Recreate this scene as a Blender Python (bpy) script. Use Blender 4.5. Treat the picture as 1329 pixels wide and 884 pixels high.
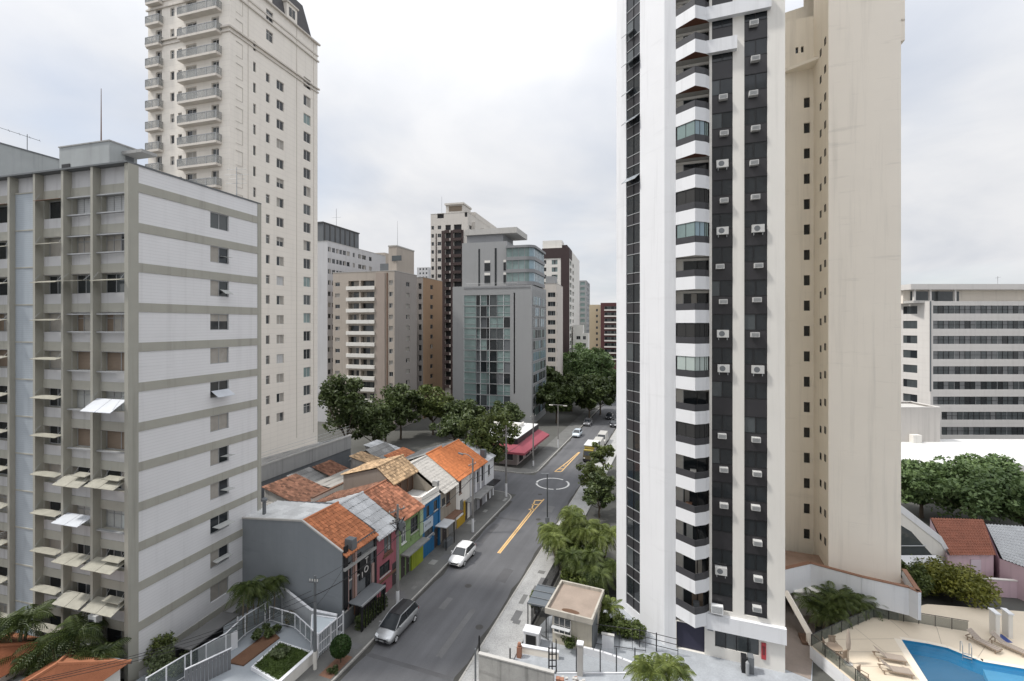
import bpy, math, random
import numpy as np
from mathutils import Vector, Matrix
rad = math.radians
rng = random.Random(7)
for o in list(bpy.data.objects): bpy.data.objects.remove(o)
SC = bpy.context.scene
C = SC.collection
CH = 26.0                      # eye height of the photographer's window, metres

# ------------------------------------------------------------------ camera, sky, sun, exposure
cam = bpy.data.cameras.new('camera'); cam_o = bpy.data.objects.new('camera', cam); C.objects.link(cam_o)
cam_o.location = (0, 0, CH); cam_o.rotation_euler = (rad(90), 0, 0)
cam.sensor_width = 36; cam.lens = 36*600/1329; cam.shift_y = -22/1329
cam.clip_start = .1; cam.clip_end = 6000
SC.camera = cam_o
SUN_EL, SUN_DIR = 56, Vector((-.995, -.05, 0)).normalized()     # where the sun stands (seen from the ground)
w = bpy.data.worlds.new('World'); SC.world = w; w.use_nodes = True
nt = w.node_tree; nt.nodes.clear()
def N(t, **k):
    n = nt.nodes.new(t)
    for a, b in k.items(): setattr(n, a, b)
    return n
def math_(op, a, b=None, clamp=False):
    n = N('ShaderNodeMath', operation=op, use_clamp=clamp)
    for i, v in enumerate((a, b)):
        if v is None: continue
        if isinstance(v, (int, float)): n.inputs[i].default_value = v
        else: nt.links.new(v, n.inputs[i])
    return n.outputs[0]
sky = N('ShaderNodeTexSky', sky_type='NISHITA', sun_disc=False)
sky.sun_elevation = rad(SUN_EL); sky.sun_rotation = math.atan2(SUN_DIR.x, SUN_DIR.y)
tc = N('ShaderNodeTexCoord'); sep = N('ShaderNodeSeparateXYZ'); nt.links.new(tc.outputs['Generated'], sep.inputs[0])
zz = math_('MAXIMUM', sep.outputs[2], 0.0)
den = math_('ADD', zz, .22)
comb = N('ShaderNodeCombineXYZ')
nt.links.new(math_('DIVIDE', sep.outputs[0], den), comb.inputs[0]); nt.links.new(math_('DIVIDE', sep.outputs[1], den), comb.inputs[1])
n1 = N('ShaderNodeTexNoise'); n1.inputs['Scale'].default_value = 1.15; n1.inputs['Detail'].default_value = 7; n1.inputs['Roughness'].default_value = .56
n1.inputs['Distortion'].default_value = .35
nt.links.new(comb.outputs[0], n1.inputs['Vector'])
n2 = N('ShaderNodeTexNoise'); n2.inputs['Scale'].default_value = .8; n2.inputs['Detail'].default_value = 4
mp = N('ShaderNodeMapping'); mp.inputs['Location'].default_value = (3.3, 5.2, 1); nt.links.new(comb.outputs[0], mp.inputs[0]); nt.links.new(mp.outputs[0], n2.inputs['Vector'])
cr = N('ShaderNodeValToRGB'); e = cr.color_ramp.elements           # brightness of the cloud deck
e[0].position = .30; e[0].color = (.75, .78, .84, 1); e[1].position = .60; e[1].color = (.95, .955, .975, 1)
nt.links.new(n1.outputs[0], cr.inputs[0])
gain = math_('ADD', math_('MULTIPLY', math_('POWER', zz, 2.6), 1.25), .64)     # an overcast deck is brighter overhead
cm = N('ShaderNodeVectorMath', operation='SCALE'); nt.links.new(cr.outputs[0], cm.inputs[0]); nt.links.new(gain, cm.inputs['Scale'])
sk = N('ShaderNodeVectorMath', operation='SCALE'); nt.links.new(sky.outputs[0], sk.inputs[0]); sk.inputs['Scale'].default_value = .11
cover = N('ShaderNodeMapRange'); cover.inputs['From Min'].default_value = .34; cover.inputs['From Max'].default_value = .50
cover.inputs['To Min'].default_value = .68; cover.inputs['To Max'].default_value = 1.0
nt.links.new(n2.outputs[0], cover.inputs['Value'])
mx = N('ShaderNodeMix', data_type='VECTOR')
nt.links.new(cover.outputs[0], mx.inputs['Factor']); nt.links.new(sk.outputs[0], mx.inputs['A']); nt.links.new(cm.outputs[0], mx.inputs['B'])
bg = N('ShaderNodeBackground'); out = N('ShaderNodeOutputWorld')
nt.links.new(mx.outputs['Result'] if 'Result' in mx.outputs else mx.outputs[1], bg.inputs[0]); bg.inputs[1].default_value = 1.0
for o_ in mx.outputs:
    if o_.type == 'VECTOR': nt.links.new(o_, bg.inputs[0])
for i_ in mx.inputs:
    if i_.type == 'VECTOR' and i_.name == 'A': nt.links.new(sk.outputs[0], i_)
    if i_.type == 'VECTOR' and i_.name == 'B': nt.links.new(cm.outputs[0], i_)
nt.links.new(bg.outputs[0], out.inputs[0])
sl = bpy.data.lights.new('sun', 'SUN'); sl.energy = 2.5; sl.angle = rad(5); sl.color = (1, .96, .9)
so = bpy.data.objects.new('sun', sl); C.objects.link(so)
sd = Vector((SUN_DIR.x*math.cos(rad(SUN_EL)), SUN_DIR.y*math.cos(rad(SUN_EL)), math.sin(rad(SUN_EL))))
so.rotation_euler = sd.to_track_quat('Z', 'Y').to_euler(); so.location = (-60, 0, 90)
vs = SC.view_settings; vs.view_transform = 'Standard'; vs.look = 'None'; vs.gamma = 1; vs.exposure = .44; vs.use_curve_mapping = False
SC.cycles.max_bounces = 6; SC.cycles.use_denoising = True

# ------------------------------------------------------------------ where things stand (metres; street axis s, across t)
TH = rad(20.2); cs, sn = math.cos(TH), math.sin(TH)
def ST(s, t, z=0): return Vector((s*sn+t*cs, s*cs-t*sn, z))
def G(px, py, z=0):                      # a surveyed point of the photograph at height z
    Y = 600*(CH-z)/(py-420); return Vector(((px-664.5)/600*Y, Y, z))
def XY(px, Y): return Vector(((px-664.5)/600*Y, Y, 0))

# ------------------------------------------------------------------ materials
MATS = {}
def mat(name, col, rough=.8, var=.1, scale=.7, streak=0., metal=0., courses=None, bump=0., spec=.35, rnd=0., fine=0., patch=0., grain=0.):
    if name in MATS: return MATS[name]
    m = bpy.data.materials.new(name); m.use_nodes = True; MATS[name] = m
    t = m.node_tree; b = t.nodes['Principled BSDF']; L = t.links.new
    b.inputs['Roughness'].default_value = rough; b.inputs['Metallic'].default_value = metal
    b.inputs['Specular IOR Level'].default_value = spec
    geo = t.nodes.new('ShaderNodeNewGeometry')
    def mth(op, a, c):
        n = t.nodes.new('ShaderNodeMath'); n.operation = op
        for i, v in enumerate((a, c)):
            if isinstance(v, (int, float)): n.inputs[i].default_value = v
            else: L(v, n.inputs[i])
        return n.outputs[0]
    def noise(vec_scale, sc, det=5, ro=.6):
        mpn = t.nodes.new('ShaderNodeMapping'); mpn.inputs['Scale'].default_value = vec_scale
        L(geo.outputs['Position'], mpn.inputs[0])
        n = t.nodes.new('ShaderNodeTexNoise'); n.inputs['Scale'].default_value = sc; n.inputs['Detail'].default_value = det
        n.inputs['Roughness'].default_value = ro; L(mpn.outputs[0], n.inputs['Vector']); return n.outputs[0]
    f = None
    nz = noise((1, 1, 1), scale)
    f = mth('ADD', mth('MULTIPLY', mth('SUBTRACT', nz, .5), 2.2*var), 1.0)
    if fine: f = mth('MULTIPLY', f, mth('ADD', mth('MULTIPLY', mth('SUBTRACT', noise((1, 1, 1), 9, 3), .5), 2*fine), 1.0))
    if streak:
        sv = noise((1.6, 1.6, .07), 1.0, 6, .65)
        r = t.nodes.new('ShaderNodeMapRange'); r.inputs['From Min'].default_value = .52; r.inputs['From Max'].default_value = .78
        r.inputs['To Min'].default_value = 1; r.inputs['To Max'].default_value = 1-streak; L(sv, r.inputs['Value'])
        f = mth('MULTIPLY', f, r.outputs[0])
    if patch:
        r = t.nodes.new('ShaderNodeMapRange'); r.inputs['From Min'].default_value = .60; r.inputs['From Max'].default_value = .74
        r.inputs['To Min'].default_value = 1; r.inputs['To Max'].default_value = 1-patch; L(noise((.22, .22, 1.7), 1.0, 7, .6), r.inputs['Value'])
        f = mth('MULTIPLY', f, r.outputs[0])
    if grain:                                   # wear drawn out along the street
        mpn = t.nodes.new('ShaderNodeMapping'); mpn.vector_type = 'TEXTURE'; mpn.inputs['Rotation'].default_value = (0, 0, -TH); mpn.inputs['Scale'].default_value = (.9, 22, 1)
        L(geo.outputs['Position'], mpn.inputs[0]); n = t.nodes.new('ShaderNodeTexNoise'); n.inputs['Scale'].default_value = 1; n.inputs['Detail'].default_value = 4; L(mpn.outputs[0], n.inputs['Vector'])
        f = mth('MULTIPLY', f, mth('ADD', mth('MULTIPLY', mth('SUBTRACT', n.outputs[0], .5), 2*grain), 1.0))
    if courses:
        per, dark = courses
        s2 = t.nodes.new('ShaderNodeSeparateXYZ'); L(geo.outputs['Position'], s2.inputs[0])
        fr = mth('FRACT', mth('DIVIDE', s2.outputs[2], per), 0)
        st_ = mth('LESS_THAN', fr, .16)
        f = mth('MULTIPLY', f, mth('SUBTRACT', 1.0, mth('MULTIPLY', st_, dark)))
    if rnd:
        f = mth('MULTIPLY', f, mth('ADD', mth('MULTIPLY', mth('SUBTRACT', geo.outputs['Random Per Island'], .5), 2*rnd), 1.0))
    v = t.nodes.new('ShaderNodeVectorMath'); v.operation = 'SCALE'; v.inputs[0].default_value = col
    L(f, v.inputs['Scale']); L(v.outputs[0], b.inputs['Base Color'])
    if bump:
        bp = t.nodes.new('ShaderNodeBump'); bp.inputs['Strength'].default_value = bump; bp.inputs['Distance'].default_value = .02
        L(noise((1, 1, 1), 14, 4), bp.inputs['Height']); L(bp.outputs[0], b.inputs['Normal'])
    return m
def leafmat(name, dark, light, trans=.25):
    if name in MATS: return MATS[name]
    m = bpy.data.materials.new(name); m.use_nodes = True; MATS[name] = m
    t = m.node_tree; L = t.links.new; t.nodes.clear()
    geo = t.nodes.new('ShaderNodeNewGeometry')
    n = t.nodes.new('ShaderNodeTexNoise'); n.inputs['Scale'].default_value = .8; n.inputs['Detail'].default_value = 3
    L(geo.outputs['Position'], n.inputs['Vector'])
    a = t.nodes.new('ShaderNodeMath'); a.operation = 'MULTIPLY_ADD'; L(geo.outputs['Random Per Island'], a.inputs[0]); a.inputs[1].default_value = .55
    a.inputs[2].default_value = -.02
    b = t.nodes.new('ShaderNodeMath'); b.operation = 'MULTIPLY_ADD'; mr_ = t.nodes.new('ShaderNodeMapRange'); mr_.inputs['From Min'].default_value = .34; mr_.inputs['From Max'].default_value = .66; L(n.outputs[0], mr_.inputs['Value']); L(mr_.outputs[0], b.inputs[0]); b.inputs[1].default_value = .5; L(a.outputs[0], b.inputs[2])
    c = t.nodes.new('ShaderNodeMix'); c.data_type = 'RGBA'
    ci = [i for i in c.inputs if i.type == 'RGBA']; co = [o for o in c.outputs if o.type == 'RGBA'][0]
    ci[0].default_value = (*dark, 1); ci[1].default_value = (*light, 1); L(b.outputs[0], c.inputs[0])
    d = t.nodes.new('ShaderNodeBsdfPrincipled'); d.inputs['Roughness'].default_value = .5; d.inputs['Specular IOR Level'].default_value = .35
    L(co, d.inputs['Base Color'])
    tr = t.nodes.new('ShaderNodeBsdfTranslucent'); L(co, tr.inputs[0])
    ms = t.nodes.new('ShaderNodeMixShader'); ms.inputs[0].default_value = trans; L(d.outputs[0], ms.inputs[1]); L(tr.outputs[0], ms.inputs[2])
    o = t.nodes.new('ShaderNodeOutputMaterial'); L(ms.outputs[0], o.inputs[0]); return m
def glassmat(name, col, rough=.06, spec=.6, alpha=1.):
    if name in MATS: return MATS[name]
    m = mat(name, col, rough, .35, .45, spec=spec)
    if alpha < 1: m.node_tree.nodes['Principled BSDF'].inputs['Alpha'].default_value = alpha
    return m

# ------------------------------------------------------------------ mesh builder
class MB:
    def __init__(s): s.v = []; s.f = []; s.i = []; s.m = []
    def mi(s, m):
        if m not in s.m: s.m.append(m)
        return s.m.index(m)
    def add(s, vs, fs, m):
        n = len(s.v); k = s.mi(m)
        s.v += [tuple(p) for p in vs]
        for f in fs: s.f.append([n+j for j in f]); s.i.append(k)
        return s
    def box(s, x0, x1, y0, y1, z0, z1, m):
        vs = [(x, y, z) for z in (z0, z1) for y in (y0, y1) for x in (x0, x1)]
        return s.add(vs, [(0, 2, 3, 1), (4, 5, 7, 6), (0, 1, 5, 4), (2, 6, 7, 3), (0, 4, 6, 2), (1, 3, 7, 5)], m)
    def obox(s, c, ax, ay, az, m):            # centre and three half axes
        c, ax, ay, az = map(Vector, (c, ax, ay, az))
        vs = [c+ax*i+ay*j+az*k for k in (-1, 1) for j in (-1, 1) for i in (-1, 1)]
        return s.add(vs, [(0, 2, 3, 1), (4, 5, 7, 6), (0, 1, 5, 4), (2, 6, 7, 3), (0, 4, 6, 2), (1, 3, 7, 5)], m)
    def quad(s, *p, m): return s.add(p, [tuple(range(len(p)))], m)
    def prism(s, pts, z0, z1, m, mtop=None):
        n = len(pts); vs = [(p[0], p[1], z0) for p in pts]+[(p[0], p[1], z1) for p in pts]
        s.add(vs, [(i, (i+1) % n, n+(i+1) % n, n+i) for i in range(n)]+[tuple(range(n-1, -1, -1))], m)
        return s.add([(p[0], p[1], z1) for p in pts], [tuple(range(n))], mtop or m)
    def tube(s, pts, rs, m, n=7, caps=True):
        pts = [Vector(p) for p in pts]
        if isinstance(rs, (int, float)): rs = [rs]*len(pts)
        vs = []
        for i, p in enumerate(pts):
            d = (pts[min(i+1, len(pts)-1)]-pts[max(i-1, 0)]).normalized()
            a = d.orthogonal().normalized() if abs(d.z) > .95 else d.cross(Vector((0, 0, 1))).normalized()
            b = d.cross(a)
            for k in range(n):
                q = 2*math.pi*k/n; vs.append(p+a*math.cos(q)*rs[i]+b*math.sin(q)*rs[i])
        fs = [(i*n+k, i*n+(k+1) % n, (i+1)*n+(k+1) % n, (i+1)*n+k) for i in range(len(pts)-1) for k in range(n)]
        if caps: fs += [tuple(range(n)), tuple(range((len(pts)-1)*n, len(pts)*n))]
        return s.add(vs, fs, m)
    def lathe(s, prof, m, n=20, c=(0, 0, 0)):
        vs = [(c[0]+r*math.cos(2*math.pi*k/n), c[1]+r*math.sin(2*math.pi*k/n), c[2]+z) for r, z in prof for k in range(n)]
        fs = [(i*n+k, i*n+(k+1) % n, (i+1)*n+(k+1) % n, (i+1)*n+k) for i in range(len(prof)-1) for k in range(n)]
        return s.add(vs, fs+[tuple(range(n)), tuple(range((len(prof)-1)*n, len(prof)*n))], m)
    def mesh(s, name, smooth=False):
        me = bpy.data.meshes.new(name); me.from_pydata(s.v, [], s.f)
        for m in s.m: me.materials.append(m)
        me.polygons.foreach_set('material_index', s.i)
        if smooth: me.polygons.foreach_set('use_smooth', [True]*len(s.f))
        me.update(); return me
    def build(s, name, parent=None, smooth=False, loc=(0, 0, 0), rz=0):
        return put(name, s.mesh(name, smooth), parent, loc, rz)
def put(name, me, parent=None, loc=(0, 0, 0), rz=0, rot=None):
    o = bpy.data.objects.new(name, me); C.objects.link(o); o.parent = parent
    o.location = loc; o.rotation_euler = rot if rot else (0, 0, rz); return o
def tag(o, label, cat, group=None, kind=None):
    if label: o['label'] = label
    if cat: o['category'] = cat
    if group: o['group'] = group
    if kind: o['kind'] = kind
    return o
def thing(name, label, cat, loc=(0, 0, 0), rz=0, group=None):
    o = bpy.data.objects.new(name, None); C.objects.link(o); o.empty_display_size = .2
    o.location = loc; o.rotation_euler = (0, 0, rz); return tag(o, label, cat, group)
def structure(name, mb): return tag(mb.build(name), None, None, kind='structure')
KIDS = {}
def dup(root, loc, rz, label, sc=None):
    def cp(o, par):
        c = o.copy(); C.objects.link(c); c.parent = par
        for k in [x for x in ALLK(o)]: cp(k, c)
        return c
    r = cp(root, None); r.location = loc; r.rotation_euler = (0, 0, rz); r['label'] = label
    if sc: r.scale = (sc, sc, sc) if isinstance(sc, (int, float)) else sc
    return r
def ALLK(o): return [x for x in bpy.data.objects if x.parent == o]

# ------------------------------------------------------------------ palette
white = mat('white_paint', (.71, .72, .745), .6, .05, .3, streak=.18, patch=.07)
off = mat('off_white_paint', (.72, .70, .66), .7, .06, .3, streak=.14)
cream = mat('cream_stucco', (.84, .78, .68), .8, .05, .25, streak=.18, patch=.08)
cream2 = mat('beige_stucco', (.85, .79, .705), .8, .06, .2, streak=.16, patch=.14)
stone = mat('pale_stone', (.75, .705, .64), .75, .06, .35, streak=.10, courses=(.72, .05))
moulding = mat('stone_moulding', (.58, .54, .49), .75, .08, .5, streak=.15)
lav = mat('white_tile_cladding', (.69, .69, .705), .55, .06, .35, streak=.10, courses=(.24, .09), patch=.06)
lavF = mat('white_spandrel', (.50, .50, .51), .6, .10, .6, streak=.34)
olive = mat('olive_grey_concrete', (.36, .353, .312), .8, .10, .7, streak=.26)
louv = mat('blue_grey_louvre', (.36, .40, .44), .6, .10, .5, streak=.16, courses=(.16, .16))
conc = mat('grey_concrete', (.33, .33, .325), .85, .16, .5, streak=.28, fine=.06)
conc2 = mat('stained_concrete', (.36, .355, .34), .9, .35, .8, streak=.65, fine=.14, patch=.3)
slab = mat('light_concrete', (.45, .44, .42), .85, .14, .7, streak=.2)
greyblue = mat('blue_grey_plaster', (.225, .245, .265), .8, .14, .5, streak=.08, patch=.14)
dkgrey = mat('dark_grey_plaster', (.14, .15, .16), .8, .15, .6, streak=.2)
black = mat('black_metal', (.018, .018, .02), .45, .2, 1)
darkpanel = mat('dark_panel', (.035, .034, .038), .3, .25, .8, spec=.5)
darkrail = mat('dark_rail', (.05, .05, .055), .4, .2, 2)
glass = glassmat('dark_glass', (.022, .026, .03))
glass2 = glassmat('grey_glass', (.07, .08, .085), .08)
gglass = glassmat('green_glass', (.19, .255, .25), .1)
bglass = glassmat('blue_glass', (.22, .31, .36), .08, .7)
curtain = mat('drawn_curtain', (.33, .31, .28), .6, .25, 2.2, spec=.5)
shut = mat('pale_shutter', (.40, .41, .40), .6, .1, 1, courses=(.11, .2))
brownshut = mat('brown_shutter', (.22, .17, .13), .6, .15, 1, courses=(.11, .2))
alu = mat('aluminium_frame', (.36, .37, .38), .45, .1, 2, metal=.3)
whitemetal = mat('white_metal', (.72, .73, .74), .5, .08, 1.5)
beigeplate = mat('beige_awning_plate', (.28, .27, .225), .6, .35, 1.6, fine=.18)
whiteplate = mat('white_awning_plate', (.48, .505, .545), .5, .14, 1.6)
rust = mat('rusty_brown', (.16, .09, .06), .8, .3, 2)
terra = mat('terracotta_roof_tile', (.42, .165, .078), .8, .22, 1.1, fine=.15, rnd=.28)
terra2 = mat('weathered_roof_tile', (.31, .135, .08), .85, .42, 1.3, fine=.2, rnd=.45)
terra3 = mat('tan_roof_tile', (.40, .28, .17), .85, .4, 1.2, fine=.2, rnd=.45)
terra4 = mat('old_brown_roof_tile', (.19, .095, .062), .85, .4, 1.1, fine=.2, rnd=.45)
silver = mat('pale_fibre_cement', (.45, .46, .47), .7, .25, 1.2, fine=.15, rnd=.16)
silverw = mat('white_roof_sheet', (.60, .61, .61), .6, .2, 1.0, fine=.1, rnd=.14)
greyroof = mat('grey_fibre_cement', (.22, .22, .215), .85, .35, .8, fine=.18, rnd=.2)
asphalt = mat('asphalt', (.104, .105, .111), .85, .26, .22, fine=.14, bump=.15, grain=.30)
pave = mat('shaded_concrete_pavement', (.13, .13, .125), .9, .40, .45, fine=.22)  # concrete tone lowered to stand for the shade of the house row
mosaic = mat('mosaic_pavement', (.33, .33, .325), .9, .3, .8, fine=.5)
kerbm = mat('kerb_stone', (.34, .33, .31), .85, .3, 1.2, fine=.15)
yellow = mat('road_marking_yellow', (.62, .40, .17), .7, .25, 1.5, fine=.2)
whitemark = mat('road_marking_white', (.62, .62, .60), .7, .2, 1.5, fine=.2)
soil = mat('bare_soil', (.14, .075, .045), .95, .3, 1.5, fine=.2)
groundm = mat('urban_ground', (.085, .085, .078), .95, .3, .15, fine=.2)
lawnm = mat('lawn_soil', (.045, .065, .02), .95, .35, 1.2, fine=.35)
barkm = mat('bark', (.10, .08, .06), .9, .3, 3, fine=.2)
palmtrunk = mat('palm_trunk', (.20, .17, .13), .9, .25, 3, fine=.2)
leafG = leafmat('tree_leaves', (.030, .052, .014), (.19, .225, .07))
leafD = leafmat('dark_tree_leaves', (.020, .036, .012), (.115, .150, .05))
leafF = leafmat('far_tree_leaves', (.045, .082, .030), (.185, .26, .10))
leafY = leafmat('yellow_green_leaves', (.07, .085, .012), (.25, .25, .045))
leafP = leafmat('palm_leaves', (.018, .036, .008), (.13, .165, .045))
leafB = leafmat('bright_palm_leaves', (.038, .062, .011), (.21, .25, .065))
# ------------------------------------------------------------------ buildings
WCACHE = {}
def win_mesh(w, h, style, fr):
    """frame and pane of one window: built round its lower middle, facing -y"""
    key = (round(w, 2), round(h, 2), style, fr.name)
    if key in WCACHE: return WCACHE[key]
    nx, pane, extra = STY[style]
    w2 = w/2; t = min(.06, w*.07); F = MB(); Pn = MB()
    F.box(-w2, w2, 0, .07, 0, t, fr); F.box(-w2, w2, 0, .07, h-t, h, fr)
    F.box(-w2, -w2+t, .003, .067, t, h-t, fr); F.box(w2-t, w2, .003, .067, t, h-t, fr)
    for i in range(1, nx):
        x = -w2+w*i/nx; F.box(x-t/2, x+t/2, .005, .065, t, h-t, fr)
    xs = [-w2+t+(w-2*t)*i/nx for i in range(nx+1)]
    for i in range(nx):
        m = pane[i % len(pane)]; y = .03+.008*(i % 2)
        Pn.quad((xs[i], y, t), (xs[i+1], y, t), (xs[i+1], y, h-t), (xs[i], y, h-t), m=m)
    if extra == 'blind':
        Pn.quad((-w2+t, .026, h*.55), (w2-t, .026, h*.55), (w2-t, .026, h-t), (-w2+t, .026, h-t), m=curtain)
    if extra == 'top':
        F.box(-w2+t, w2-t, .005, .06, h*.72-t/2, h*.72+t/2, fr)
    WCACHE[key] = (F.mesh('window'), Pn.mesh('pane'), None)
    A = MB(); A.v = F.v+Pn.v; A.f = F.f+[[len(F.v)+j for j in f] for f in Pn.f]; A.m = F.m+[m for m in Pn.m if m not in F.m]
    A.i = F.i+[A.m.index(Pn.m[k]) for k in Pn.i]
    WCACHE[key] = (WCACHE[key][0], WCACHE[key][1], A.mesh('window'), A)
    return WCACHE[key]
STY = {'dark': (2, [glass], ''), 'one': (1, [glass], ''), 'half': (2, [glass, curtain], ''), 'half2': (2, [curtain, glass], ''), 'cur': (2, [curtain], ''),
       'grey': (2, [glass2], ''), 'shut': (4, [mat('white_shutter', (.50, .51, .52), .5, .1, 1, courses=(.16, .22))], ''), 'brown': (2, [brownshut], ''), 'blind': (2, [glass], 'blind'), 'top': (2, [glass], 'top'),
       'green': (2, [gglass], ''), 'green1': (1, [gglass], ''), 'blue': (1, [bglass], ''), 'three': (3, [glass, glass2, glass], ''), 'four': (4, [glass, glass2], ''),
       'wide1': (4, [curtain, curtain, glass, glass], 'top'), 'wide2': (4, [brownshut, curtain, curtain, glass], 'top'), 'pale4': (4, [shut, shut, mat('pale_blind', (.46, .49, .48), .5), shut], 'top'), 'gmix': (3, [gglass, glass2, gglass], ''), 'gtop': (2, [glass2, glass], 'top')}
class Face:
    def __init__(s, o, phi): s.o = o; s.phi = phi; s.u = (math.cos(phi), math.sin(phi)); s.n = (math.sin(phi), -math.cos(phi))
    def p(s, u, z, d=0): return (s.o[0]+s.u[0]*u-s.n[0]*d, s.o[1]+s.u[1]*u-s.n[1]*d, z)    # d inward
class Bld:
    """a building in its own frame: x along the front, y into the block, origin at the front right corner"""
    def __init__(b, name, label, cat, corner, deg, z0=0, group=None, frame=None, sub=False):
        b.c = Vector((corner[0], corner[1], 0)); b.th = rad(deg); b.z0 = z0
        b.root = thing(name, label, cat, (corner[0], corner[1], 0), -b.th, group)
        b.F = Face((0, 0), 0); b.R = Face((0, 0), rad(90))
        b.op = {}; b.wins = []; b.frame = frame or alu; b.sub = sub
    def gdir(b, f):       # world direction of a face's u
        a = f.phi-b.th; return Vector((math.cos(a), math.sin(a)))
    def gorg(b, f):
        x, y = f.o; return Vector((b.c.x+x*math.cos(b.th)+y*math.sin(b.th), b.c.y-x*math.sin(b.th)+y*math.cos(b.th)))
    def u(b, f, px):      # surveyed position along a face
        r = (px-664.5)/600; o, d = b.gorg(f), b.gdir(f)
        return (r*o.y-o.x)/(d.x-r*d.y)
    def z(b, f, px, py):
        Y = b.gorg(f).y+b.gdir(f).y*b.u(f, px); return CH-(py-420)*Y/600
    def win(b, f, u0, u1, z0, z1, style='dark', dep=.16, hole=True):
        if u1 < u0: u0, u1 = u1, u0
        if hole: b.op.setdefault(f, []).append((u0, u1, z0, z1, dep))
        if style: b.wins.append((f, (u0+u1)/2, z0, u1-u0, z1-z0, style, dep))
    def col(b, f, px0, px1, ztop, h, n, fh, styles, dep=.16, skip=()):
        u0, u1 = b.u(f, px0), b.u(f, px1)
        for i in range(n):
            if i in skip: continue
            b.win(f, u0, u1, ztop-i*fh-h, ztop-i*fh, styles if isinstance(styles, str) else rng.choice(styles), dep)
    def wall(b, mb, f, U0, U1, Z0, Z1, m, mrev=None):
        if U1 < U0: U0, U1 = U1, U0
        ops = [o for o in b.op.get(f, []) if o[1] > U0 and o[0] < U1 and o[3] > Z0 and o[2] < Z1]
        us = sorted({U0, U1} | {min(max(x, U0), U1) for o in ops for x in o[:2]}); zs = sorted({Z0, Z1} | {min(max(x, Z0), Z1) for o in ops for x in o[2:4]})
        for j in range(len(zs)-1):
            zc = (zs[j]+zs[j+1])/2; row = [o for o in ops if o[2] < zc < o[3]]; run = None
            for i in range(len(us)-1):
                uc = (us[i]+us[i+1])/2; solid = not any(o[0] < uc < o[1] for o in row)
                if solid and run is None: run = us[i]
                if run is not None and (not solid or i == len(us)-2):
                    e_ = us[i+1] if solid else us[i]
                    if e_-run > 1e-5: mb.quad(f.p(run, zs[j]), f.p(e_, zs[j]), f.p(e_, zs[j+1]), f.p(run, zs[j+1]), m=m)
                    run = None
        for a, c, d, e_, dp in ops:
            r = mrev or m
            mb.quad(f.p(a, d), f.p(c, d), f.p(c, d, dp+.07), f.p(a, d, dp+.07), m=r); mb.quad(f.p(a, e_), f.p(c, e_), f.p(c, e_, dp+.07), f.p(a, e_, dp+.07), m=r)
            mb.quad(f.p(a, d), f.p(a, e_), f.p(a, e_, dp+.07), f.p(a, d, dp+.07), m=r); mb.quad(f.p(c, d), f.p(c, e_), f.p(c, e_, dp+.07), f.p(c, d, dp+.07), m=r)
            mb.quad(f.p(a, d, dp+.069), f.p(c, d, dp+.069), f.p(c, e_, dp+.069), f.p(a, e_, dp+.069), m=black)
    def flush(b, cap=100, parent=None):
        ws = b.wins; par = parent or b.root
        def dist(q):
            f = q[0]; o = b.gorg(f)+b.gdir(f)*q[1]; return -(q[3]*q[4])/(o.length**2+(q[2]-CH)**2)
        ws = sorted(ws, key=dist); rest = MB()
        for k, (f, uc, z, w_, h_, st, dp) in enumerate(ws):
            fm, pm, am, A = win_mesh(w_, h_, st, b.frame); loc = f.p(uc, z, dp)
            if k < cap:
                if b.sub:
                    o = put('window', fm, par, loc, f.phi); put('pane', pm, o)
                else: put('window', am, par, loc, f.phi)
            else:
                c_, s_ = math.cos(f.phi), math.sin(f.phi); n0 = len(rest.v)
                rest.v += [(loc[0]+x*c_-y*s_, loc[1]+x*s_+y*c_, loc[2]+zq) for x, y, zq in A.v]
                for fc, mi in zip(A.f, A.i): rest.f.append([n0+j for j in fc]); rest.i.append(rest.mi(A.m[mi]))
        if rest.v:
            o = rest.build('window', par); o['kind'] = 'stuff'
        b.wins = []
    def shell(b, W, D, H, m, mroof=None, parapet=.7, mb=None, cope=None, mF=None, mR=None):
        """four walls with their openings, a roof deck behind a parapet"""
        q = mb or MB(); z0 = b.z0
        b.wall(q, b.F, -W, 0, z0, H, mF or m); b.wall(q, b.R, 0, D, z0, H, mR or m)
        q.quad((-W, 0, z0), (-W, D, z0), (-W, D, H), (-W, 0, H), m=m); q.quad((-W, D, z0), (0, D, z0), (0, D, H), (-W, D, H), m=m)
        w = b
        o = q.build('wall', b.root)
        r = MB(); r.quad((-W+.02, .02, H-parapet), (-.02, .02, H-parapet), (-.02, D-.02, H-parapet), (-W+.02, D-.02, H-parapet), m=mroof or slab)
        r.build('roof', b.root)
        if cope:
            k = MB(); e = .06
            k.box(-W-e, e, -e, .2, H, H+.12, cope); k.box(-.2, e, .2, D+e, H, H+.12, cope); k.box(-W-e, -W+.2, .2, D+e, H, H+.12, cope); k.box(-W+.2, -.2, D-.2, D+e, H, H+.12, cope)
            k.build('coping', b.root)
        return o
    def part(b, name, mb, parent=None): return mb.build(name, parent or b.root)

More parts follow.
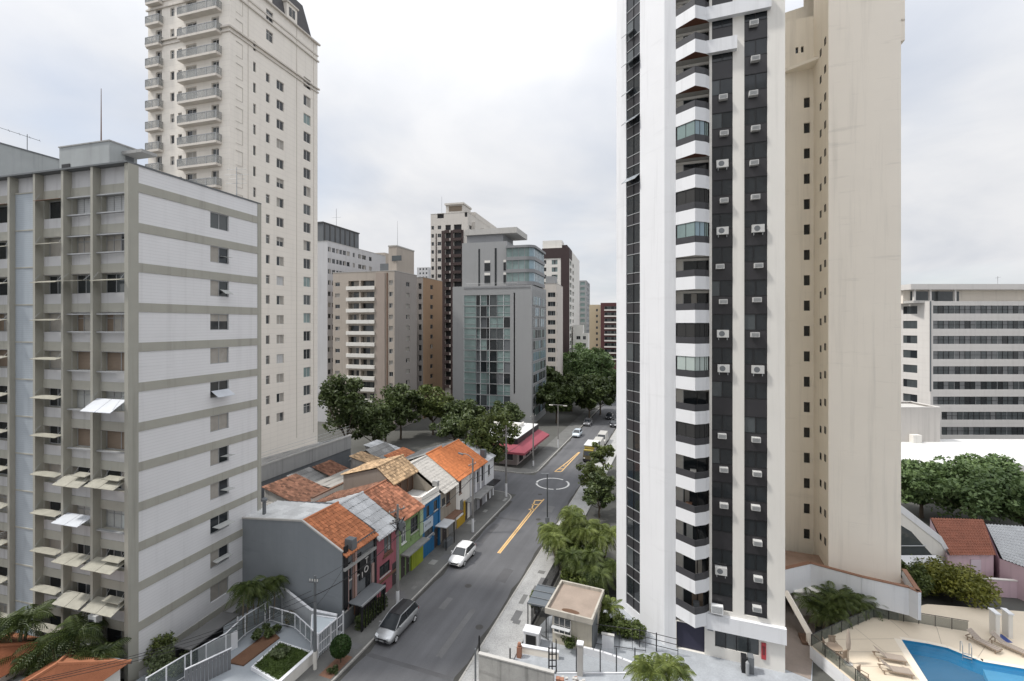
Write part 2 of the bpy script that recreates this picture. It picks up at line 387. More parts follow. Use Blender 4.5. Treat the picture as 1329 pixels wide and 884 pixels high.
def balcony_box(b, f, u0, u1, z, out, hs, hr, mslab, mrail, glassy=None, posts=0):
    """slab that leans out of a face with its railing as a sub-part"""
    s = MB(); 
    pts = [f.p(u0, 0, 0)[:2], f.p(u1, 0, 0)[:2], f.p(u1, 0, -out)[:2], f.p(u0, 0, -out)[:2]]
    s.prism(pts, z-hs, z, mslab); o = s.build('balcony', b.root)
    r = MB(); t = .06
    def strip(a0, d0, a1, d1, za, zb, m):
        p = [f.p(a0, 0, d0)[:2], f.p(a1, 0, d0)[:2], f.p(a1, 0, d1)[:2], f.p(a0, 0, d1)[:2]]; r.prism(p, za, zb, m)
    if glassy:
        strip(u0, -out+.02, u1, -out+.05, z+.002, z+hr-.06, glassy); strip(u0, -out+.06, u0+.03, -.02, z+.002, z+hr-.06, glassy); strip(u1-.03, -out+.06, u1, -.02, z+.002, z+hr-.06, glassy)
        strip(u0-.01, -out, u1+.01, -out+.08, z+hr-.06, z+hr, mrail)
        strip(u0-.01, -out+.081, u0+.06, -.01, z+hr-.06, z+hr, mrail); strip(u1-.06, -out+.081, u1+.01, -.01, z+hr-.06, z+hr, mrail)
        for i in range(posts+1):
            x = u0+(u1-u0)*i/max(1, posts); strip(x-.03, -out-.005, x+.03, -out+.055, z+.003, z+hr-.062, mrail)
    else:
        strip(u0, -out, u1, -out+.1, z, z+hr, mrail); strip(u0, -out+.101, u0+.1, -.01, z, z+hr, mrail); strip(u1-.1, -out+.101, u1, -.01, z, z+hr, mrail)
    r.build('railing', o)
    return o

# the tall slab the photograph was taken from, behind the camera: it shades everything that faces it
b = Bld('host_building', 'plain pale apartment slab behind the camera from which the street is seen', 'building', (20, -14), 0)
q = MB(); q.box(-44, 0, 0, 11.5, 0, 62, off); b.part('wall', q)

# ---------------- 1. the apartment block at the left, white tiles between olive bands
BT, FH = 36.26, 2.915
b = Bld('apartment_block', 'white tiled apartment block with olive bands and projecting awning plates at the left', 'building', (-27.33, 33.5), 15.2, sub=True, frame=alu)
D1, W1 = 11.56, 30.0
ztop = 37.5
bays = [(3.34, 0.30), (6.38, 3.58), (9.42, 6.62), (12.3, 9.66), (15.34, 12.54), (18.4, 15.6), (21.4, 18.64), (24.5, 21.64), (27.5, 24.74)]    # left edge, right edge as distance from the corner
rows = list(range(13))
wall1 = MB(); side = []
state = {  # awning state per (bay, floor): what the photograph shows
}
sidestyles = ['grey', 'half2', 'half2', 'blind', 'cur', 'dark', 'cur', 'half2', 'half2', 'dark', 'half2', 'cur', 'grey']
for i in rows:
    bb = BT-FH*i-.66
    if i < 12: b.win(b.R, 6.13, 7.98, bb-1.42, bb-.02, sidestyles[i], .10)
    for k, (l, r_) in enumerate(bays):
        if k in (3, 7): continue
        zb = bb-1.50
        if zb < .4: continue
        if k == 2: st = rng.choice(['half2', 'dark', 'dark', 'gtop', 'three'])
        elif k in (0, 1): st = {0: 'shut', 1: 'wide1', 2: 'three', 3: 'wide2', 4: 'brown', 5: 'pale4', 6: 'brown', 7: 'half', 8: 'pale4', 9: 'four', 10: 'three'}.get(i, 'half')
        else: st = rng.choice(['half', 'dark', 'wide1', 'wide2', 'brown', 'gtop', 'three'])
        b.win(b.F, -l+.03, -r_-.03, zb, bb-.04, st, .34)
b.wall(wall1, b.R, 0, D1, 0, ztop, lav)
b.wall(wall1, b.F, -W1, 0, 0, ztop, lavF, olive)
wall1.quad((-W1, D1, 0), (0, D1, 0), (0, D1, ztop), (-W1, D1, ztop), m=lav); wall1.quad((-W1, 0, 0), (-W1, D1, 0), (-W1, D1, ztop), (-W1, 0, ztop), m=lav)
b.part('wall', wall1)
r = MB(); r.quad((-W1, 0, ztop-.5), (0, 0, ztop-.5), (0, D1, ztop-.5), (-W1, D1, ztop-.5), m=conc); b.part('roof', r)
ck = MB(); ck.box(-W1, .07, -.62, .1, ztop, ztop+.12, dkgrey); ck.box(-.12, .07, .1, D1+.05, ztop, ztop+.12, dkgrey); b.part('coping', ck)
for i in rows:                                            # olive slab bands on both faces
    z1 = BT-FH*i; z0 = z1-.66
    if z1 < .6: continue
    m = MB(); m.prism([(-27.4, -.045), (.05, -.045), (.05, D1-.36), (.002, D1-.36), (.002, -.002), (-27.4, -.002)], max(z0, .05), z1, olive)
    b.part('floor_band', m)
for k, x in enumerate([.0]+[-(bays[j][0]+bays[j+1][1])/2 for j in range(8)]):
    m = MB()
    if k == 0: m.box(-.30, .06, -.5, .22, 0, ztop-.003, olive)
    else: m.box(x-.12, x+.12, -.55, -.002, 0, ztop-.003, olive)
    b.part('pilaster', m)
m = MB(); m.box(-.1, .06, D1-.355, D1+.04, 0, ztop-.003, olive); b.part('pilaster', m)
for k in (3, 7):
    l, r_ = bays[k]
    m = MB(); m.box(-l+.01, -r_-.01, -.2, -.003, 0, ztop-1.3, louv)
    for i in rows: m.box(-l+.012, -r_-.012, -.24, -.201, BT-FH*i-.1, BT-FH*i, olive)
    b.part('louvre_panel', m)
def awning(x0, x1, z, out, drop, m, two=True):
    a = MB(); t = .035; xm = (x0+x1)/2
    for p, q in (((x0, xm-.02), (xm+.02, x1)) if two else ((x0, x1),)):
        a.add([(p, -.30, z), (q, -.30, z), (q, -.30-out, z-drop), (p, -.30-out, z-drop), (p, -.30, z-t), (q, -.30, z-t), (q, -.30-out, z-drop-t), (p, -.30-out, z-drop-t)],
              [(0, 1, 2, 3), (4, 7, 6, 5), (0, 4, 5, 1), (1, 5, 6, 2), (2, 6, 7, 3), (3, 7, 4, 0)], m)
    for x in (x0+.08, x1-.08): a.tube([(x, -.28, z+.55), (x, -.30-out*.8, z-drop*.8)], .012, alu, 4)
    return b.part('awning', a)
def handle_rail(x0, x1, z):
    a = MB(); a.box(x0, x1, -.36, -.12, z, z+.09, alu); return b.part('shutter_rail', a)
AW = {(0, 2): (.5, .12), (1, 2): (.75, .1), (0, 5): (1.1, .75), (0, 7): (.9, .38), (1, 7): (1.0, .5), (1, 8): (1.05, .36), (0, 9): (1.1, .36), (1, 9): (1.05, .3), (0, 10): (1.05, .45), (1, 10): (1.0, .5)}
for i in rows:
    bb = BT-FH*i-.66; zm = bb-.62
    if bb < 2: continue
    for k in (0, 1):
        l, r_ = bays[k]
        if (k, i) in AW:
            o_, d_ = AW[(k, i)]; awning(-l+.06, -r_-.06, zm+.1, o_, d_, whiteplate if (k, i) in ((0, 5), (1, 8)) else beigeplate)
            if (k, i) in ((0, 7), (1, 7), (0, 10), (0, 9)): awning(-l+1.3, -r_-.1, bb-.25, .55, .12, beigeplate, False)
        elif i in (0, 1, 3): handle_rail(-l+.05, -r_-.05, bb-1.52); handle_rail(-l+.05, -r_-.05, bb-.2)
        else: handle_rail(-l+.05, -r_-.05, bb-1.52)
    for k in (2, 4, 5):
        l, r_ = bays[k]
        awning(-l+.04, -r_-.04, zm+(.5 if i == 0 else .12), .62 if i > 1 else .4, .10+.03*(i % 3), beigeplate if i else rust, False)
# little hinged panels of the side windows
for i, (a0, o_, d_) in {1: (7.1, .5, .05), 2: (7.1, .6, .35), 5: (6.2, .8, .5), 7: (7.1, .8, -.05), 8: (7.1, .8, .0), 9: (6.3, .8, .05), 10: (6.3, .5, .1)}.items():
    z = BT-FH*i-.66-.8; a = MB(); y1 = 7.9
    a.add([(.02, a0, z), (.02, y1, z), (o_, y1, z-d_), (o_, a0, z-d_), (.02, a0, z-.03), (.02, y1, z-.03), (o_, y1, z-d_-.03), (o_, a0, z-d_-.03)],
          [(0, 1, 2, 3), (4, 7, 6, 5), (0, 4, 5, 1), (1, 5, 6, 2), (2, 6, 7, 3), (3, 7, 4, 0)], whiteplate if i == 5 else shut); b.part('awning', a)
b.flush(140)
a = MB(); a.box(-3.5, -2.7, -.75, -.35, 4.2, 4.75, whitemetal); a.lathe([(.2, 0), (.2, .02)], black, 14, (-3.1, -.76, 4.45)); b.part('air_conditioner', a)
# rooftop lift house and masts (the block's own)
fL1 = Face((0, 2.6), 0); xl, xc = b.u(fL1, 77), b.u(fL1, 142); fL2 = Face((xc, 2.6), rad(90)); yl, zl = 2.6+b.u(fL2, 178), b.z(fL1, 142, 183)
m = MB(); m.box(xl, xc, 2.6, yl, ztop-.5, zl, mat('lift_grey', (.33, .35, .355), .8, .14, .5, streak=.2)); m.box(xl-.06, xc+.06, 2.54, yl+.06, zl, zl+.10, conc); m.box(xc+.005, xc+2.2, 2.6+b.u(fL2, 158), yl+.05, zl-.75, zl-.5, conc); m.box(xc+.006, xc+.05, 2.6+b.u(fL2, 163), yl-.3, ztop-.3, zl-.76, dkgrey); m.box(xl+.35, xl+1.3, 2.55, 2.65, zl-2.0, zl-1.45, black)
b.part('lift_house', m)
m = MB(); xa_ = b.u(fL1, 126); m.tube([(xa_, 2.9, zl), (xa_, 2.9, zl+4.6)], [.05, .02], rust, 6); b.part('antenna', m)
m = MB(); m.tube([(1-5.2, 9.8, ztop-.5), (1-5.2, 9.8, ztop+.1)], .05, alu, 5)
m.tube([(-.7, 9.5, ztop-.5), (-.7, 9.5, ztop+3.0)], [.05, .03], alu, 6)
for z_, w_ in ((2.8, .9), (2.3, 1.2), (1.9, .7), (1.5, 1.0)): m.tube([(-.7-w_, 9.5-.2, ztop+z_), (-.7+w_, 9.5+.2, ztop+z_)], .018, alu, 4)
b.part('antenna', m)

# grey slab behind it on the far left
b = Bld('concrete_block', 'plain dark grey concrete block rising behind the banded apartment block, far left', 'building', XY(-40, 42)[:2], 16)
hb = CH+(420-206)*(b.gorg(b.R).y+b.gdir(b.R).y*b.u(b.R, 70))/600
b.shell(14, b.u(b.R, 84), hb, MATS['lift_grey'], conc, 0.3, cope=dkgrey)
ya_ = b.u(b.R, 44); m = MB(); m.tube([(-1, ya_, hb-.3), (-1, ya_, hb+2.0)], .03, dkgrey, 5); m.tube([(-2.6, ya_-3, hb+2.4), (-.6, ya_+.8, hb+1.6)], .022, dkgrey, 4)
for q in range(7): f_ = q/6; m.tube([(-2.6+2*f_-.3, ya_-3+3.8*f_+.2, hb+2.4-.8*f_), (-2.6+2*f_+.3, ya_-3+3.8*f_-.2, hb+2.4-.8*f_)], .015, dkgrey, 4)
b.part('antenna', m)

# ---------------- 2. the tall pale tower with balconies
cor = (-36.9, 60.4)
b = Bld('apartment_tower', 'tall pale stone apartment tower with balconies and a dark mansard roof', 'building', cor, 16, z0=6, frame=mat('pale_window_frame', (.55, .54, .52), .5, .1, 2))
W2, D2, FH2 = 14.3, 16.9, 2.9
zb0 = b.z(b.F, 262, 75.5)                      # a balcony floor, read off the photograph
zfl = [zb0+FH2*(3-i) for i in range(25)]       # floor levels from the top down
zfl = [z_ for z_ in zfl if z_ > 8.4]
uB0, uB1 = b.u(b.F, 238), b.u(b.F, 288); uS0, uS1 = b.u(b.F, 195), b.u(b.F, 212)
corn = [b.z(b.R, 412, 115), b.z(b.R, 412, 79)]
H2 = b.z(b.R, 413, 57)
for i, z_ in enumerate(zfl):
    if z_+2.5 > H2: continue
    b.win(b.F, uB0+.45, uB0+2.3, z_+.02, z_+2.2, rng.choice(['half', 'dark', 'cur', 'gtop']), .2); b.win(b.F, uB1-1.75, uB1-.5, z_+.02, z_+2.2, rng.choice(['dark', 'half', 'grey']), .2)
    b.win(b.F, b.u(b.F, 202), b.u(b.F, 210), z_+.02, z_+2.2, rng.choice(['half', 'dark']), .2)
    for p0, p1 in ((221, 226.3), (231, 236)): b.win(b.F, b.u(b.F, p0), b.u(b.F, p1), z_+.75, z_+1.9, rng.choice(['one', 'gtop', 'one', 'blind']), .14)
zr = b.z(b.R, 330, 66)-2.9*0
for i in range(24):
    z_ = b.z(b.R, 330, 66)-FH2*i
    if z_ < 9: break
    b.win(b.R, b.u(b.R, 328.7), b.u(b.R, 332.2), z_, z_+1.35, rng.choice(['one', 'one', 'gtop']), .14)
    if i > 0: b.win(b.R, b.u(b.R, 345.2), b.u(b.R, 350.2), z_-.25, z_+1.0, rng.choice(['one', 'gtop', 'dark']), .14)
    if i > 0: b.win(b.R, b.u(b.R, 359), b.u(b.R, 368.5), z_-.3, z_+1.05, rng.choice(['dark', 'half', 'half2', 'blind', 'cur', 'shut']), .14)
    b.win(b.R, b.u(b.R, 394), b.u(b.R, 403.3), z_-.1, z_+1.5, rng.choice(['dark', 'half', 'green', 'half2', 'grey', 'gtop']), .14)
for i in (-1, 0): b.win(b.R, b.u(b.R, 345.5), b.u(b.R, 354.5), b.z(b.R, 350, 54)-2.95*(i), b.z(b.R, 350, 54)-2.95*i+1.5, 'gtop', .14)
q = MB(); b.shell(W2, D2, H2, stone, slab, .3, q)
b.flush(100)
for i, z_ in enumerate(zfl):
    if z_+2 > H2: continue
    balcony_box(b, b.F, uB0, uB1, z_, 0.9, .30, 1.0, moulding, alu, glassmat('clear_rail_glass', (.34, .345, .335), .12, .5, .5), 4)
    balcony_box(b, b.F, uS0, uS1, z_, .7, .30, 1.0, moulding, alu, MATS['clear_rail_glass'], 2)
for z_, o_ in ((corn[0], .28), (corn[0]-.55, .16), (corn[1], .2), (corn[1]+.9, .12), (H2-.1, .35)):
    m = MB(); m.box(-W2-o_, o_, -o_, -.002, z_-.22, z_, moulding); m.box(.002, o_, -.001, D2+o_, z_-.22, z_, moulding); b.part('cornice', m)
for i, z_ in enumerate(zfl):                    # blind framed panels on the side
    if z_+2.4 > H2: continue
    m = MB(); a0, a1 = b.u(b.R, 306), b.u(b.R, 315)
    m.box(.003, .06, a0, a1, z_+2.05, z_+2.15, moulding); m.box(.003, .035, a0, a1, z_+.15, z_+.22, moulding); m.box(.003, .05, a1-.06, a1, z_+.221, z_+2.049, moulding)
    b.part('blind_panel', m)
for a0 in (b.u(b.R, 322), b.u(b.R, 385), b.u(b.R, 407)):
    m = MB(); m.box(.002, .05, a0-.05, a0+.05, 8.2, H2-.4, moulding); b.part('rain_pipe', m)
# mansard roof
m = MB(); y0, y1 = b.u(b.R, 358), b.u(b.R, 408); zt = H2+5.2
m.add([(-W2+1, y0, H2-.2), (-.3, y0, H2-.2), (-.3, y1, H2-.2), (-W2+1, y1, H2-.2), (-W2+2.2, y0, zt), (-1.3, y0, zt), (-1.3, y1-1.2, zt), (-W2+2.2, y1-1.2, zt)],
      [(0, 1, 5, 4), (1, 2, 6, 5), (2, 3, 7, 6), (3, 0, 4, 7), (4, 5, 6, 7)], mat('dark_slate', (.075, .072, .075), .7, .25, 1.6, courses=(.3, .3)))
rf = b.part('mansard_roof', m)
dm = MB(); yc = b.u(b.R, 380); dm.box(-1.6, -.15, yc-1.1, yc+1.1, H2-.1, H2+2.5, stone); dm.box(-.148, -.10, yc-.6, yc-.08, H2+.7, H2+2.0, glass); dm.box(-.148, -.10, yc+.08, yc+.6, H2+.7, H2+2.0, glass)
dm.box(-1.6, .05, yc-1.3, yc+1.3, H2+2.5, H2+2.75, moulding); dm.build('dormer', rf)
m = MB(); m.box(-W2+.5, -.6, .8, y0-.02, H2-.2, H2+3.2, stone); m.box(-W2+.3, -.4, .6, y0-.03, H2+3.2, H2+3.5, moulding); b.part('penthouse', m)

# the raised garage podium it stands on
b = Bld('parking_podium', 'grey concrete garage podium with railing below the tall pale tower', 'podium', tuple(ST(36, -51))[:2], 20.2-90)
q = MB(); q.box(1, 26, 0, 26, 0, 5.6, dkgrey); b.part('base', q)
q = MB(); q.box(1, 26, -.12, .2, 5.6, 7.6, conc); q.box(1, 26, .2, 26, 5.6, 6.0, slab); q.box(.9, 26.1, -.2, .3, 7.6, 7.8, slab); b.part('parapet', q)
for i in range(9):
    m = MB(); m.tube([(1.3+i*3, .05, 7.8), (-31.5+i*3, .05, 9.3)], .05, alu, 5); b.part('fence_post', m)
m = MB(); 
for z_ in (8.3, 8.8, 9.25): m.tube([(1.1, .05, z_), (25.9, .05, z_)], .018, alu, 4)
b.part('fence_rail', m)
# ---------------- 3. the white and cream tower at the right
T3 = (12.3, 37.3)
b = Bld('residential_tower', 'tall white and cream residential tower with zigzag balconies and black window strips', 'building', T3, 20.2, sub=False, frame=black)
FT = 2.61
W3 = 8.45                                             # front runs from x=0 to W3 in this frame, so the front right corner is at +W3
ztops = 24.44                                          # top of a balcony parapet
kz = range(-8, 13)
TOP = 78
def fx(px): return b.u(b.F, px)
xs0, xb0, xb1, xd0, xd1, xe0, xe1, x9 = 0, .86, 3.34, fx(924), fx(951), fx(966), fx(996), fx(1019)
mCh = Face((-6.2*math.sin(rad(45)), 6.2*math.cos(rad(45))), -rad(45))     # chamfered white face, from its far end to the front's left end
q = MB()
ub = lambda px: b.u(mCh, px)
LCH = 6.2; zg = ztops-8*FT-1.35                       # soffit of the lowest balcony
g0, g1 = ub(812.5), ub(830.5)
# chamfer, with the glazed strip let into it
b.op[mCh] = [(g0, g1, .8, TOP, .12)]
b.wall(q, mCh, 0, LCH, 0, TOP, white)
# street side, back, right side (turned away from the camera)
o_ = mCh.o
q.quad((o_[0], o_[1], 0), (o_[0], 19.5, 0), (o_[0], 19.5, TOP), (o_[0], o_[1], TOP), m=white)
q.quad((o_[0], 19.5, 0), (W3, 19.5, 0), (W3, 19.5, TOP), (o_[0], 19.5, TOP), m=cream)
q.quad((x9, 0, 0), (x9, 19.5, 0), (x9, 19.5, TOP), (x9, 0, TOP), m=cream)
# front: plain white, balcony recess, pier, dark strip, pier, dark strip, pier
for k in kz:
    zt = ztops+k*FT
    if k >= 9: continue
    b.op.setdefault(b.F, [])
b.op[b.F] = [(xb0, xb1, zg+.05, TOP, .9), (xd0, xd1, 3.75, TOP, .14), (xe0, xe1, 3.75, TOP, .14), (fx(928), fx(985), 1.55, 2.75, .12)]
mm = MB(); b.op2 = b.op[b.F]
b.wall(q, b.F, 0, xb0, 0, TOP, white); b.op[b.F] = b.op2
qq = MB()
fr_ops = b.op[b.F]
b.op[b.F] = [(xd0, xd1, 3.75, TOP, .14), (xe0, xe1, 3.75, TOP, .14), (fx(928), fx(985), .85, 2.15, .12), (xb0, xb1, zg+.06, TOP, .9), (fx(878), fx(914.5), .05, 2.2, .3)]
q2 = MB(); b.wall(q2, b.F, xb0+1e-4, x9, 0, TOP, off)
q.quad((o_[0], o_[1], TOP-.4), (0, 0, TOP-.4), (x9, 0, TOP-.4), (x9, 19.5, TOP-.4), (o_[0], 19.5, TOP-.4), m=slab)
b.part('wall', q); b.part('front_wall', q2)
# glazed strip on the chamfer
for i in range(24):
    z_ = .8+i*FT
    if z_ > 61: break
    m = MB(); za, zb = z_, min(z_+FT, TOP); c_ = mCh
    hh = .95
    m.quad(c_.p(g0, za, .10), c_.p(g1, za, .10), c_.p(g1, za+hh, .10), c_.p(g0, za+hh, .10), m=darkpanel)
    gm = rng.choice([glass, glass, glass2])
    m.quad(c_.p(g0, za+hh, .11), c_.p((g0+g1)/2, za+hh, .11), c_.p((g0+g1)/2, zb, .11), c_.p(g0, zb, .11), m=gm); m.quad(c_.p((g0+g1)/2, za+hh, .105), c_.p(g1, za+hh, .105), c_.p(g1, zb, .105), c_.p((g0+g1)/2, zb, .105), m=glass)
    for zz_ in (za, za+hh):
        p = [c_.p(g0, 0, .05)[:2], c_.p(g1, 0, .05)[:2], c_.p(g1, 0, .10)[:2], c_.p(g0, 0, .10)[:2]]; m.prism(p, zz_-.03, zz_+.03, alu)
    p = [c_.p((g0+g1)/2-.025, 0, .05)[:2], c_.p((g0+g1)/2+.025, 0, .05)[:2], c_.p((g0+g1)/2+.025, 0, .10)[:2], c_.p((g0+g1)/2-.025, 0, .10)[:2]]; m.prism(p, za+.031, zb-.031, black)
    o = b.part('window', m)
    if i in (14, 16, 17, 18, 19):                       # top hung sashes pushed open
        sa = MB(); ua, uz = (g0+.02, (g0+g1)/2) if i % 2 else (g0+.02, g1-.05); zt = za+hh+.75; ou = .55
        sa.quad(c_.p(ua, zt, .03), c_.p(uz, zt, .03), c_.p(uz, zt-.55, -ou), c_.p(ua, zt-.55, -ou), m=mat('sash_glass', (.30, .33, .36), .15, .1, 1, spec=.6))
        sa.tube([c_.p(ua, zt, .03), c_.p(ua, zt-.55, -ou), c_.p(uz, zt-.55, -ou), c_.p(uz, zt, .03)], .02, alu, 4); sa.build('sash', o)
# dark strips with one panel per floor and the air conditioners
acs = {0: {}, 1: {}}
acm = MB(); acm.box(-.36, .36, -.34, 0, 0, .5, whitemetal); acm.lathe([(.19, 0), (.19, .02)], dkgrey, 12)
def ac_mesh(big):
    a = MB(); w_, h_, d_ = (.42, .58, .34) if big else (.30, .36, .40)
    a.box(-w_, w_, -d_, 0, 0, h_, mat('aged_white_casing', (.52, .52, .51), .5, .15, 2))
    if big:
        vs = [(-.08+.21*math.cos(t), -d_-.004, h_/2+.21*math.sin(t)) for t in [i*math.pi/8 for i in range(16)]]; a.add(vs, [tuple(range(16))], dkgrey)
        for x in (-.3, .3): a.box(x-.02, x+.02, -d_+.02, -.01, -.2, -.002, alu)
    else:
        for j in range(5): a.box(-w_+.05, w_-.05, -d_-.006, -d_-.001, .05+j*.055, .075+j*.055, dkgrey)
    return a.mesh('air_conditioner')
ACS, ACB = ac_mesh(False), ac_mesh(True)
for sid, (x0, x1) in enumerate(((xd0, xd1), (xe0, xe1))):
    top9 = ztops+9*FT
    for i in range(23):
        za = 3.75+i*FT-.5; zb = za+FT
        if za > 60: break
        if za < 3.75: za = 3.75
        m = MB(); zs = za+(zb-za)*.52
        sh = rng.random()
        m.box(x0+.005, x1-.005, .09, .135, za+.02, zs, darkpanel)
        xm = x0+(x1-x0)*(.5 if sh < .6 else .4)
        m.quad((x0, .125, zs), (xm, .125, zs), (xm, .125, zb), (x0, .125, zb), m=rng.choice([glass, glass, glass, curtain if sh > .8 else glass2])); m.quad((xm, .12, zs), (x1, .12, zs), (x1, .12, zb), (xm, .12, zb), m=glass)
        m.box(x0+.004, x1-.004, .075, .13, zs+.002, zs+.05, black); m.box(x0+.004, x1-.004, .078, .13, zb-.04, zb+.019, black); m.box(xm-.025, xm+.025, .08, .119, zs+.051, zb-.041, black)
        b.part('window_panel', m)
        if i < 21 and (sid, i) not in ((0, 0), (0, 2), (0, 6), (1, 6)) and not (sid == 0 and 16 <= i):
            big = (sid == 0 and i in (1, 7, 8, 11, 13)) or (sid == 1 and i in (7, 11))
            xo = x0+(x1-x0)*(.5+rng.uniform(-.12, .12)); a = ACB if big else ACS
            put('air_conditioner', a, b.root, (xo, .088, zs-.55+rng.uniform(-.12, .12)))
m = MB(); m.add([(-.42, -.36, 0), (.42, -.36, 0), (.42, 0, 0), (-.42, 0, 0), (-.42, -.36, .62), (.42, -.36, .62), (.42, 0, .62), (-.42, 0, .62)], [(0, 1, 5, 4), (1, 2, 6, 5), (3, 0, 4, 7), (4, 5, 6, 7)], whitemetal)
for j in range(7): m.box(-.36, .36, -.366, -.362, .08+.07*j, .11+.07*j, dkgrey)
b.part('air_conditioner', m).location = (xd0+.35, -.15, 3.68)
# balconies: a pointed white parapet with a dark rail, recess behind with a door; some are glazed in
PA = [(xb0+.001, -.002), (2.28, -1.0), (3.05, -.42), (xb1-.001, -.002)]
def ring(pts, e):                                     # the same outline pulled in
    c_ = Vector((2.1, .2)); return [tuple(Vector(p)+(c_-Vector(p)).normalized()*e) for p in pts]
glazed = {6: 'open', 4: 'dark', 3: 'open', -1: 'cur', -3: 'dark', 0: 'dark'}
wood = mat('wood_soffit', (.13, .055, .035), .6, .2, 2)
for k in kz:
    zt = ztops+k*FT
    if zt > 60: continue
    m = MB(); pts = PA; inn = ring(PA, .14); h = 1.0; n = 4
    x_end = None
    if k == 9: x_end = fx(956)
    if k >= 10: x_end = fx(1000)
    for i in range(3):
        p0, p1, p2, p3 = pts[i], pts[i+1], inn[i+1], inn[i]
        m.add([(p0[0], p0[1], zt-h), (p1[0], p1[1], zt-h), (p1[0], p1[1], zt), (p0[0], p0[1], zt), (p3[0], p3[1], zt-h), (p2[0], p2[1], zt-h), (p2[0], p2[1], zt), (p3[0], p3[1], zt)],
              [(0, 1, 2, 3), (3, 2, 6, 7), (4, 7, 6, 5)], white)
    m.add([(p[0], p[1], zt-h) for p in pts], [(3, 2, 1, 0)], wood if k > 5 else off); m.add([(p[0], p[1], zt-h+.16) for p in inn], [(0, 1, 2, 3)], slab)
    if x_end: m.box(xb1-.3, x_end, -.42, -.003, zt-h+.002, zt-.002, white)
    if k == -8:
        m.box(3.0, x9+.05, -.32, -.003, zt-1.28, zt-.12, white)
    o = b.part('balcony', m)
    r = MB(); rp = ring(PA, .05)
    for i in range(3):
        a_, c_ = Vector(rp[i]), Vector(rp[i+1]); d = (c_-a_).normalized(); nn = Vector((d.y, -d.x))*.03
        r.prism([tuple(a_+nn), tuple(c_+nn), tuple(c_-nn), tuple(a_-nn)], zt+.003, zt+.52, darkrail)
    r.build('railing', o)
    # the room behind: white jambs, soffit and dark door
    d = MB(); z0, z1 = zt-h+.17, zt+FT-h-.02
    d.box(xb0+.02, xb0+.55, .80, .86, z0, z1-.2, off); d.quad((xb0+.55, .84, z0), (xb1-.2, .84, z0), (xb1-.2, .84, z1-.2), (xb0+.55, .84, z1-.2), m=glass)
    rr_ = random.Random(k*7+3); c0 = xb0+.6+rr_.random()*1.0; c1 = min(xb1-.25, c0+.2+rr_.random()*.7)
    if rr_.random() < .6: d.quad((c0, .835, z0), (c1, .835, z0), (c1, .835, z1-.25), (c0, .835, z1-.25), m=rr_.choice([curtain, shut, brownshut]))
    if rr_.random() < .5: d.box(c0+.1, c0+.55, .2, .6, z0, z0+.9+.3*rr_.random(), rr_.choice([rust, dkgrey, off]))
    d.box(xb0+.545, xb0+.6, .78, .83, z0, z1-.202, alu); d.box(xb0+1.6, xb0+1.66, .78, .83, z0, z1-.202, black); d.box(xb0+.01, xb1-.01, .70, .89, z1-.2, z1, off)
    d.box(xb0+.004, xb1-.004, .02, .88, z0-.17+.01, z0-.01, slab)
    b.part('balcony_door', d)
    if k in glazed:
        gz = MB(); gp = ring(PA, .09); ms = {'open': gglass, 'dark': mat('black_screen', (.03, .03, .03), .7), 'cur': mat('closed_green_blind', (.40, .46, .44), .3)}[glazed[k]]
        for i in range(3):
            if glazed[k] == 'open' and i == 1: mm_ = bglass
            else: mm_ = ms
            a_, c_ = gp[i], gp[i+1]; gz.quad((a_[0], a_[1], zt+.53), (c_[0], c_[1], zt+.53), (c_[0], c_[1], zt+FT-h-.01), (a_[0], a_[1], zt+FT-h-.01), m=mm_)
            a2, c2 = Vector((*a_, 0)), Vector((*c_, 0))
            for f_ in (0, .5, 1): 
                pp = a2.lerp(c2, f_); gz.tube([(pp.x, pp.y, zt+.53), (pp.x, pp.y, zt+FT-h-.01)], .028, black, 4)
        gz.build('glazing', o)
# ground floor window, gate, fire hose cabinet, pipes
m = MB(); g_ = [fx(p) for p in (928, 942, 956, 971, 985)]
for i in range(4): m.quad((g_[i], .1, .85), (g_[i+1], .1, .85), (g_[i+1], .1, 2.15), (g_[i], .1, 2.15), m=glass2 if i else glass); m.box(g_[i]-.03, g_[i]+.03, .05, .098, .85, 2.15, black)
b.part('window', m)
m = MB(); m.box(fx(878), fx(914.5), .22, .28, .08, 2.15, mat('dark_blue_gate', (.03, .03, .055), .5)); b.part('gate', m)
m = MB(); m.box(fx(918), fx(926), -.03, -.002, 2.0, 2.45, alu); m.box(fx(919), fx(925), -.04, -.031, 2.05, 2.4, dkgrey); b.part('vent', m)
m = MB(); m.box(fx(988), fx(994), -.12, -.003, .75, 1.95, mat('fire_red', (.42, .05, .06), .5)); m.box(fx(989.3), fx(992.7), -.13, -.121, 1.1, 1.75, mat('dark_red', (.16, .03, .035), .5)); b.part('hose_cabinet', m)
m = MB(); m.add([(fx(990.6), -.012, 2.1), (fx(991.6), -.012, 2.1), (fx(991.1), -.012, 2.28)], [(0, 1, 2)], MATS['fire_red']); b.part('fire_sign', m)
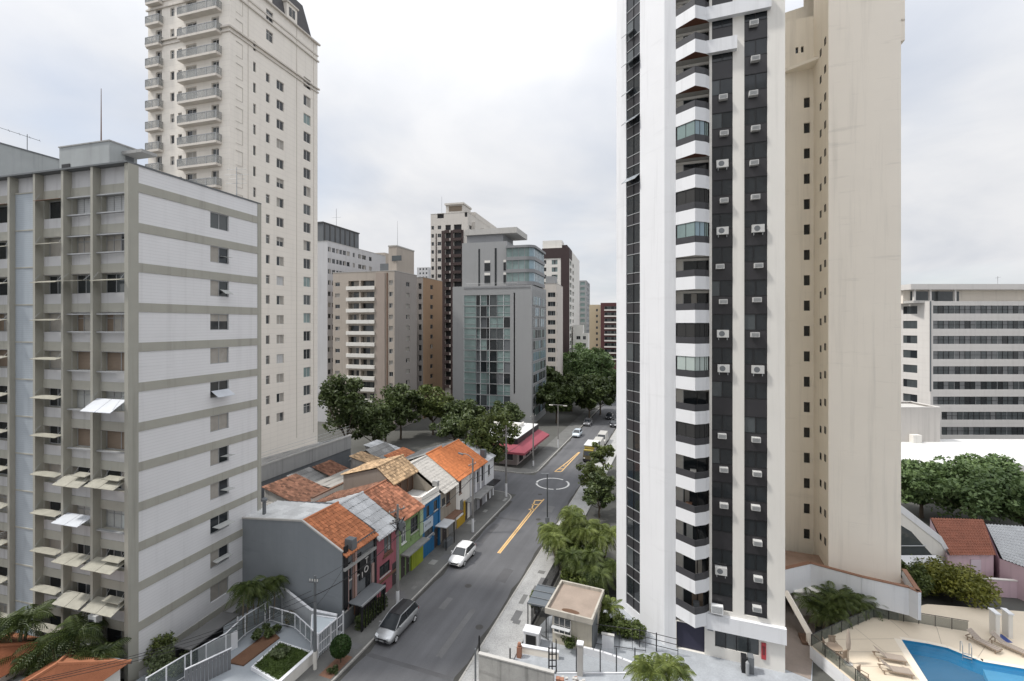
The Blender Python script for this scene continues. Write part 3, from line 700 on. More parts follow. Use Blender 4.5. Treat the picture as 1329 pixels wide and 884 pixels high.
# cream wings behind: recess with windows, its side and the blank front
xw, xr, yw, yb = 13.97, 19.4, 10.7, 15.8
fB = Face((8, yb), 0); fS = Face((xw, yb), -rad(90)); fW = Face((xw, yw), 0)
z3 = 3.2
for i in range(22):
    z_ = b.z(fB, 1047, 700)+i*2.61
    if z_ > 50.5: break
    b.win(fB, b.u(fB, 1043.3), b.u(fB, 1051.3), z_, z_+1.05, 'one', .2)
for p in (1032.5, 1039.5): b.win(fB, b.u(fB, p), b.u(fB, p+3.6), b.z(fB, 1036, 69), b.z(fB, 1036, 61), 'one', .2)
for i in range(24):
    z_ = b.z(fS, 1070.5, 706)+i*2.61
    if z_ > 54: break
    b.win(fS, b.u(fS, 1064.4), b.u(fS, 1066.2), z_-.25, z_+.4, 'one', -.035, False); b.win(fS, b.u(fS, 1070.2), b.u(fS, 1072.2), z_, z_+.65, 'one', -.035, False)
q = MB()
b.wall(q, fB, 0, xw-8, 0, 57.5, cream); b.wall(q, fS, 0, yb-yw, 0, 66, cream); b.wall(q, fW, 0, xr-xw, 0, 66, cream2)
q.quad((xr, yw, 0), (xr, 20, 0), (xr, 20, 66), (xr, yw, 66), m=cream2); q.quad((x9, yb, 57.5), (xw, yb, 57.5), (xw, 19.5, 59.5), (x9, 19.5, 60), m=cream)
q.quad((xw, 20, 0), (xr, 20, 0), (xr, 20, 66), (xw, 20, 66), m=cream); q.quad((xw, yw, 65.5), (xr, yw, 65.5), (xr, 20, 65.5), (xw, 20, 65.5), m=slab)
q.quad((x9, 18.5, 57), (xw, 18.5, 57), (xw, 18.5, 60.3), (x9, 18.5, 59.5), m=cream)
b.part('cream_wing', q)
m = MB(); zc = b.z(fB, 1060, 87); m.add([(xw-3.6, yb-.003, zc-.2), (xw-.002, yb-.003, zc+.15), (xw-.002, yb-1.9, zc+.15), (xw-3.6, yb-.003, zc+.15), (xw-.002, yb-1.9, zc-.1), (xw-.002, yb-.003, zc-.1)],
      [(0, 5, 4), (3, 2, 1), (0, 4, 2, 3), (4, 5, 1, 2)], cream); b.part('canopy', m)
for z_ in (b.z(fW, 1172, 20)-0.2, b.z(fW, 1172, 48)):
    m = MB(); m.box(xr+.003, xr+.5, yw+.6, yw+3.2, z_, z_+1.9, cream2); b.part('ledge', m)
m = MB(); m.tube([(9.2, yb-.1, 3.3), (9.2, yb-.1, 57.3)], .06, cream2, 6); m.tube([(9.9, yb-.1, 3.3), (9.9, yb-.1, 57.3)], .05, cream2, 6); b.part('rain_pipe', m)
b.flush(100)
# low annex with the white parapet round the cream wings
def LB(v): d = v-Vector((T3[0], T3[1], 0)); th = rad(20.2); return (d.x*math.cos(th)-d.y*math.sin(th), d.x*math.sin(th)+d.y*math.cos(th))
ax = [LB(G(*p, 4.2)) for p in ((1018, 745), (1051, 730), (1118, 748), (1180, 762), (1193, 768), (1168, 738))]
ax[0] = (x9+.01, ax[0][1])
poly = [ax[0], ax[1], ax[2], ax[3], ax[4], (ax[5][0]+.3, ax[5][1]), (xr+.3, 14), (x9+.01, 14)]
m = MB(); m.prism(poly, 2.1, 3.15, white, mat('terracotta_deck', (.30, .21, .16), .9, .25, 1.2, fine=.15)); b.part('annex_roof', m)
m = MB()
for i in range(5):
    a_, c_ = Vector(poly[i]), Vector(poly[i+1]); d = (c_-a_).normalized(); nn = Vector((d.y, -d.x))*.12
    m.prism([tuple(a_+nn*1.05), tuple(c_+nn*1.05), tuple(c_-nn), tuple(a_-nn)], 1.9, 4.16, white); m.prism([tuple(a_+nn*1.4), tuple(c_+nn*1.4), tuple(c_-nn*1.5), tuple(a_-nn*1.5)], 4.16, 4.23, mat('brown_coping', (.24, .13, .085), .8, .2, 2))
b.part('annex_parapet', m)
m = MB(); m.prism([(x9+2.2, 8.0), (ax[2][0], ax[2][1]+1.3), (ax[4][0]-1, ax[4][1]+1), (xr, 12), (x9+2.2, 12)], 0, 2.1, off); b.part('annex_wall', m)

# ---------------- 4. buildings of the middle distance
def ext(b, f, pxa, pxb): return abs(b.u(f, pxb)-b.u(f, pxa))
# white grey slab with the dark water tank
b = Bld('slab_block', 'long white grey slab block with small window rows and a dark water tank on top', 'building', XY(425, 122)[:2], 16)
H = b.z(b.R, 425, 313); D = b.u(b.R, 487); FHs = b.z(b.R, 440, 322)-b.z(b.R, 440, 336)
for i in range(14):
    z_ = b.z(b.R, 430, 321.5)-i*FHs-1.2
    for p0, p1 in ((425.6, 429.5), (431, 435), (436.5, 439.5), (440.5, 444), (445, 449), (450, 454), (458, 460.5), (465, 469), (470, 475), (479, 482.5)): b.win(b.R, b.u(b.R, p0), b.u(b.R, p1), z_, z_+1.25, rng.choice(['dark', 'dark', 'half', 'cur']), .12)
b.shell(13, D+6, H, mat('cool_white_render', (.50, .50, .51), .8, .07, .3, streak=.16), slab, .3, cope=slab); b.flush(100)
m = MB(); a1 = b.u(b.R, 474); m.box(-9, -2.2, 1, a1, H-.3, H+5.2, dkgrey); m.box(-9.2, -2.0, .8, a1+.2, H+5.2, H+5.5, mat('grey_black', (.09, .09, .09), .8, .3))
for i in range(7): m.box(-2.199, -2.02, 1.5+i*2.2, 1.8+i*2.2, H, H+5.19, mat('grey_black', (.09, .09, .09), .8, .3))
b.part('water_tank', m)
m = MB(); m.tube([(-4, 9, H+5.5), (-4, 9, H+11)], .06, alu, 5); m.tube([(-5.5, 9, H+8.5), (-2.5, 9, H+8.5)], .04, alu, 4); b.part('antenna', m)

# beige block with balconies
b = Bld('balcony_block', 'beige apartment block with stacked open balconies behind the dark street tree', 'building', XY(512, 112)[:2], 16)
H = b.z(b.F, 470, 353); W = -b.u(b.F, 432); D = b.u(b.R, 541); fh = 2.95
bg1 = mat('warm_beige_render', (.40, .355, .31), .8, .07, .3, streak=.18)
zt0 = b.z(b.F, 470, 364)
for i in range(12):
    z_ = zt0-i*2.78-1.3
    b.win(b.F, b.u(b.F, 435), b.u(b.F, 441), z_, z_+.95, rng.choice(['half', 'dark', 'cur', 'top']), .15)
    b.win(b.F, b.u(b.F, 452), b.u(b.F, 466), z_-.7, z_+1.25, None, 1.2); b.win(b.F, b.u(b.F, 468), b.u(b.F, 486), z_-.7, z_+1.25, None, 1.2)
    b.win(b.F, b.u(b.F, 505), b.u(b.F, 510), z_, z_+1.1, rng.choice(['half', 'cur', 'dark']), .15)
    b.win(b.R, b.u(b.R, 527), b.u(b.R, 531.5), z_+.1, z_+1.2, rng.choice(['dark', 'half', 'cur']), .15)
q = MB(); b.shell(W, D, H, bg1, slab, .3, q, cope=slab, mR=mat('warm_grey_shade_render', (.31, .285, .268), .8, .07, .3, streak=.16)); b.flush(100)  # right face: darker copy of the beige, its shade put into the colour
for i in range(12):
    z_ = zt0-i*2.78-2.0
    m = MB(); m.box(b.u(b.F, 450.5), b.u(b.F, 487), -.5, -.003, z_-.35, z_+.55, off); b.part('balcony_parapet', m)
    m = MB()
    for p0, p1 in ((452.5, 465.5), (468.5, 485.5)):
        x0, x1 = b.u(b.F, p0), b.u(b.F, p1)
        for j in range(4): m.quad((x0+(x1-x0)*j/4, 1.15-.01*j, z_), (x0+(x1-x0)*(j+1)/4, 1.15-.01*j, z_), (x0+(x1-x0)*(j+1)/4, 1.15-.01*j, z_+1.9), (x0+(x1-x0)*j/4, 1.15-.01*j, z_+1.9), m=rng.choice([glass, glass, curtain, glass2]))
    b.part('balcony_door', m)
m = MB(); m.box(b.u(b.F, 488.5), b.u(b.F, 500), -.25, -.004, 0, H-.4, mat('pinkish_brown_pier', (.34, .285, .25), .8, .06, .3, streak=.15)); m.box(b.u(b.F, 502), b.u(b.F, 503.3), -.12, -.004, 0, H-.4, rust); b.part('pier', m)
m = MB(); x0, x1 = b.u(b.F, 500), -.3; m.box(x0, x1, 1.5, D-1, H-.2, H+6.2, bg1); m.box(x0-.1, x1+.1, 1.4, D-.9, H+6.2, H+6.5, slab); m.box(x0-3, x0-.004, 2.5, D-2, H-.2, H+2.2, dkgrey); m.box(x0+1.0, x0+3.6, 1.35, 1.49, H+2.6, H+3.9, glass2); b.part('penthouse', m)
m = MB(); m.tube([(-1.5, 4, H+6.5), (-1.5, 4, H+13)], [.06, .03], alu, 5); b.part('antenna', m)

# the orange brown block beside it
b = Bld('ochre_block', 'narrow orange brown apartment block between the beige block and the dark striped tower', 'building', XY(549, 126)[:2], 16)
H = b.z(b.R, 549, 360); D = b.u(b.R, 574)
for i in range(12):
    z_ = b.z(b.R, 560, 371)-i*2.8-1; b.win(b.R, b.u(b.R, 558.5), b.u(b.R, 562), z_, z_+1.2, rng.choice(['half', 'dark', 'dark']), .15)
    b.win(b.F, b.u(b.F, 543), b.u(b.F, 547), z_-.3, z_+1.3, 'dark', .4)
b.shell(10, D, H, mat('ochre_render', (.33, .22, .14), .85, .08, .3, streak=.2), slab, .3, cope=slab, mF=mat('warm_grey_shade_render', (.37, .345, .325))); b.flush(100)
b = Bld('far_block', 'tiny pale apartment block seen far off over the orange brown block', 'building', XY(556, 330)[:2], 16)
H = b.z(b.F, 548, 347)
for i in range(4):
    for x in (-1.5, -4, -6.5): b.win(b.F, x-.6, x+.6, H-2-i*3, H-.6-i*3, 'dark')
b.shell(9, 9, H, lavF, slab); b.flush(60)
b = Bld('far_block', 'pale far block peeking out left of the beige penthouse', 'building', XY(499, 190)[:2], 16)
H = b.z(b.F, 495, 328)
for i in range(6):
    for x in (-1.8, -4.6): b.win(b.F, x-.7, x+.7, H-3.6-i*3, H-2.2-i*3, 'dark')
b.shell(8, 14, H, mat('warm_beige_render', (1, 1, 1)), slab); b.flush(60)

# dark striped tower
b = Bld('striped_tower', 'tall cream tower with a dark brown balcony stripe and stepped penthouse', 'building', XY(607, 163)[:2], 14)
H = b.z(b.F, 580, 277); W = -b.u(b.F, 559); D = b.u(b.R, 654); tw = mat('tower_cream', (.56, .53, .49), .8, .06, .2, streak=.14)
fh = 2.9; zt0 = b.z(b.F, 566, 293.5)
for i in range(20):
    z_ = zt0-i*fh-1.2
    b.win(b.F, b.u(b.F, 559.8), b.u(b.F, 563.2), z_, z_+1.3, 'dark', .3); b.win(b.F, b.u(b.F, 568), b.u(b.F, 572.5), z_, z_+1.3, 'dark', .3)
    b.win(b.F, b.u(b.F, 578), b.u(b.F, 585), z_-.6, z_+1.4, None, .5); b.win(b.F, b.u(b.F, 589), b.u(b.F, 599), z_-.6, z_+1.4, None, .5)
    for p0, p1 in ((609, 612.5), (621, 624.5), (633, 636), (641, 643.5)): b.win(b.R, b.u(b.R, p0), b.u(b.R, p1), z_, z_+1.4, 'dark', .3)
b.win(b.F, b.u(b.F, 567.5), b.u(b.F, 576), zt0+2.7, zt0+4.5, None, .3); b.win(b.F, b.u(b.F, 603), b.u(b.F, 606.5), zt0+2.7, zt0+4.5, None, .3)
b.shell(W, D, H, tw, slab, .3, cope=tw); b.flush(100)
dst = mat('dark_brown_render', (.055, .038, .036), .8, .2, .5)
m = MB(); m.box(b.u(b.F, 573.5), b.u(b.F, 577.5), -.35, -.003, 0, H-6.2, dst); m.box(b.u(b.F, 585.5), b.u(b.F, 588.5), -.4, -.003, 0, H-6.2, dst); m.box(b.u(b.F, 599.2), b.u(b.F, 601.5), -.3, -.003, 0, H-6.2, dst); m.box(b.u(b.F, 565.5), b.u(b.F, 566.7), -.1, -.003, 0, H-7, dst)
b.part('dark_pier', m)
for i in range(20):
    z_ = zt0-i*fh-1.8; m = MB(); m.box(b.u(b.F, 577.6), b.u(b.F, 585.4), -.5, -.004, z_-.9, z_+.1, dst); m.box(b.u(b.F, 588.6), b.u(b.F, 599.1), -.5, -.004, z_-.9, z_+.1, dst); m.box(b.u(b.F, 584.2), b.u(b.F, 585.3), -.55, -.51, z_-.85, z_+.05, tw); b.part('balcony_parapet', m)
m = MB()
for p0 in (607.8, 620, 632.5): m.box(.004, 1.1, b.u(b.R, p0+5), b.u(b.R, p0+9.5), 0, H-2.5, tw)
b.part('bay', m)
m = MB(); m.box(b.u(b.F, 577), b.u(b.F, 600), 1.2, 9, H-.3, H+3.2, tw); m.box(b.u(b.F, 576), b.u(b.F, 601), .6, 9.5, H+3.2, H+3.8, tw); m.box(b.u(b.F, 581), b.u(b.F, 598), 1.15, 1.19, H+.9, H+2.8, mat('brown_shade', (.2, .16, .12))); m.box(-6, -.5, 10, D-6, H-.3, H+2.4, tw); b.part('penthouse', m)
m = MB(); m.tube([(-W+3, 3, H), (-W+3, 3, H+7)], .06, alu, 5); b.part('antenna', m)

# the grey office block with glazed corner
gy = mat('grey_cladding', (.30, .305, .31), .6, .05, .3, streak=.06); gy2 = mat('mid_grey_cladding', (.235, .24, .25), .6, .06, .3, streak=.08)
b = Bld('office_block', 'modern grey office block with green glazed grid front and rounded glass upper corner', 'building', XY(690, 117)[:2], 16)
H = b.z(b.F, 640, 371); W = -b.u(b.F, 587.5); D = 18; H2_ = b.z(b.F, 640, 318)
b.win(b.F, b.u(b.F, 602), b.u(b.F, 662), 2.5, b.z(b.F, 630, 383), None, .9)
b.win(b.F, b.u(b.F, 666.5), b.u(b.F, 668.5), 8, b.z(b.F, 667, 380), None, .5)
q = MB(); b.shell(W, D, H, gy, slab, .4, q); 
b.wins = []
x0, x1 = b.u(b.F, 602), b.u(b.F, 662); zt = b.z(b.F, 630, 383); fh = 2.9
for i in range(11):
    z0 = zt-(i+1)*fh
    if z0 < 1: break
    m = MB(); m.box(x0+.01, x1-.01, .05, .895, z0, z0+.22, gy); b.part('floor_slab', m)
    xs = [x0+(x1-x0)*v for v in (0, .27, .36, .50, .56, .72, .86, 1)]
    m = MB()
    for j in range(7):
        r_ = rng.random(); mt = gglass if (j in (0, 5, 6) and r_ < .55) else rng.choice([glass, glass2, glass2, gglass, glass, dkgrey])
        y_ = .12+.62*rng.random() if j in (1, 2, 3) else .16
        m.quad((xs[j]+.04, y_, z0+.23), (xs[j+1]-.04, y_, z0+.23), (xs[j+1]-.04, y_, z0+fh-.02), (xs[j]+.04, y_, z0+fh-.02), m=mt)
        m.box(xs[j]-.04, xs[j]+.04, .04, .5, z0+.221, z0+fh-.003, gy2 if j % 2 else whitemetal)
        if mt is gglass: m.box(xs[j]+.05, xs[j+1]-.05, .11, .15, z0+1.1, z0+1.2, alu)
    b.part('glazed_bay', m)
m = MB()
for i in range(11):
    z0 = zt-(i+1)*fh
    for j in range(7): m.box(.003, .08, 1.4+j*2.2, 3.3+j*2.2, z0+.4, z0+2.5, rng.choice([gglass, glass2, bglass, glass]))
    m.box(.002, .14, .8, 17.2, z0+.1, z0+.32, gy)
o = b.part('side_glazing', m)
m = MB()
for j in range(8): m.box(.142, .2, 1.25+j*2.2-.06, 1.25+j*2.2+.06, 4, H-1, gy)
b.part('side_mullion', m)
up = MB(); ux0, ux1 = b.u(b.F, 596), b.u(b.F, 655); y_s = 2.0
cols = [(617.5, 619.5, 0), (625.5, 633, 1), (639, 641.5, 0), (650.5, 655, 1)]
zu0, zu1 = H+.3, b.z(b.F, 630, 329)
up.box(ux0, ux1, y_s, y_s+12, H-.4, H2_+1.2, gy)
for p0, p1, k in cols:
    xa, xb_ = b.u(b.F, p0), b.u(b.F, p1)
    if not k: up.box(xa, xb_, y_s-.05, y_s-.004, H, zu1+1.6, glass)
    else:
        for j in range(2): up.box(xa, xb_, y_s-.05, y_s-.004, H+.8+j*3.3, H+2.9+j*3.3, glass); up.box(xa, xb_, y_s-.05, y_s-.004, H+3.0+j*3.3, H+3.6+j*3.3, off)
b.part('upper_wall', up)
m = MB(); m.box(b.u(b.F, 600), b.u(b.F, 648), y_s+1.2, y_s+11, H2_+1.2, H2_+3.4, gy2); m.box(b.u(b.F, 599), b.u(b.F, 667), y_s+.6, y_s+12, H2_+3.4, H2_+4.9, slab); b.part('penthouse', m)
# glazed corner floors with a rounded end
def rounded(e, n=8):
    xa, xe = b.u(b.F, 655)+.01, b.u(b.F, 690)+e; ye = 15
    pts = [(xa, y_s-.6-e)]
    for j in range(n+1):
        a_ = rad(-90+90*j/n*.9); pts.append((xe-2.2+2.2*math.cos(a_), y_s-.6-e+2.2+2.2*math.sin(a_)))
    return pts+[(xe, ye), (xa, ye)]
for j in range(3):
    z0 = H+.1+j*3.2+1.0
    m = MB(); m.prism(rounded(.25), z0-.9, z0, gy2); o = b.part('upper_floor', m)
    g_ = MB(); pts = rounded(0); n = len(pts)
    for i in range(n-1):
        p, p2 = pts[i], pts[i+1]; g_.quad((p[0], p[1], z0+.002), (p2[0], p2[1], z0+.002), (p2[0], p2[1], z0+2.298), (p[0], p[1], z0+2.298), m=bglass if i > 3 else gglass)
    a_, c_ = Vector(pts[0]), Vector(pts[1])
    for v in (0, .33, .66, 1): p = a_.lerp(c_, v); g_.tube([(p.x, p.y-.05, z0), (p.x, p.y-.05, z0+2.3)], .06, alu, 4)
    for v in range(7): g_.tube([(pts[-2][0]+.05, 4.5+v*1.7, z0), (pts[-2][0]+.05, 4.5+v*1.7, z0+2.3)], .06, alu, 4)
    g_.build('glazing', o)
m = MB(); m.prism(rounded(.5), H+.1+3*3.2+.1, H+.1+3*3.2+.7, gy2); b.part('upper_roof', m)
m = MB(); m.box(b.u(b.F, 602), -.5, -.1, -.003, H-.6, H-.2, gy2)
for j in range(12): m.tube([(b.u(b.F, 603)+j*1.3, .6, H-.4), (b.u(b.F, 603)+j*1.3, .6, H+.75)], .03, alu, 4)
m.tube([(b.u(b.F, 603), .6, H+.75), (b.u(b.F, 603)+14.3, .6, H+.75)], .03, alu, 4); b.part('terrace_rail', m)

# cream narrow block, brown and white tower, glass tower, cream/red block
b = Bld('cream_block', 'narrow cream office block with wide windows right of the grey office block', 'building', XY(722, 145)[:2], 14)
H = b.z(b.F, 715, 368); W = -b.u(b.F, 699); D = b.u(b.R, 730.5)
for i in range(13):
    z_ = b.z(b.F, 716, 380)-i*2.9-1.4; b.win(b.F, b.u(b.F, 711), b.u(b.F, 722)-.3, z_, z_+1.5, rng.choice(['three', 'four']), .15); b.win(b.R, 1.2, 2.2, z_, z_+1.2, 'one', .15)
b.shell(W, D, H, mat('warm_white_render', (.60, .555, .51), .8, .06, .3, streak=.15), slab, .3, cope=slab); b.flush(60)
m = MB(); m.box(-3.5, -.6, .8, 6, H-.3, H+2.4, gy); b.part('penthouse', m)
b = Bld('brown_white_tower', 'white apartment tower with dark brown crown and vertical stripe', 'building', XY(738.5, 180)[:2], 14)
H = b.z(b.F, 720, 322); W = -b.u(b.F, 704); D = b.u(b.R, 752); dbr = mat('deep_brown_render', (.052, .035, .035), .7, .15)
for i in range(17):
    z_ = b.z(b.F, 720, 338)-i*2.9-1.3
    b.win(b.F, b.u(b.F, 705.5), b.u(b.F, 709), z_, z_+1.5, 'dark', .3); b.win(b.F, b.u(b.F, 716), b.u(b.F, 723.5), z_-.3, z_+1.5, 'gmix', .3); b.win(b.R, 2.5, 8.5, z_-.4, z_+1.5, rng.choice(['four', 'gmix']), .4); b.win(b.R, 12, 17, z_-.2, z_+1.4, 'three', .4)
b.shell(W, D, H, off, slab, .3); b.flush(100)
m = MB(); m.box(-W-.15, .15, -.15, -.003, H-4, H, dbr); m.box(.003, .15, -.149, 9, H-4, H, dbr); m.box(b.u(b.F, 728), .151, -.152, -.003, 0, H-4.001, dbr); m.box(-W-.1, -3, 1, 8, H, H+3.2, off); m.box(-3, -1, 2, 10, H, H+1.4, dbr); b.part('brown_facing', m)
b = Bld('low_wing', 'small white apartment wing at the foot of the brown and white tower', 'building', XY(763, 186)[:2], 14)
H = b.z(b.F, 758, 433)
for i in range(3): b.win(b.F, -4.6, -3, H-2.4-i*2.9, H-1-i*2.9, 'dark'); b.win(b.F, -2, -.8, H-2.4-i*2.9, H-1-i*2.9, 'dark')
b.shell(6, 8, H, off, slab, .3); m = MB(); m.box(-5.9, -2, .5, 6, H, H+3.5, off); b.part('penthouse', m); b.flush(60)
b = Bld('glass_tower', 'slim grey blue glass tower beyond the brown and white tower', 'building', XY(761, 260)[:2], 14)
H = b.z(b.F, 757, 364); W = -b.u(b.F, 749); D = b.u(b.R, 768)
for i in range(16):
    z_ = H-2.6-i*3; b.win(b.F, -3.4, -.8, z_, z_+1.8, 'green1', .1)
    for j in range(4): b.win(b.R, 1+j*5, 4.8+j*5, z_, z_+1.8, rng.choice(['green1', 'one', 'blue']), .1)
b.shell(W, min(D, 25), H, gy, slab, .3); b.flush(100)
b = Bld('cream_block', 'small cream block with tiny windows beside the dark red block, far down the street', 'building', XY(778.5, 238)[:2], 14)
H = b.z(b.F, 772, 395.5); W = -b.u(b.F, 765)
for i in range(9): b.win(b.F, b.u(b.F, 773.5), b.u(b.F, 776), H-3.5-i*3, H-2.2-i*3, 'dark', .1)
b.shell(W, 10, H, mat('straw_render', (.52, .44, .31), .8, .05), slab, .3); b.flush(60)
b = Bld('red_block', 'dark red apartment block with white balcony bands far down the street', 'building', XY(803, 225)[:2], 14)
H = b.z(b.F, 790, 393)
for i in range(9): b.win(b.F, -6.8, -.6, H-3.2-i*3, H-1.7-i*3, 'four', .3)
b.shell(-b.u(b.F, 779.5), 10, H, mat('dark_red_render', (.10, .042, .043), .8, .1), slab, .3)
for i in range(9): m = MB(); m.box(-6.9, -.5, -.4, -.003, H-3.9-i*3, H-3.3-i*3, off); b.part('balcony_parapet', m)
b.flush(60)
for p, Y, wd, lab in ((772, 300, 9, 'tiny far house with red tiled roof among trees, nearer the dark red block'), (766, 262, 8, 'tiny far pink house with tiled roof left of its neighbour among trees'), (789, 290, 8, 'tiny far house with tiled roof below the dark red block')):
    o = XY(p, Y); t = thing('small_house', lab, 'house', o, -rad(14))
    h = CH-(450-420)*Y/600; m = MB(); m.box(-wd/2, wd/2, 0, 7, 0, h, mat('straw_render', (1, 1, 1))); 
    for x in (-wd/4, wd/4): m.box(x-.6, x+.6, -.05, -.003, h-2.4, h-1, glass)
    m.build('wall', t)
    m = MB(); m.add([(-wd/2-.3, -.4, h), (wd/2+.3, -.4, h), (wd/2+.3, 7.4, h), (-wd/2-.3, 7.4, h), (-wd/2-.3, 3.5, h+2.2), (wd/2+.3, 3.5, h+2.2)], [(0, 1, 5, 4), (2, 3, 4, 5), (1, 2, 5), (3, 0, 4)], mat('far_tile', (.36, .16, .09), .85, .2)); m.build('roof', t)

# ---------------- 5. the white office building at the right edge
b = Bld('office_building', 'white office building with continuous dark window strips at the right edge', 'building', XY(1207.5, 92)[:2], 0)
ow = mat('white_panel', (.60, .58, .56), .7, .05, .4, streak=.10, courses=(1.5, .03))
fM = Face((0, 0), 0); fL = Face((-7.5*math.sin(rad(19)), 7.5*0-0+7.5*math.cos(rad(19))), -rad(90-19))
H = b.z(fM, 1250, 391); rowz = [b.z(fM, 1250, 401.5+i*19.7) for i in range(9)]
Wm = b.u(fM, 1420)
for i, zt in enumerate(rowz):
    z0 = zt-.02; x0 = b.u(fM, 1211 if i < 7 else 1222)
    b.op.setdefault(fM, []).append((x0, Wm-1, zt-.85, zt+.75, .14))
    m = MB(); n = int((Wm-1-x0)/1.05)
    for j in range(n):
        xa, xb_ = x0+(Wm-1-x0)*j/n, x0+(Wm-1-x0)*(j+1)/n
        m.quad((xa, .12, zt-.85), (xb_, .12, zt-.85), (xb_, .12, zt+.75), (xa, .12, zt+.75), m=rng.choice([glass2, glass2, glass, mat('grey_blind', (.17, .175, .18), .4, .2, 1)])); m.box(xa-.025, xa+.025, .06, .118, zt-.85, zt+.75, black if j % 4 else alu)
    m.box(x0, Wm-1, .065, .117, zt-.05, zt+.0, black)
    b.part('window_strip', m)
    if i < 7:
        u0, u1 = 7.5*.12, 7.5*.62
        u0, u1 = b.u(fL, 1172), b.u(fL, 1190.5)
        b.op.setdefault(fL, []).append((u0, u1, zt-.85, zt+.75, .14))
        m = MB()
        for j in range(4): m.quad(fL.p(u0+(u1-u0)*j/4+.03, zt-.85, .12), fL.p(u0+(u1-u0)*(j+1)/4, zt-.85, .12), fL.p(u0+(u1-u0)*(j+1)/4, zt+.75, .12), fL.p(u0+(u1-u0)*j/4+.03, zt+.75, .12), m=rng.choice([glass2, glass2, glass]))
        b.part('window_strip', m)
q = MB(); b.wall(q, fM, 0, Wm, 0, H, ow); b.wall(q, fL, -6, 7.5, 0, H, ow)
q.quad((Wm, 0, 0), (Wm, 25, 0), (Wm, 25, H), (Wm, 0, H), m=ow); q.quad((fL.o[0], fL.o[1], H-.3), (0, 0, H-.3), (Wm, 0, H-.3), (Wm, 25, H-.3), (-8, 25, H-.3), m=slab); b.part('wall', q)
m = MB(); m.box(-.15, .1, -.1, -.003, 12.5, H, dkgrey); b.part('corner_joint', m)
m = MB(); m.box(-2.5, Wm, 3.5, 22, H-.3, H+2.4, cream2); m.box(-1, 9, 3.4, 3.49, H+.2, H+2.2, glass2); m.box(-3.2, Wm+.5, .8, 24, H+2.4, H+3.5, ow)
m.box(-2.6, 1.5, .9, 3.3, H-.3, H+.2, slab)
for x in (-2.2, 1, 6): m.box(x, x+.35, 1.2, 1.6, H-.29, H+2.39, ow)
b.part('penthouse', m)
m = MB(); m.tube([(17.6, 4, H+3.5), (17.6, 4, H+5.4)], .05, alu, 5); m.tube([(17.1, 4, H+5), (18.2, 4, H+5.2)], .04, alu, 5); b.part('antenna', m)
# parking hall in front of it: blank wall and white flat roof
b = Bld('warehouse', 'low building with a broad white flat roof in front of the white office building', 'building', XY(1170, 66)[:2], 0)
m = MB(); z5 = 5.0; m.prism([(-3, 18), (40, 18), (40, 2.5), (3.2, 2.5)], 0, z5, off, mat('bright_white_roof', (.60, .60, .59), .8, .12, .3, streak=.1, fine=.04)); b.part('wall', m)
m = MB()
for i in range(3): m.tube([(-3+i*.35, 17.9-i*.25, z5+.02), (3.2+i*.35, 2.6-i*.25, z5-.25*i)], .12, alu, 5)
b.part('gutter', m)
b = Bld('blank_wall_annex', 'plain pale beige annex wall at the foot of the white office building', 'building', XY(1220, 82)[:2], 0)
zz_ = b.z(b.F, 1200, 529); b.shell(16, 6, zz_, mat('pale_render', (.50, .475, .45), .8, .06, .4, streak=.2), slab, .3, cope=ow); m = MB(); m.box(-5.5, -4, -.9, -.003, 5.0, 6.4, off); b.part('balcony', m)
# ---------------- 6. ground, road, pavements, markings
m = MB(); m.quad((-1500, -60, -.02), (1500, -60, -.02), (1500, 3500, -.02), (-1500, 3500, -.02), m=groundm); structure('ground', m)
KL, KR, S0, S1 = -23.7, -15.2, 8, 420
X0, X1 = 66.2, 75.6                                       # the side street
m = MB(); m.quad(ST(S0, KL), ST(S0, KR), ST(S1, KR), ST(S1, KL), m=asphalt); m.quad(ST(X0, KL), ST(X1, KL), ST(X1, -110), ST(X0, -110), m=asphalt); structure('road', m)
def pavement(name, poly, mtop, h=.13):
    m = MB(); pts = [tuple(ST(s, t))[:2] for s, t in poly]; m.prism(pts, -.02, h, mtop); return structure(name, m)
def arc(s, t, r, a0, a1, n=6): return [(s+r*math.cos(rad(a0+(a1-a0)*i/n)), t+r*math.sin(rad(a0+(a1-a0)*i/n))) for i in range(n+1)]
lp = [(S0, -27.2), (S0, KL-.16)]+[(x, y) for x, y in arc(X0-2.4, KL-2.56, 2.4, 90, 0)]+[(X0-.16, -60), (X0-2.4, -60), (X0-2.4, -27.2)]
pavement('pavement', lp, pave)
rp_ = [(X1+2.4, -60), (X1+.16, -60)]+[(x, y) for x, y in arc(X1+2.56, KL-2.56, 2.4, 180, 90)]+[(S1, KL-.16), (S1, -27), (X1+2.4, -27)]
pavement('pavement', rp_, pave)
pavement('pavement', [(S0, KR+.16), (S1, KR+.16), (S1, -12.2), (S0, -12.2)], mosaic)
def kerb(pts):
    m = MB()
    for i in range(len(pts)-1):
        a, b_ = ST(*pts[i]), ST(*pts[i+1]); L = (b_-a).length; n = max(1, int(L/1.1)); d = (b_-a)/n; nn = Vector((d.y, -d.x, 0)).normalized()*.075
        for j in range(n):
            p, q = a+d*(j+.012), a+d*(j+.988); m.prism([tuple(p-nn)[:2], tuple(q-nn)[:2], tuple(q+nn)[:2], tuple(p+nn)[:2]], -.02, .145+rng.uniform(-.006, .008), kerbm)
    return structure('kerb', m)
kerb([(S0, KL-.078)]+[(X0-2.4, KL-.078)]+arc(X0-2.4, KL-2.56, 2.48, 90, 0)+[(X0-.08, -60)])
kerb([(X1+.08, -60)]+arc(X1+2.56, KL-2.56, 2.48, 180, 90)+[(200, KL-.078)])
kerb([(S0, KR+.078), (200, KR+.078)])
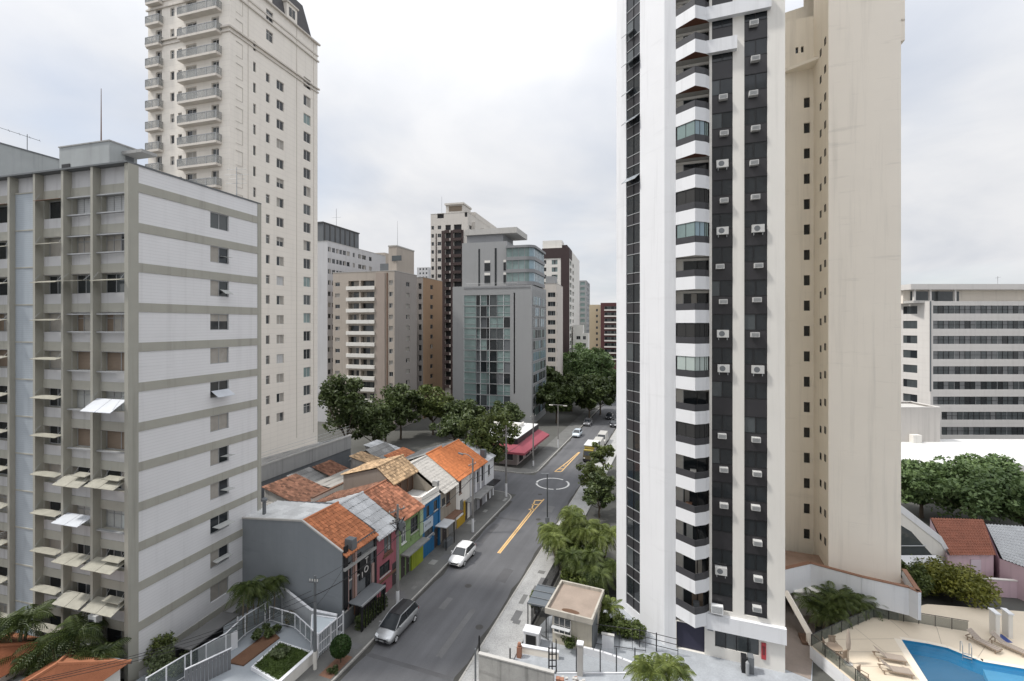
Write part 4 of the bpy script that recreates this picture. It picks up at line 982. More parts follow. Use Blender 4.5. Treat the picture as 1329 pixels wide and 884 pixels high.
def stripe(name, pts, wd, m_):
    m = MB()
    for i in range(len(pts)-1):
        a, b_ = ST(*pts[i], .004), ST(*pts[i+1], .004); d = (b_-a).normalized(); n = Vector((d.y, -d.x, 0))*wd/2; m.quad(a-n, b_-n, b_+n, a+n, m=m_)
    return structure(name, m)
# two widening yellow wedges with rungs, and the painted roundabout
stripe('lane_marking', [(48.6, -19.60), (61, -19.66), (64.9, -20.3)], .18, yellow); stripe('lane_marking', [(48.6, -19.38), (61, -19.37), (65.9, -19.2)], .18, yellow)
for s_ in (61.6, 63.4, 65.0): stripe('lane_marking', [(s_-.1, -20.0-(s_-60)*.08), (s_+.3, -19.35)], .34, yellow)
stripe('lane_marking', [(78.8, -21.0), (85, -20.2), (92.4, -19.6)], .2, yellow); stripe('lane_marking', [(79.2, -19.9), (85, -19.7), (92.4, -19.4)], .2, yellow)
for s_ in (78.95, 80.6, 82.4): stripe('lane_marking', [(s_-.1, -20.9+(s_-79)*.12), (s_+.2, -19.9)], .3, yellow)
m = MB(); cc = (72.8, -19.75); n = 40
for i in range(n):
    if i in (3, 4, 17, 28): continue
    a0, a1 = 2*math.pi*i/n, 2*math.pi*(i+.96)/n; f = lambda r, a: ST(cc[0]+r*math.cos(a), cc[1]+r*math.sin(a), .004)
    m.quad(f(2.45, a0), f(2.75, a0), f(2.75, a1), f(2.45, a1), m=whitemark)
structure('roundabout_marking', m)
for n_, pts in (('gutter', [(S0, KL+.22), (X0-2.6, KL+.22)]), ('gutter', [(S0, KR-.2), (120, KR-.2)]), ('gutter', [(X1+2.6, KL+.22), (150, KL+.22)])):
    m = MB(); k_ = int((pts[1][0]-pts[0][0])/1.5); rq = random.Random(31)
    w_ = [.34+rq.uniform(-.14, .16) for _ in range(k_+1)]; d_ = 1 if pts[0][1] < -20 else -1
    for i in range(k_): a, b_ = pts[0][0]+i*1.5, pts[0][0]+i*1.5+1.5; m.quad(ST(a, pts[0][1]-.2*d_, .002), ST(b_, pts[0][1]-.2*d_, .002), ST(b_, pts[0][1]-.2*d_+d_*w_[i+1], .002), ST(a, pts[0][1]-.2*d_+d_*w_[i], .002), m=mat('gutter_dirt', (.055, .054, .05), .95, .35, 1.2, fine=.2))
    structure(n_, m)
# patches, manholes and stains on the road
pa = mat('dark_asphalt_patch', (.085, .085, .089), .85, .25, .6, fine=.16); pb = mat('pale_asphalt_patch', (.13, .13, .132), .9, .25, .6, fine=.16)
for k, (s_, t_, ls, lt, m_) in enumerate(((44.5, -17.2, 2.6, 1.1, pa), (52.8, -22.6, 5.5, .9, pa), (38.2, -20.6, 1.8, .6, pb), (57.5, -21.8, .5, 3.4, pa), (35.0, -17.8, 6.5, .55, pb), (62.6, -17.6, 2.2, 1.5, pb), (71, -30, 5, 2, pa), (86, -18, 4, 1.2, pa), (30.2, -19.4, .4, 7.4, pa))):
    m = MB(); pts = [(s_+ls*a, t_+lt*b_) for a, b_ in ((-.5, -.5), (-.1, -.54), (.5, -.47), (.53, .1), (.48, .5), (.05, .46), (-.5, .52), (-.47, 0))]
    m.add([ST(a, b_, .0025+.0002*k) for a, b_ in pts], [tuple(range(8))], m_); structure('road_patch', m)
for s_, t_ in ((41.5, -19.9), (58.8, -17.9), (67.5, -20.3), (36.2, -16.3)):
    m = MB(); c_ = ST(s_, t_, .005); m.add([c_+Vector((.34*math.cos(i*.42), .34*math.sin(i*.42), 0)) for i in range(15)], [tuple(range(15))], mat('iron_cover', (.05, .048, .045), .6, .3, 4)); structure('manhole_cover', m)
for s_ in (33.0, 49.5, 60.5):
    m = MB(); m.prism([tuple(ST(a, b_))[:2] for a, b_ in ((s_, KL+.02), (s_+.9, KL+.02), (s_+.9, KL+.42), (s_, KL+.42))], .0, .006, MATS['iron_cover']); structure('drain_grate', m)
rp = random.Random(12)
for k in range(26):                                     # mended slabs of the pavements
    left = k % 2; s_ = rp.uniform(24, 64); t_ = rp.uniform(-26.2, -24.4) if left else rp.uniform(-14.8, -12.7); a, b_ = rp.uniform(.5, 1.8), rp.uniform(.4, .9)
    m = MB(); m.quad(*[ST(x, y, .134+.0003*k) for x, y in ((s_-a/2, t_-b_/2), (s_+a/2, t_-b_/2), (s_+a/2, t_+b_/2), (s_-a/2, t_+b_/2))], m=rp.choice([pb, mat('new_concrete', (.26, .26, .25), .9, .2, 1), mat('dirty_concrete', (.16, .16, .155), .9, .3, 1)])); structure('pavement_patch', m)

# ---------------- 7. the row of small houses, each with its own roof, facade and rear
SHEET = {'pale_fibre_cement', 'white_roof_sheet', 'grey_fibre_cement', 'dusty_grey_sheet'}
def tile_roof(s0, s1, t0, z0, t1, z1, m_, wave=.22, amp=.05, rows=9):
    """a slope from the eave (t0, z0) up to the ridge (t1, z1), laid tile by tile (or sheet by sheet) between s0 and s1 (street frame)"""
    q = MB(); r0 = random.Random(int(s0*97+t0*13)); sheet = m_.name in SHEET; L = math.hypot(t1-t0, z1-z0)
    cw, ch_, per = (1.1, .95, 3) if sheet else (.30, .42, 1)
    nx = max(1, round((s1-s0)/cw)); ny = max(1, round(L/ch_)); k_ = 4*per; am = .045 if sheet else .052
    vs = []; fs = []
    for r in range(ny):
        for c in range(nx):
            j_ = r0.uniform(-.012, .014); a0, a1 = s0+(s1-s0)*c/nx, s0+(s1-s0)*(c+1)/nx; n0 = len(vs); sl = r0.uniform(-.03, .03) if not sheet else 0
            for f, lift in ((r/ny-.012+sl/ny, .06 if sheet else .045), ((r+1.06)/ny, .0)):
                f = min(max(f, -.01), 1.0)
                for i in range(k_+1):
                    s_ = a0+(a1-a0)*i/k_; vs.append(tuple(ST(s_, t0+(t1-t0)*f, z0+(z1-z0)*f+lift+j_-am*math.cos(2*math.pi*per*i/k_))))
            fs += [(n0+i, n0+i+1, n0+k_+2+i, n0+k_+1+i) for i in range(k_)]
    q.add(vs, fs, m_); q.quad(ST(s0, t0, z0-.09), ST(s1, t0, z0-.09), ST(s1, t1, z1-.09), ST(s0, t1, z1-.09), m=m_); return q
def local(root, mb):          # from street-built world coordinates into the thing's own frame
    M_ = root.matrix_basis.inverted(); mb.v = [tuple(M_ @ Vector(v)) for v in mb.v]; return mb
def street_thing(name, label, cat, s, t, z=0, group=None):
    return thing(name, label, cat, ST(s, t, z), -TH, group)
TF = -26.7
def house(label, s0, s1, eave, ridge, tr, tb, wallm, roofm, back=None, backz=None, overhang=.35, roofrear=None, gable=True, name='row_house'):
    t = street_thing(name, label, 'house', s0, TF); D = TF-tb; bz = backz or eave
    # frame: x = across the street towards the road (0 at facade, negative inwards), y = along the street
    q = MB(); L = s1-s0; xr = tr-TF
    e = .012
    pr = [(0, 0), (0, eave), (xr, ridge-.06), (-D, bz), (-D, 0)]
    for y in (e, L-e): q.add([(x, y, z) for x, z in pr], [tuple(range(5))], wallm)
    q.quad((-D, e, 0), (-D, L-e, 0), (-D, L-e, bz), (-D, e, bz), m=wallm)
    fac = q
    return t, q, L
def facade(t, q, L, H, m, ops):
    """street front with real openings: (y0, y1, z0, z1, kind)"""
    f = Face((0, 0), rad(90)); B_ = Bld.__new__(Bld); B_.op = {f: [(a, b_, c, d, .14) for a, b_, c, d, k in ops]}
    Bld.wall(B_, q, f, 0.012, L-.012, 0, H, m)
    q.build('wall', t)
    for a, b_, c, d, k in ops:
        o = MB(); w_ = b_-a
        if k == 'door':
            o.box(-.12, -.06, a+.02, b_-.02, c+.01, d-.02, mat('dark_door', (.06, .05, .05), .5, .2)); o.box(-.055, -.03, b_-.18, b_-.12, 1.0, 1.12, alu); o.build('door', t)
        elif k == 'shutter':
            o.box(-.12, -.07, a+.02, b_-.02, c+.01, d-.02, mat('steel_shutter', (.24, .24, .24), .5, .1, 1, courses=(.12, .35))); o.build('roller_shutter', t)
        else:
            fr = {'w': whitemetal, 'b': black, 'r': rust}[k[0]]; o.box(-.11, -.03, a, a+.06, c, d, fr); o.box(-.11, -.03, b_-.06, b_, c, d, fr); o.box(-.109, -.031, a+.06, b_-.06, c, c+.06, fr); o.box(-.109, -.031, a+.06, b_-.06, d-.06, d, fr); o.box(-.10, -.04, (a+b_)/2-.025, (a+b_)/2+.025, c+.06, d-.06, fr)
            w = o.build('window', t); p = MB(); p.quad((-.07, a+.06, c+.06), (-.07, b_-.06, c+.06), (-.07, b_-.06, d-.06), (-.07, a+.06, d-.06), m=rng.choice([glass, glass2])); p.build('pane', w)
            s = MB(); s.box(.002, .09, a-.06, b_+.06, c-.09, c-.002, fr if fr is not black else slab); s.build('sill', w)
def roof(t, s0, s1, eave, ridge, tr, tb, m1, m2=None, bz=None, ov=.4, rear=True, wave=.26):
    q = tile_roof(s0, s1, TF+ov, eave-.10, tr, ridge, m1, wave); o = local(t, q).build('roof', t)
    if rear:
        q = tile_roof(s0, s1, tb-.2, (bz or eave)-.05, tr-.01, ridge, m2 or m1, wave); local(t, q).build('rear_roof', t)
    r = MB(); r.tube([tuple(ST(s0, tr, ridge+.02)), tuple(ST(s1, tr, ridge+.02))], .11, m1, 7); local(t, r).build('ridge_tile', t)
    return o

# 7a. dark house with the long blue grey flank
s0, s1 = 31.4, 35.9
t, q, L = house('dark fronted row house with orange tiled roof and long blank grey side wall', s0, s1, 6.9, 8.85, -31, -38.6, greyblue, terra, backz=8.0)
facade(t, q, L, 6.9, dkgrey, [(.35, 1.1, 4.1, 5.6, 'b'), (1.75, 2.5, 4.0, 5.8, 'b'), (3.0, 3.7, 2.2, 3.6, 'b'), (1.6, 2.4, .1, 2.3, 'door'), (.3, 1.2, 1.7, 3.2, 'b'), (2.8, 4.2, .1, 2.1, 'door')])
roof(t, s0+.05, s1+.02, 6.6, 8.82, -31, -38.6, terra, rear=False)
q = tile_roof(s0+.4, s1, -38.4, 8.0, -31.02, 8.6, silverw, .3); local(t, q).build('rear_roof', t)
m = MB(); m.box(-11.9, .02, -.1, .12, 8.0, 8.02, greyblue); m.v = []; m.f = []; m.i = []
m.add([(0.05, -.06, 6.95), (-4.3, -.06, 8.95), (-11.9, -.06, 8.1), (-11.9, .1, 8.1), (-4.3, .1, 8.95), (.05, .1, 6.95), (0.05, -.06, 6.85), (-4.3, -.06, 8.8), (-11.9, -.06, 7.95), (-11.9, .1, 7.95), (-4.3, .1, 8.8), (.05, .1, 6.85)],
      [(0, 1, 4, 5), (1, 2, 3, 4), (0, 6, 7, 1), (1, 7, 8, 2), (5, 4, 10, 11), (4, 3, 9, 10), (0, 5, 11, 6)], slab); m.build('coping', t)
pk = mat('pinkish_panel', (.36, .25, .23), .8, .15)
m = MB()
m.box(.003, .12, .15, .62, 2.0, 7.25, black); m.box(.003, .10, .63, .74, 1.6, 5.2, pk); m.box(.003, .16, 1.25, 1.7, 2.3, 7.0, pk); m.box(.003, .22, .1, L-.15, 5.2, 5.45, conc); m.box(.003, .10, 3.85, 4.35, .9, 4.0, pk); m.box(.003, .14, L-.3, L-.01, 0, 6.7, black); m.box(.13, .2, 1.3, 1.4, .9, 6.2, rust)
m.box(-.5, .3, .9, 1.5, 6.6, 7.5, dkgrey); m.build('facade_panel', t)
m = MB(); m.box(.003, .14, 2.1, 3.6, 3.4, 5.15, black); sg = m.build('sign_board', t)
lt = MB(); wl = mat('sign_letter', (.55, .53, .52), .6)
def txt(s, size, parent, name, loc, rot, m_, ext=.02):
    c = bpy.data.curves.new(name, 'FONT'); c.body = s; c.size = size; c.extrude = ext; c.align_x = 'CENTER'; c.align_y = 'CENTER'; c.resolution_u = 3
    tmp = bpy.data.objects.new('t', c); C.objects.link(tmp); dg = bpy.context.evaluated_depsgraph_get(); me = bpy.data.meshes.new_from_object(tmp.evaluated_get(dg)); bpy.data.objects.remove(tmp)
    me.materials.clear(); me.materials.append(m_); return put(name, me, parent, loc, 0, rot)
txt('T', .75, sg, 'letter', (.16, 3.0, 4.75), (rad(90), 0, rad(90)), wl); txt('O', .8, sg, 'letter', (.16, 2.95, 4.0), (rad(90), 0, rad(90)), wl); txt('I', .7, sg, 'letter', (.16, 2.4, 3.75), (rad(90), 0, rad(90)), wl)
m = MB(); m.box(.1, 1.5, .6, L-.6, 2.25, 2.33, dkgrey); m.box(1.45, 1.55, .6, L-.6, 2.2, 2.36, alu); m.box(1.4, 1.52, .6, .72, 0, 2.24, black); m.box(1.4, 1.52, L-.75, L-.63, 0, 2.24, black)
for j in range(8): m.box(1.43, 1.47, .8+j*.36, .86+j*.36, 0, 2.24, black)
m.build('porch', t)
m = MB(); m.tube([(-10.0, 1.2, 8.0), (-10.0, 1.2, 9.4)], .16, dkgrey, 8); m.lathe([(.28, 0), (.28, .2), (.05, .35)], dkgrey, 10, (-10.0, 1.2, 9.4)); m.build('chimney', t)

# 7b. pink house
pink = mat('pink_plaster', (.33, .11, .135), .85, .22, .8, streak=.45, fine=.08)
s0, s1 = 35.9, 39.6
t, q, L = house('pink row house with pale fibre cement roof next to the dark fronted house', s0, s1, 6.0, 8.55, -31, -38, pink, silver)
facade(t, q, L, 6.0, pink, [(1.3, 2.5, 3.9, 5.5, 'r'), (.6, 2.2, 2.0, 3.1, 'b'), (2.6, 3.4, .1, 2.4, 'door'), (.9, 1.6, .15, 1.2, 'b')])
roof(t, s0, s1, 6.0, 8.55, -31, -38, silver, silverw, wave=.3)
m = MB(); m.box(.003, .14, .1, L-.1, 1.55, 1.7, rust); m.box(.003, .1, 1.1, 2.7, 3.6, 3.72, rust); m.build('moulding', t)
# 7c. green house
grn = mat('green_plaster', (.20, .29, .13), .85, .22, .8, streak=.45, fine=.08); lime = mat('lime_plaster', (.26, .31, .03), .8, .22, .8, streak=.4)
s0, s1 = 39.6, 44.1
t, q, L = house('green row house with lime ground floor and weathered red tiled roof', s0, s1, 6.2, 8.5, -31, -38, grn, terra2)
facade(t, q, L, 6.2, grn, [(.5, 1.3, 3.6, 5.6, 'w'), (2.2, 3.6, 3.9, 5.5, 'b'), (.4, 1.2, .1, 2.3, 'door'), (1.35, 2.0, .1, 2.2, 'door')])
roof(t, s0, s1, 6.2, 8.5, -31, -38, terra2, terra4)
m = MB(); m.box(.003, .16, 2.15, L-.05, .05, 2.35, lime); m.build('lime_wall', t)
m = MB(); m.box(.003, 1.0, .3, L-.05, 2.55, 2.7, greyroof); m.box(.003, .08, 0.05, L-.05, 2.75, 3.25, grn); m.build('canopy', t)
m = MB(); m.box(.003, .12, 2.15, 3.65, 3.3, 3.6, grn); m.box(.003, .2, 3.75, 4.4, 3.1, 6.0, mat('pale_green_plaster', (.34, .42, .27), .8, .1)); m.build('moulding', t)
# 7d. blue house with flat terrace
blu = mat('strong_blue_plaster', (.018, .125, .28), .7, .2, .8, streak=.4, fine=.08)
s0, s1 = 44.1, 48.0
t, q, L = house('bright blue shop house with flat walled terrace on its roof', s0, s1, 6.1, 6.2, -31, -34.5, slab, slab)
facade(t, q, L, 6.1, blu, [(.9, 1.5, 4.4, 5.6, 'b'), (2.5, 3.3, 4.5, 5.6, 'b'), (.5, 2.3, 2.2, 3.0, 'b'), (2.6, 3.5, .1, 2.4, 'door')])
m = MB(); m.quad((-.1, .05, 6.05), (-.1, L-.05, 6.05), (-7.8, L-.05, 6.15), (-7.8, .05, 6.15), m=slab); m.build('roof', t)
m = MB(); m.box(-.28, -.05, .02, L-.02, 6.1, 7.0, off); m.box(-7.8, -.281, .02, .2, 6.1, 6.9, off); m.box(-.2, .1, -.02, L+.02, 6.0, 6.1, off); m.box(-.7, -.05, L-.5, L-.021, 7.0, 7.6, conc); m.build('parapet', t)
m = MB(); m.box(.004, .12, .15, 2.15, 3.05, 4.15, mat('pale_sign', (.42, .47, .52), .5)); sg = m.build('sign_board', t)
dk = mat('dark_letter', (.08, .08, .1), .5)
rg2 = random.Random(3)
def scribble(parent, x, y0, y1, z, h, m_, n, nm='lettering'):
    q = MB(); dy = (y1-y0)/n
    for i in range(n):
        a = y0+dy*i; w_ = dy*.55; k = rg2.choice('lconi')
        if k == 'i' or k == 'l': q.box(x, x+.012, a, a+w_*.3, z, z+h*(1.4 if k == 'l' else 1), m_)
        else:
            vs = []; 
            for j in range(11):
                an = rad(40+280*j/10) if k == 'c' else rad(36*j)
                if k == 'n': an = rad(180-18*j)
                vs.append((x+.006, a+w_/2+w_/2*math.cos(an), z+h/2+h/2*math.sin(an)))
            q.tube(vs, h*.09, m_, 4)
    return q.build(nm, parent)
scribble(sg, .125, .45, 1.7, 3.55, .22, dk, 5)
wb = street_thing
scribble(t, .02, .7, 2.9, 1.75, .25, whitemark, 9)
m = MB(); m.box(.003, .1, L-.35, L-.02, 0, 6.0, blu); m.build('pier', t)
m = MB(); m.box(.05, 1.5, 2.7, 4.9, 2.65, 2.75, silver); m.box(1.4, 1.48, 2.75, 2.83, 0, 2.64, black); m.box(1.4, 1.48, 4.75, 4.83, 0, 2.64, black); m.box(.9, 1.38, 3.2, 4.6, 0, .9, dkgrey); m.build('canopy', t)
# 7e. tan roofed volume behind the blue house
t = street_thing('rear_house', 'taller grey house with tan tiled roof standing behind the bright blue house', 'house', 43.6, -30.4)
m = MB(); 
for y in (0.01, 5.0): m.add([(0, y, 0), (0, y, 8.2), (-1.6, y, 9.7), (-6.5, y, 8.4), (-6.5, y, 0)], [tuple(range(5))], mat('grey_brown_render', (.27, .24, .21), .85, .12, .5, streak=.25))
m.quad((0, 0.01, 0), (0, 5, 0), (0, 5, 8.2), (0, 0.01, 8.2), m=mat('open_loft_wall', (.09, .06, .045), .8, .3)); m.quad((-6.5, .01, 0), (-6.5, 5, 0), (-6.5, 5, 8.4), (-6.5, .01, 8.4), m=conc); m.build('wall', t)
sv = TF; TF = -30.4
roof(t, 43.5, 48.75, 8.25, 9.85, -32.2, -37.0, terra3, terra3, bz=8.5, ov=.5); TF = sv
m = MB()
for y in (.6, 1.8, 3.2, 4.4): m = MB(); m.box(.003, .1, y, y+.12, 6.2, 8.1, rust); m.build('post', t)
# 7f. grey beige house
bei = mat('grey_beige_plaster', (.28, .25, .21), .85, .14, .8, streak=.28)
s0, s1 = 48.0, 52.2
t, q, L = house('grey beige row house with speckled white tiled roof', s0, s1, 6.0, 8.9, -31, -37, bei, silver)
facade(t, q, L, 6.0, bei, [(1.6, 2.6, 4.0, 5.5, 'r'), (.5, 1.3, 4.3, 5.2, 'b'), (.6, 1.5, .1, 2.3, 'door'), (2.2, 3.6, .1, 2.3, 'shutter')])
roof(t, s0+.5, s1, 6.0, 8.9, -31, -37, mat('speckled_white_tile', (.47, .45, .42), .8, .35, 2.5, fine=.35), bz=6.2)
m = MB(); m.box(.003, 1.1, .2, L-.2, 2.55, 2.7, rust); m.build('canopy', t)
# 7g. white and yellow house
s0, s1 = 52.2, 56.2
t, q, L = house('white row house with yellow base and bright orange tiled roof', s0, s1, 6.3, 9.15, -31, -37, off, terra)
facade(t, q, L, 6.3, off, [(.8, 1.5, 4.2, 5.9, 'r'), (1.1, 2.0, 1.4, 3.3, 'w'), (2.5, 3.3, .1, 2.5, 'door')])
org = mat('bright_orange_tile', (.52, .185, .07), .8, .14, 1.2, fine=.16, rnd=.16)
roof(t, s0, s1, 6.3, 9.15, -31, -37, org, greyroof, bz=6.8)
m = MB(); m.box(.003, .08, .06, 2.4, .03, 1.2, mat('ochre_yellow', (.42, .27, .03), .8, .12)); m.box(.081, .12, 1.9, 2.45, .9, 2.9, MATS['ochre_yellow']); m.build('yellow_base', t)
m = MB(); m.box(.003, .9, 2.3, 3.8, 2.7, 2.8, greyroof); m.build('canopy', t)
# 7h. grey and white house
gh = mat('light_grey_plaster', (.30, .30, .32), .85, .10, .6, streak=.2)
s0, s1 = 56.2, 61.5
t, q, L = house('light grey row house with bright orange tiled roof and white pilasters', s0, s1, 6.2, 8.8, -31, -37, gh, org)
facade(t, q, L, 6.2, gh, [(.6, 1.3, 3.9, 5.5, 'b'), (2.2, 2.8, 3.9, 5.4, 'b'), (3.7, 4.4, 3.6, 5.8, 'b'), (.8, 2.2, .1, 2.3, 'shutter'), (3.2, 4.1, .1, 2.3, 'door')])
roof(t, s0, s1, 6.2, 8.8, -31, -37, org, greyroof, bz=6.8)
m = MB()
for y in (.05, 1.6, 3.2, 4.85): m.box(.003, .12, y, y+.35, 2.8, 6.1, white)
m.build('pilaster', t)
m = MB(); m.box(.003, 1.4, .2, L-.1, 2.5, 2.65, greyroof); m.build('canopy', t)
# 7i. last white house
s0, s1 = 61.5, 64.6
t, q, L = house('last white row house at the side street corner with pale sheet roof', s0, s1, 6.2, 7.9, -31, -37, white, silver)
facade(t, q, L, 6.2, white, [(.9, 1.6, 3.7, 5.2, 'b'), (.5, 1.4, .1, 2.3, 'door'), (1.9, 2.7, .1, 2.2, 'shutter')])
roof(t, s0, s1, 6.2, 7.9, -31, -37, silver, silver, bz=6.4, wave=.3)
m = MB(); m.box(-.9, -.2, .1, .8, 6.4, 7.6, dkgrey); m.build('chimney', t)
m = MB(); m.box(.003, 1.2, .3, 2.9, 2.5, 2.62, black); m.build('canopy', t)

# rear annexes between the houses and the podium: a jumble of low roofs
def shed(label, s0, s1, t0, t1, z0, z1, roofm, wallm, gable=False, name='rear_annex', wave=.26):
    o = street_thing(name, label, 'outbuilding', s0, t0)
    m = MB(); L = s1-s0; D = t0-t1
    if gable:
        mid = D/2
        for y in (0, L): m.add([(0, y, 0), (0, y, z0), (-mid, y, z1), (-D, y, z0), (-D, y, 0)], [tuple(range(5))], wallm)
        m.quad((0, 0, 0), (0, L, 0), (0, L, z0), (0, 0, z0), m=wallm); m.quad((-D, 0, 0), (-D, L, 0), (-D, L, z0), (-D, 0, z0), m=wallm); m.build('wall', o)
        q = tile_roof(s0-.25, s1+.25, t0+.25, z0+.03, t0-mid, z1+.06, roofm, wave); local(o, q).build('roof', o); q = tile_roof(s0-.25, s1+.25, t1-.25, z0+.03, t0-mid-.01, z1+.06, roofm, wave); local(o, q).build('roof', o)
    else:
        for y in (0, L): m.add([(0, y, 0), (0, y, z0), (-D, y, z1), (-D, y, 0)], [tuple(range(4))], wallm)
        m.quad((0, 0, 0), (0, L, 0), (0, L, z0), (0, 0, z0), m=wallm); m.quad((-D, 0, 0), (-D, L, 0), (-D, L, z1), (-D, 0, z1), m=wallm); m.build('wall', o)
        q = tile_roof(s0-.2, s1+.2, t0+.2, z0+.06, t1-.2, z1+.06, roofm, wave); local(o, q).build('roof', o)
    return o
shed('flat pale grey sheet roofed outbuilding behind the blank grey side wall', 35.2, 41.2, -41.2, -47.5, 4.6, 5.1, mat('dusty_grey_sheet', (.30, .29, .27), .85, .25, .9, fine=.15), conc)
shed('rust brown tiled outbuilding with white edge behind the grey roof', 41.4, 46.2, -40.2, -46.6, 4.9, 6.6, terra4, conc2)
shed('dark grey sheet roofed outbuilding by the podium wall', 46.4, 50.0, -43.8, -48, 4.6, 6.2, greyroof, conc2)
shed('pale grey low roofed outbuilding in the middle of the back yards', 46.4, 52.4, -39.2, -43.6, 5.4, 5.7, mat('dusty_grey_sheet', (1, 1, 1)), conc)
shed('small brown red roofed outbuilding near the podium wall', 50.2, 53.4, -43.9, -47.4, 5.2, 6.3, terra4, conc2)
shed('ochre stained tiled outbuilding beyond the pale low roof', 53.6, 56.0, -38.8, -44.0, 6.0, 7.2, terra3, conc2)
shed('grey gabled outbuilding with plain end wall', 56.6, 61.0, -40.6, -46.6, 5.4, 7.4, greyroof, conc, True)
shed('grey sheet roofed outbuilding nearest the side street', 61.2, 64.4, -41.0, -47.5, 5.2, 6.6, silver, conc2)
shed('flat orange red tiled outbuilding behind the light grey house', 56.4, 61.0, -37.2, -40.2, 5.9, 6.9, terra, conc)
o = street_thing('yard_wall', 'low white yard wall with dark coping behind the silver roofed pink house', 'wall', 40.5, -38.6); m = MB(); m.box(-.1, .1, 0, 5.2, 0, 6.6, off); m.build('wall', o); m = MB(); m.box(-.16, .16, -.05, 5.25, 6.6, 6.72, rust); m.build('coping', o)

# ---------------- 8. corner restaurant with the red awning
t = street_thing('corner_restaurant', 'corner restaurant with white flat roof, black fascia and dusty red awning', 'restaurant', 78.6, -26.8)
redaw = mat('dusty_red_awning', (.27, .065, .085), .8, .12, 1, fine=.08)
m = MB(); m.box(-9.5, -1.6, 1.2, 14.0, 0, 3.7, mat('pale_pink_wall', (.42, .36, .35), .8, .1)); m.build('wall', t)
m = MB(); m.box(-9.6, -1.4, 1.0, 14.2, 3.9, 4.9, black); m.build('fascia', t)
m = MB(); m.box(-9.5, -1.5, 1.1, 14.1, 4.9, 5.0, mat('bright_white_roof', (1, 1, 1))); m.box(-6, -5, 5, 6, 5.0, 5.6, dkgrey); m.box(-9.4, -4, 9, 9.3, 5.0, 5.9, off); m.box(-4.1, -3.9, 6, 12, 5.0, 5.7, off); m.build('roof', t)
m = MB(); A = [(-9.6, .95), (-1.4, .95), (-1.4, 14.2)]; Bq = [(-9.6, -1.0), (.6, -1.0), (.9, 14.2)]
for i in range(2):
    a0, a1, b0, b1 = A[i], A[i+1], Bq[i], Bq[i+1]; m.quad((*a0, 3.88), (*a1, 3.88), (*b1, 3.0), (*b0, 3.0), m=redaw); m.quad((*b0, 3.0), (*b1, 3.0), (*b1, 2.62), (*b0, 2.62), m=redaw)
m.build('awning', t)
for x0, x1 in ((-8.6, -6.0), (-4.6, -2.4)): m = MB(); m.box(x0, x1, 1.14, 1.195, .9, 2.6, glass); m.box(x0-.06, x1+.06, 1.1, 1.19, .82, .9, off); m.build('window', t)
for y0, y1 in ((2.5, 4.6), (6.2, 8.6), (9.6, 12.4)): m = MB(); m.box(-1.595, -1.55, y0, y1, .3, 2.6, glass); m.build('window', t)
m = MB()
vs = [(-5.6+.34*math.cos(a), .96, 4.4+.34*math.sin(a)) for a in [i*math.pi/7 for i in range(14)]]; m.tube(vs+[vs[0]], .05, whitemetal, 4); m.tube([(-5.2, .96, 4.2), (-4.7, .96, 4.65)], .05, whitemetal, 4); m.build('emblem', t)

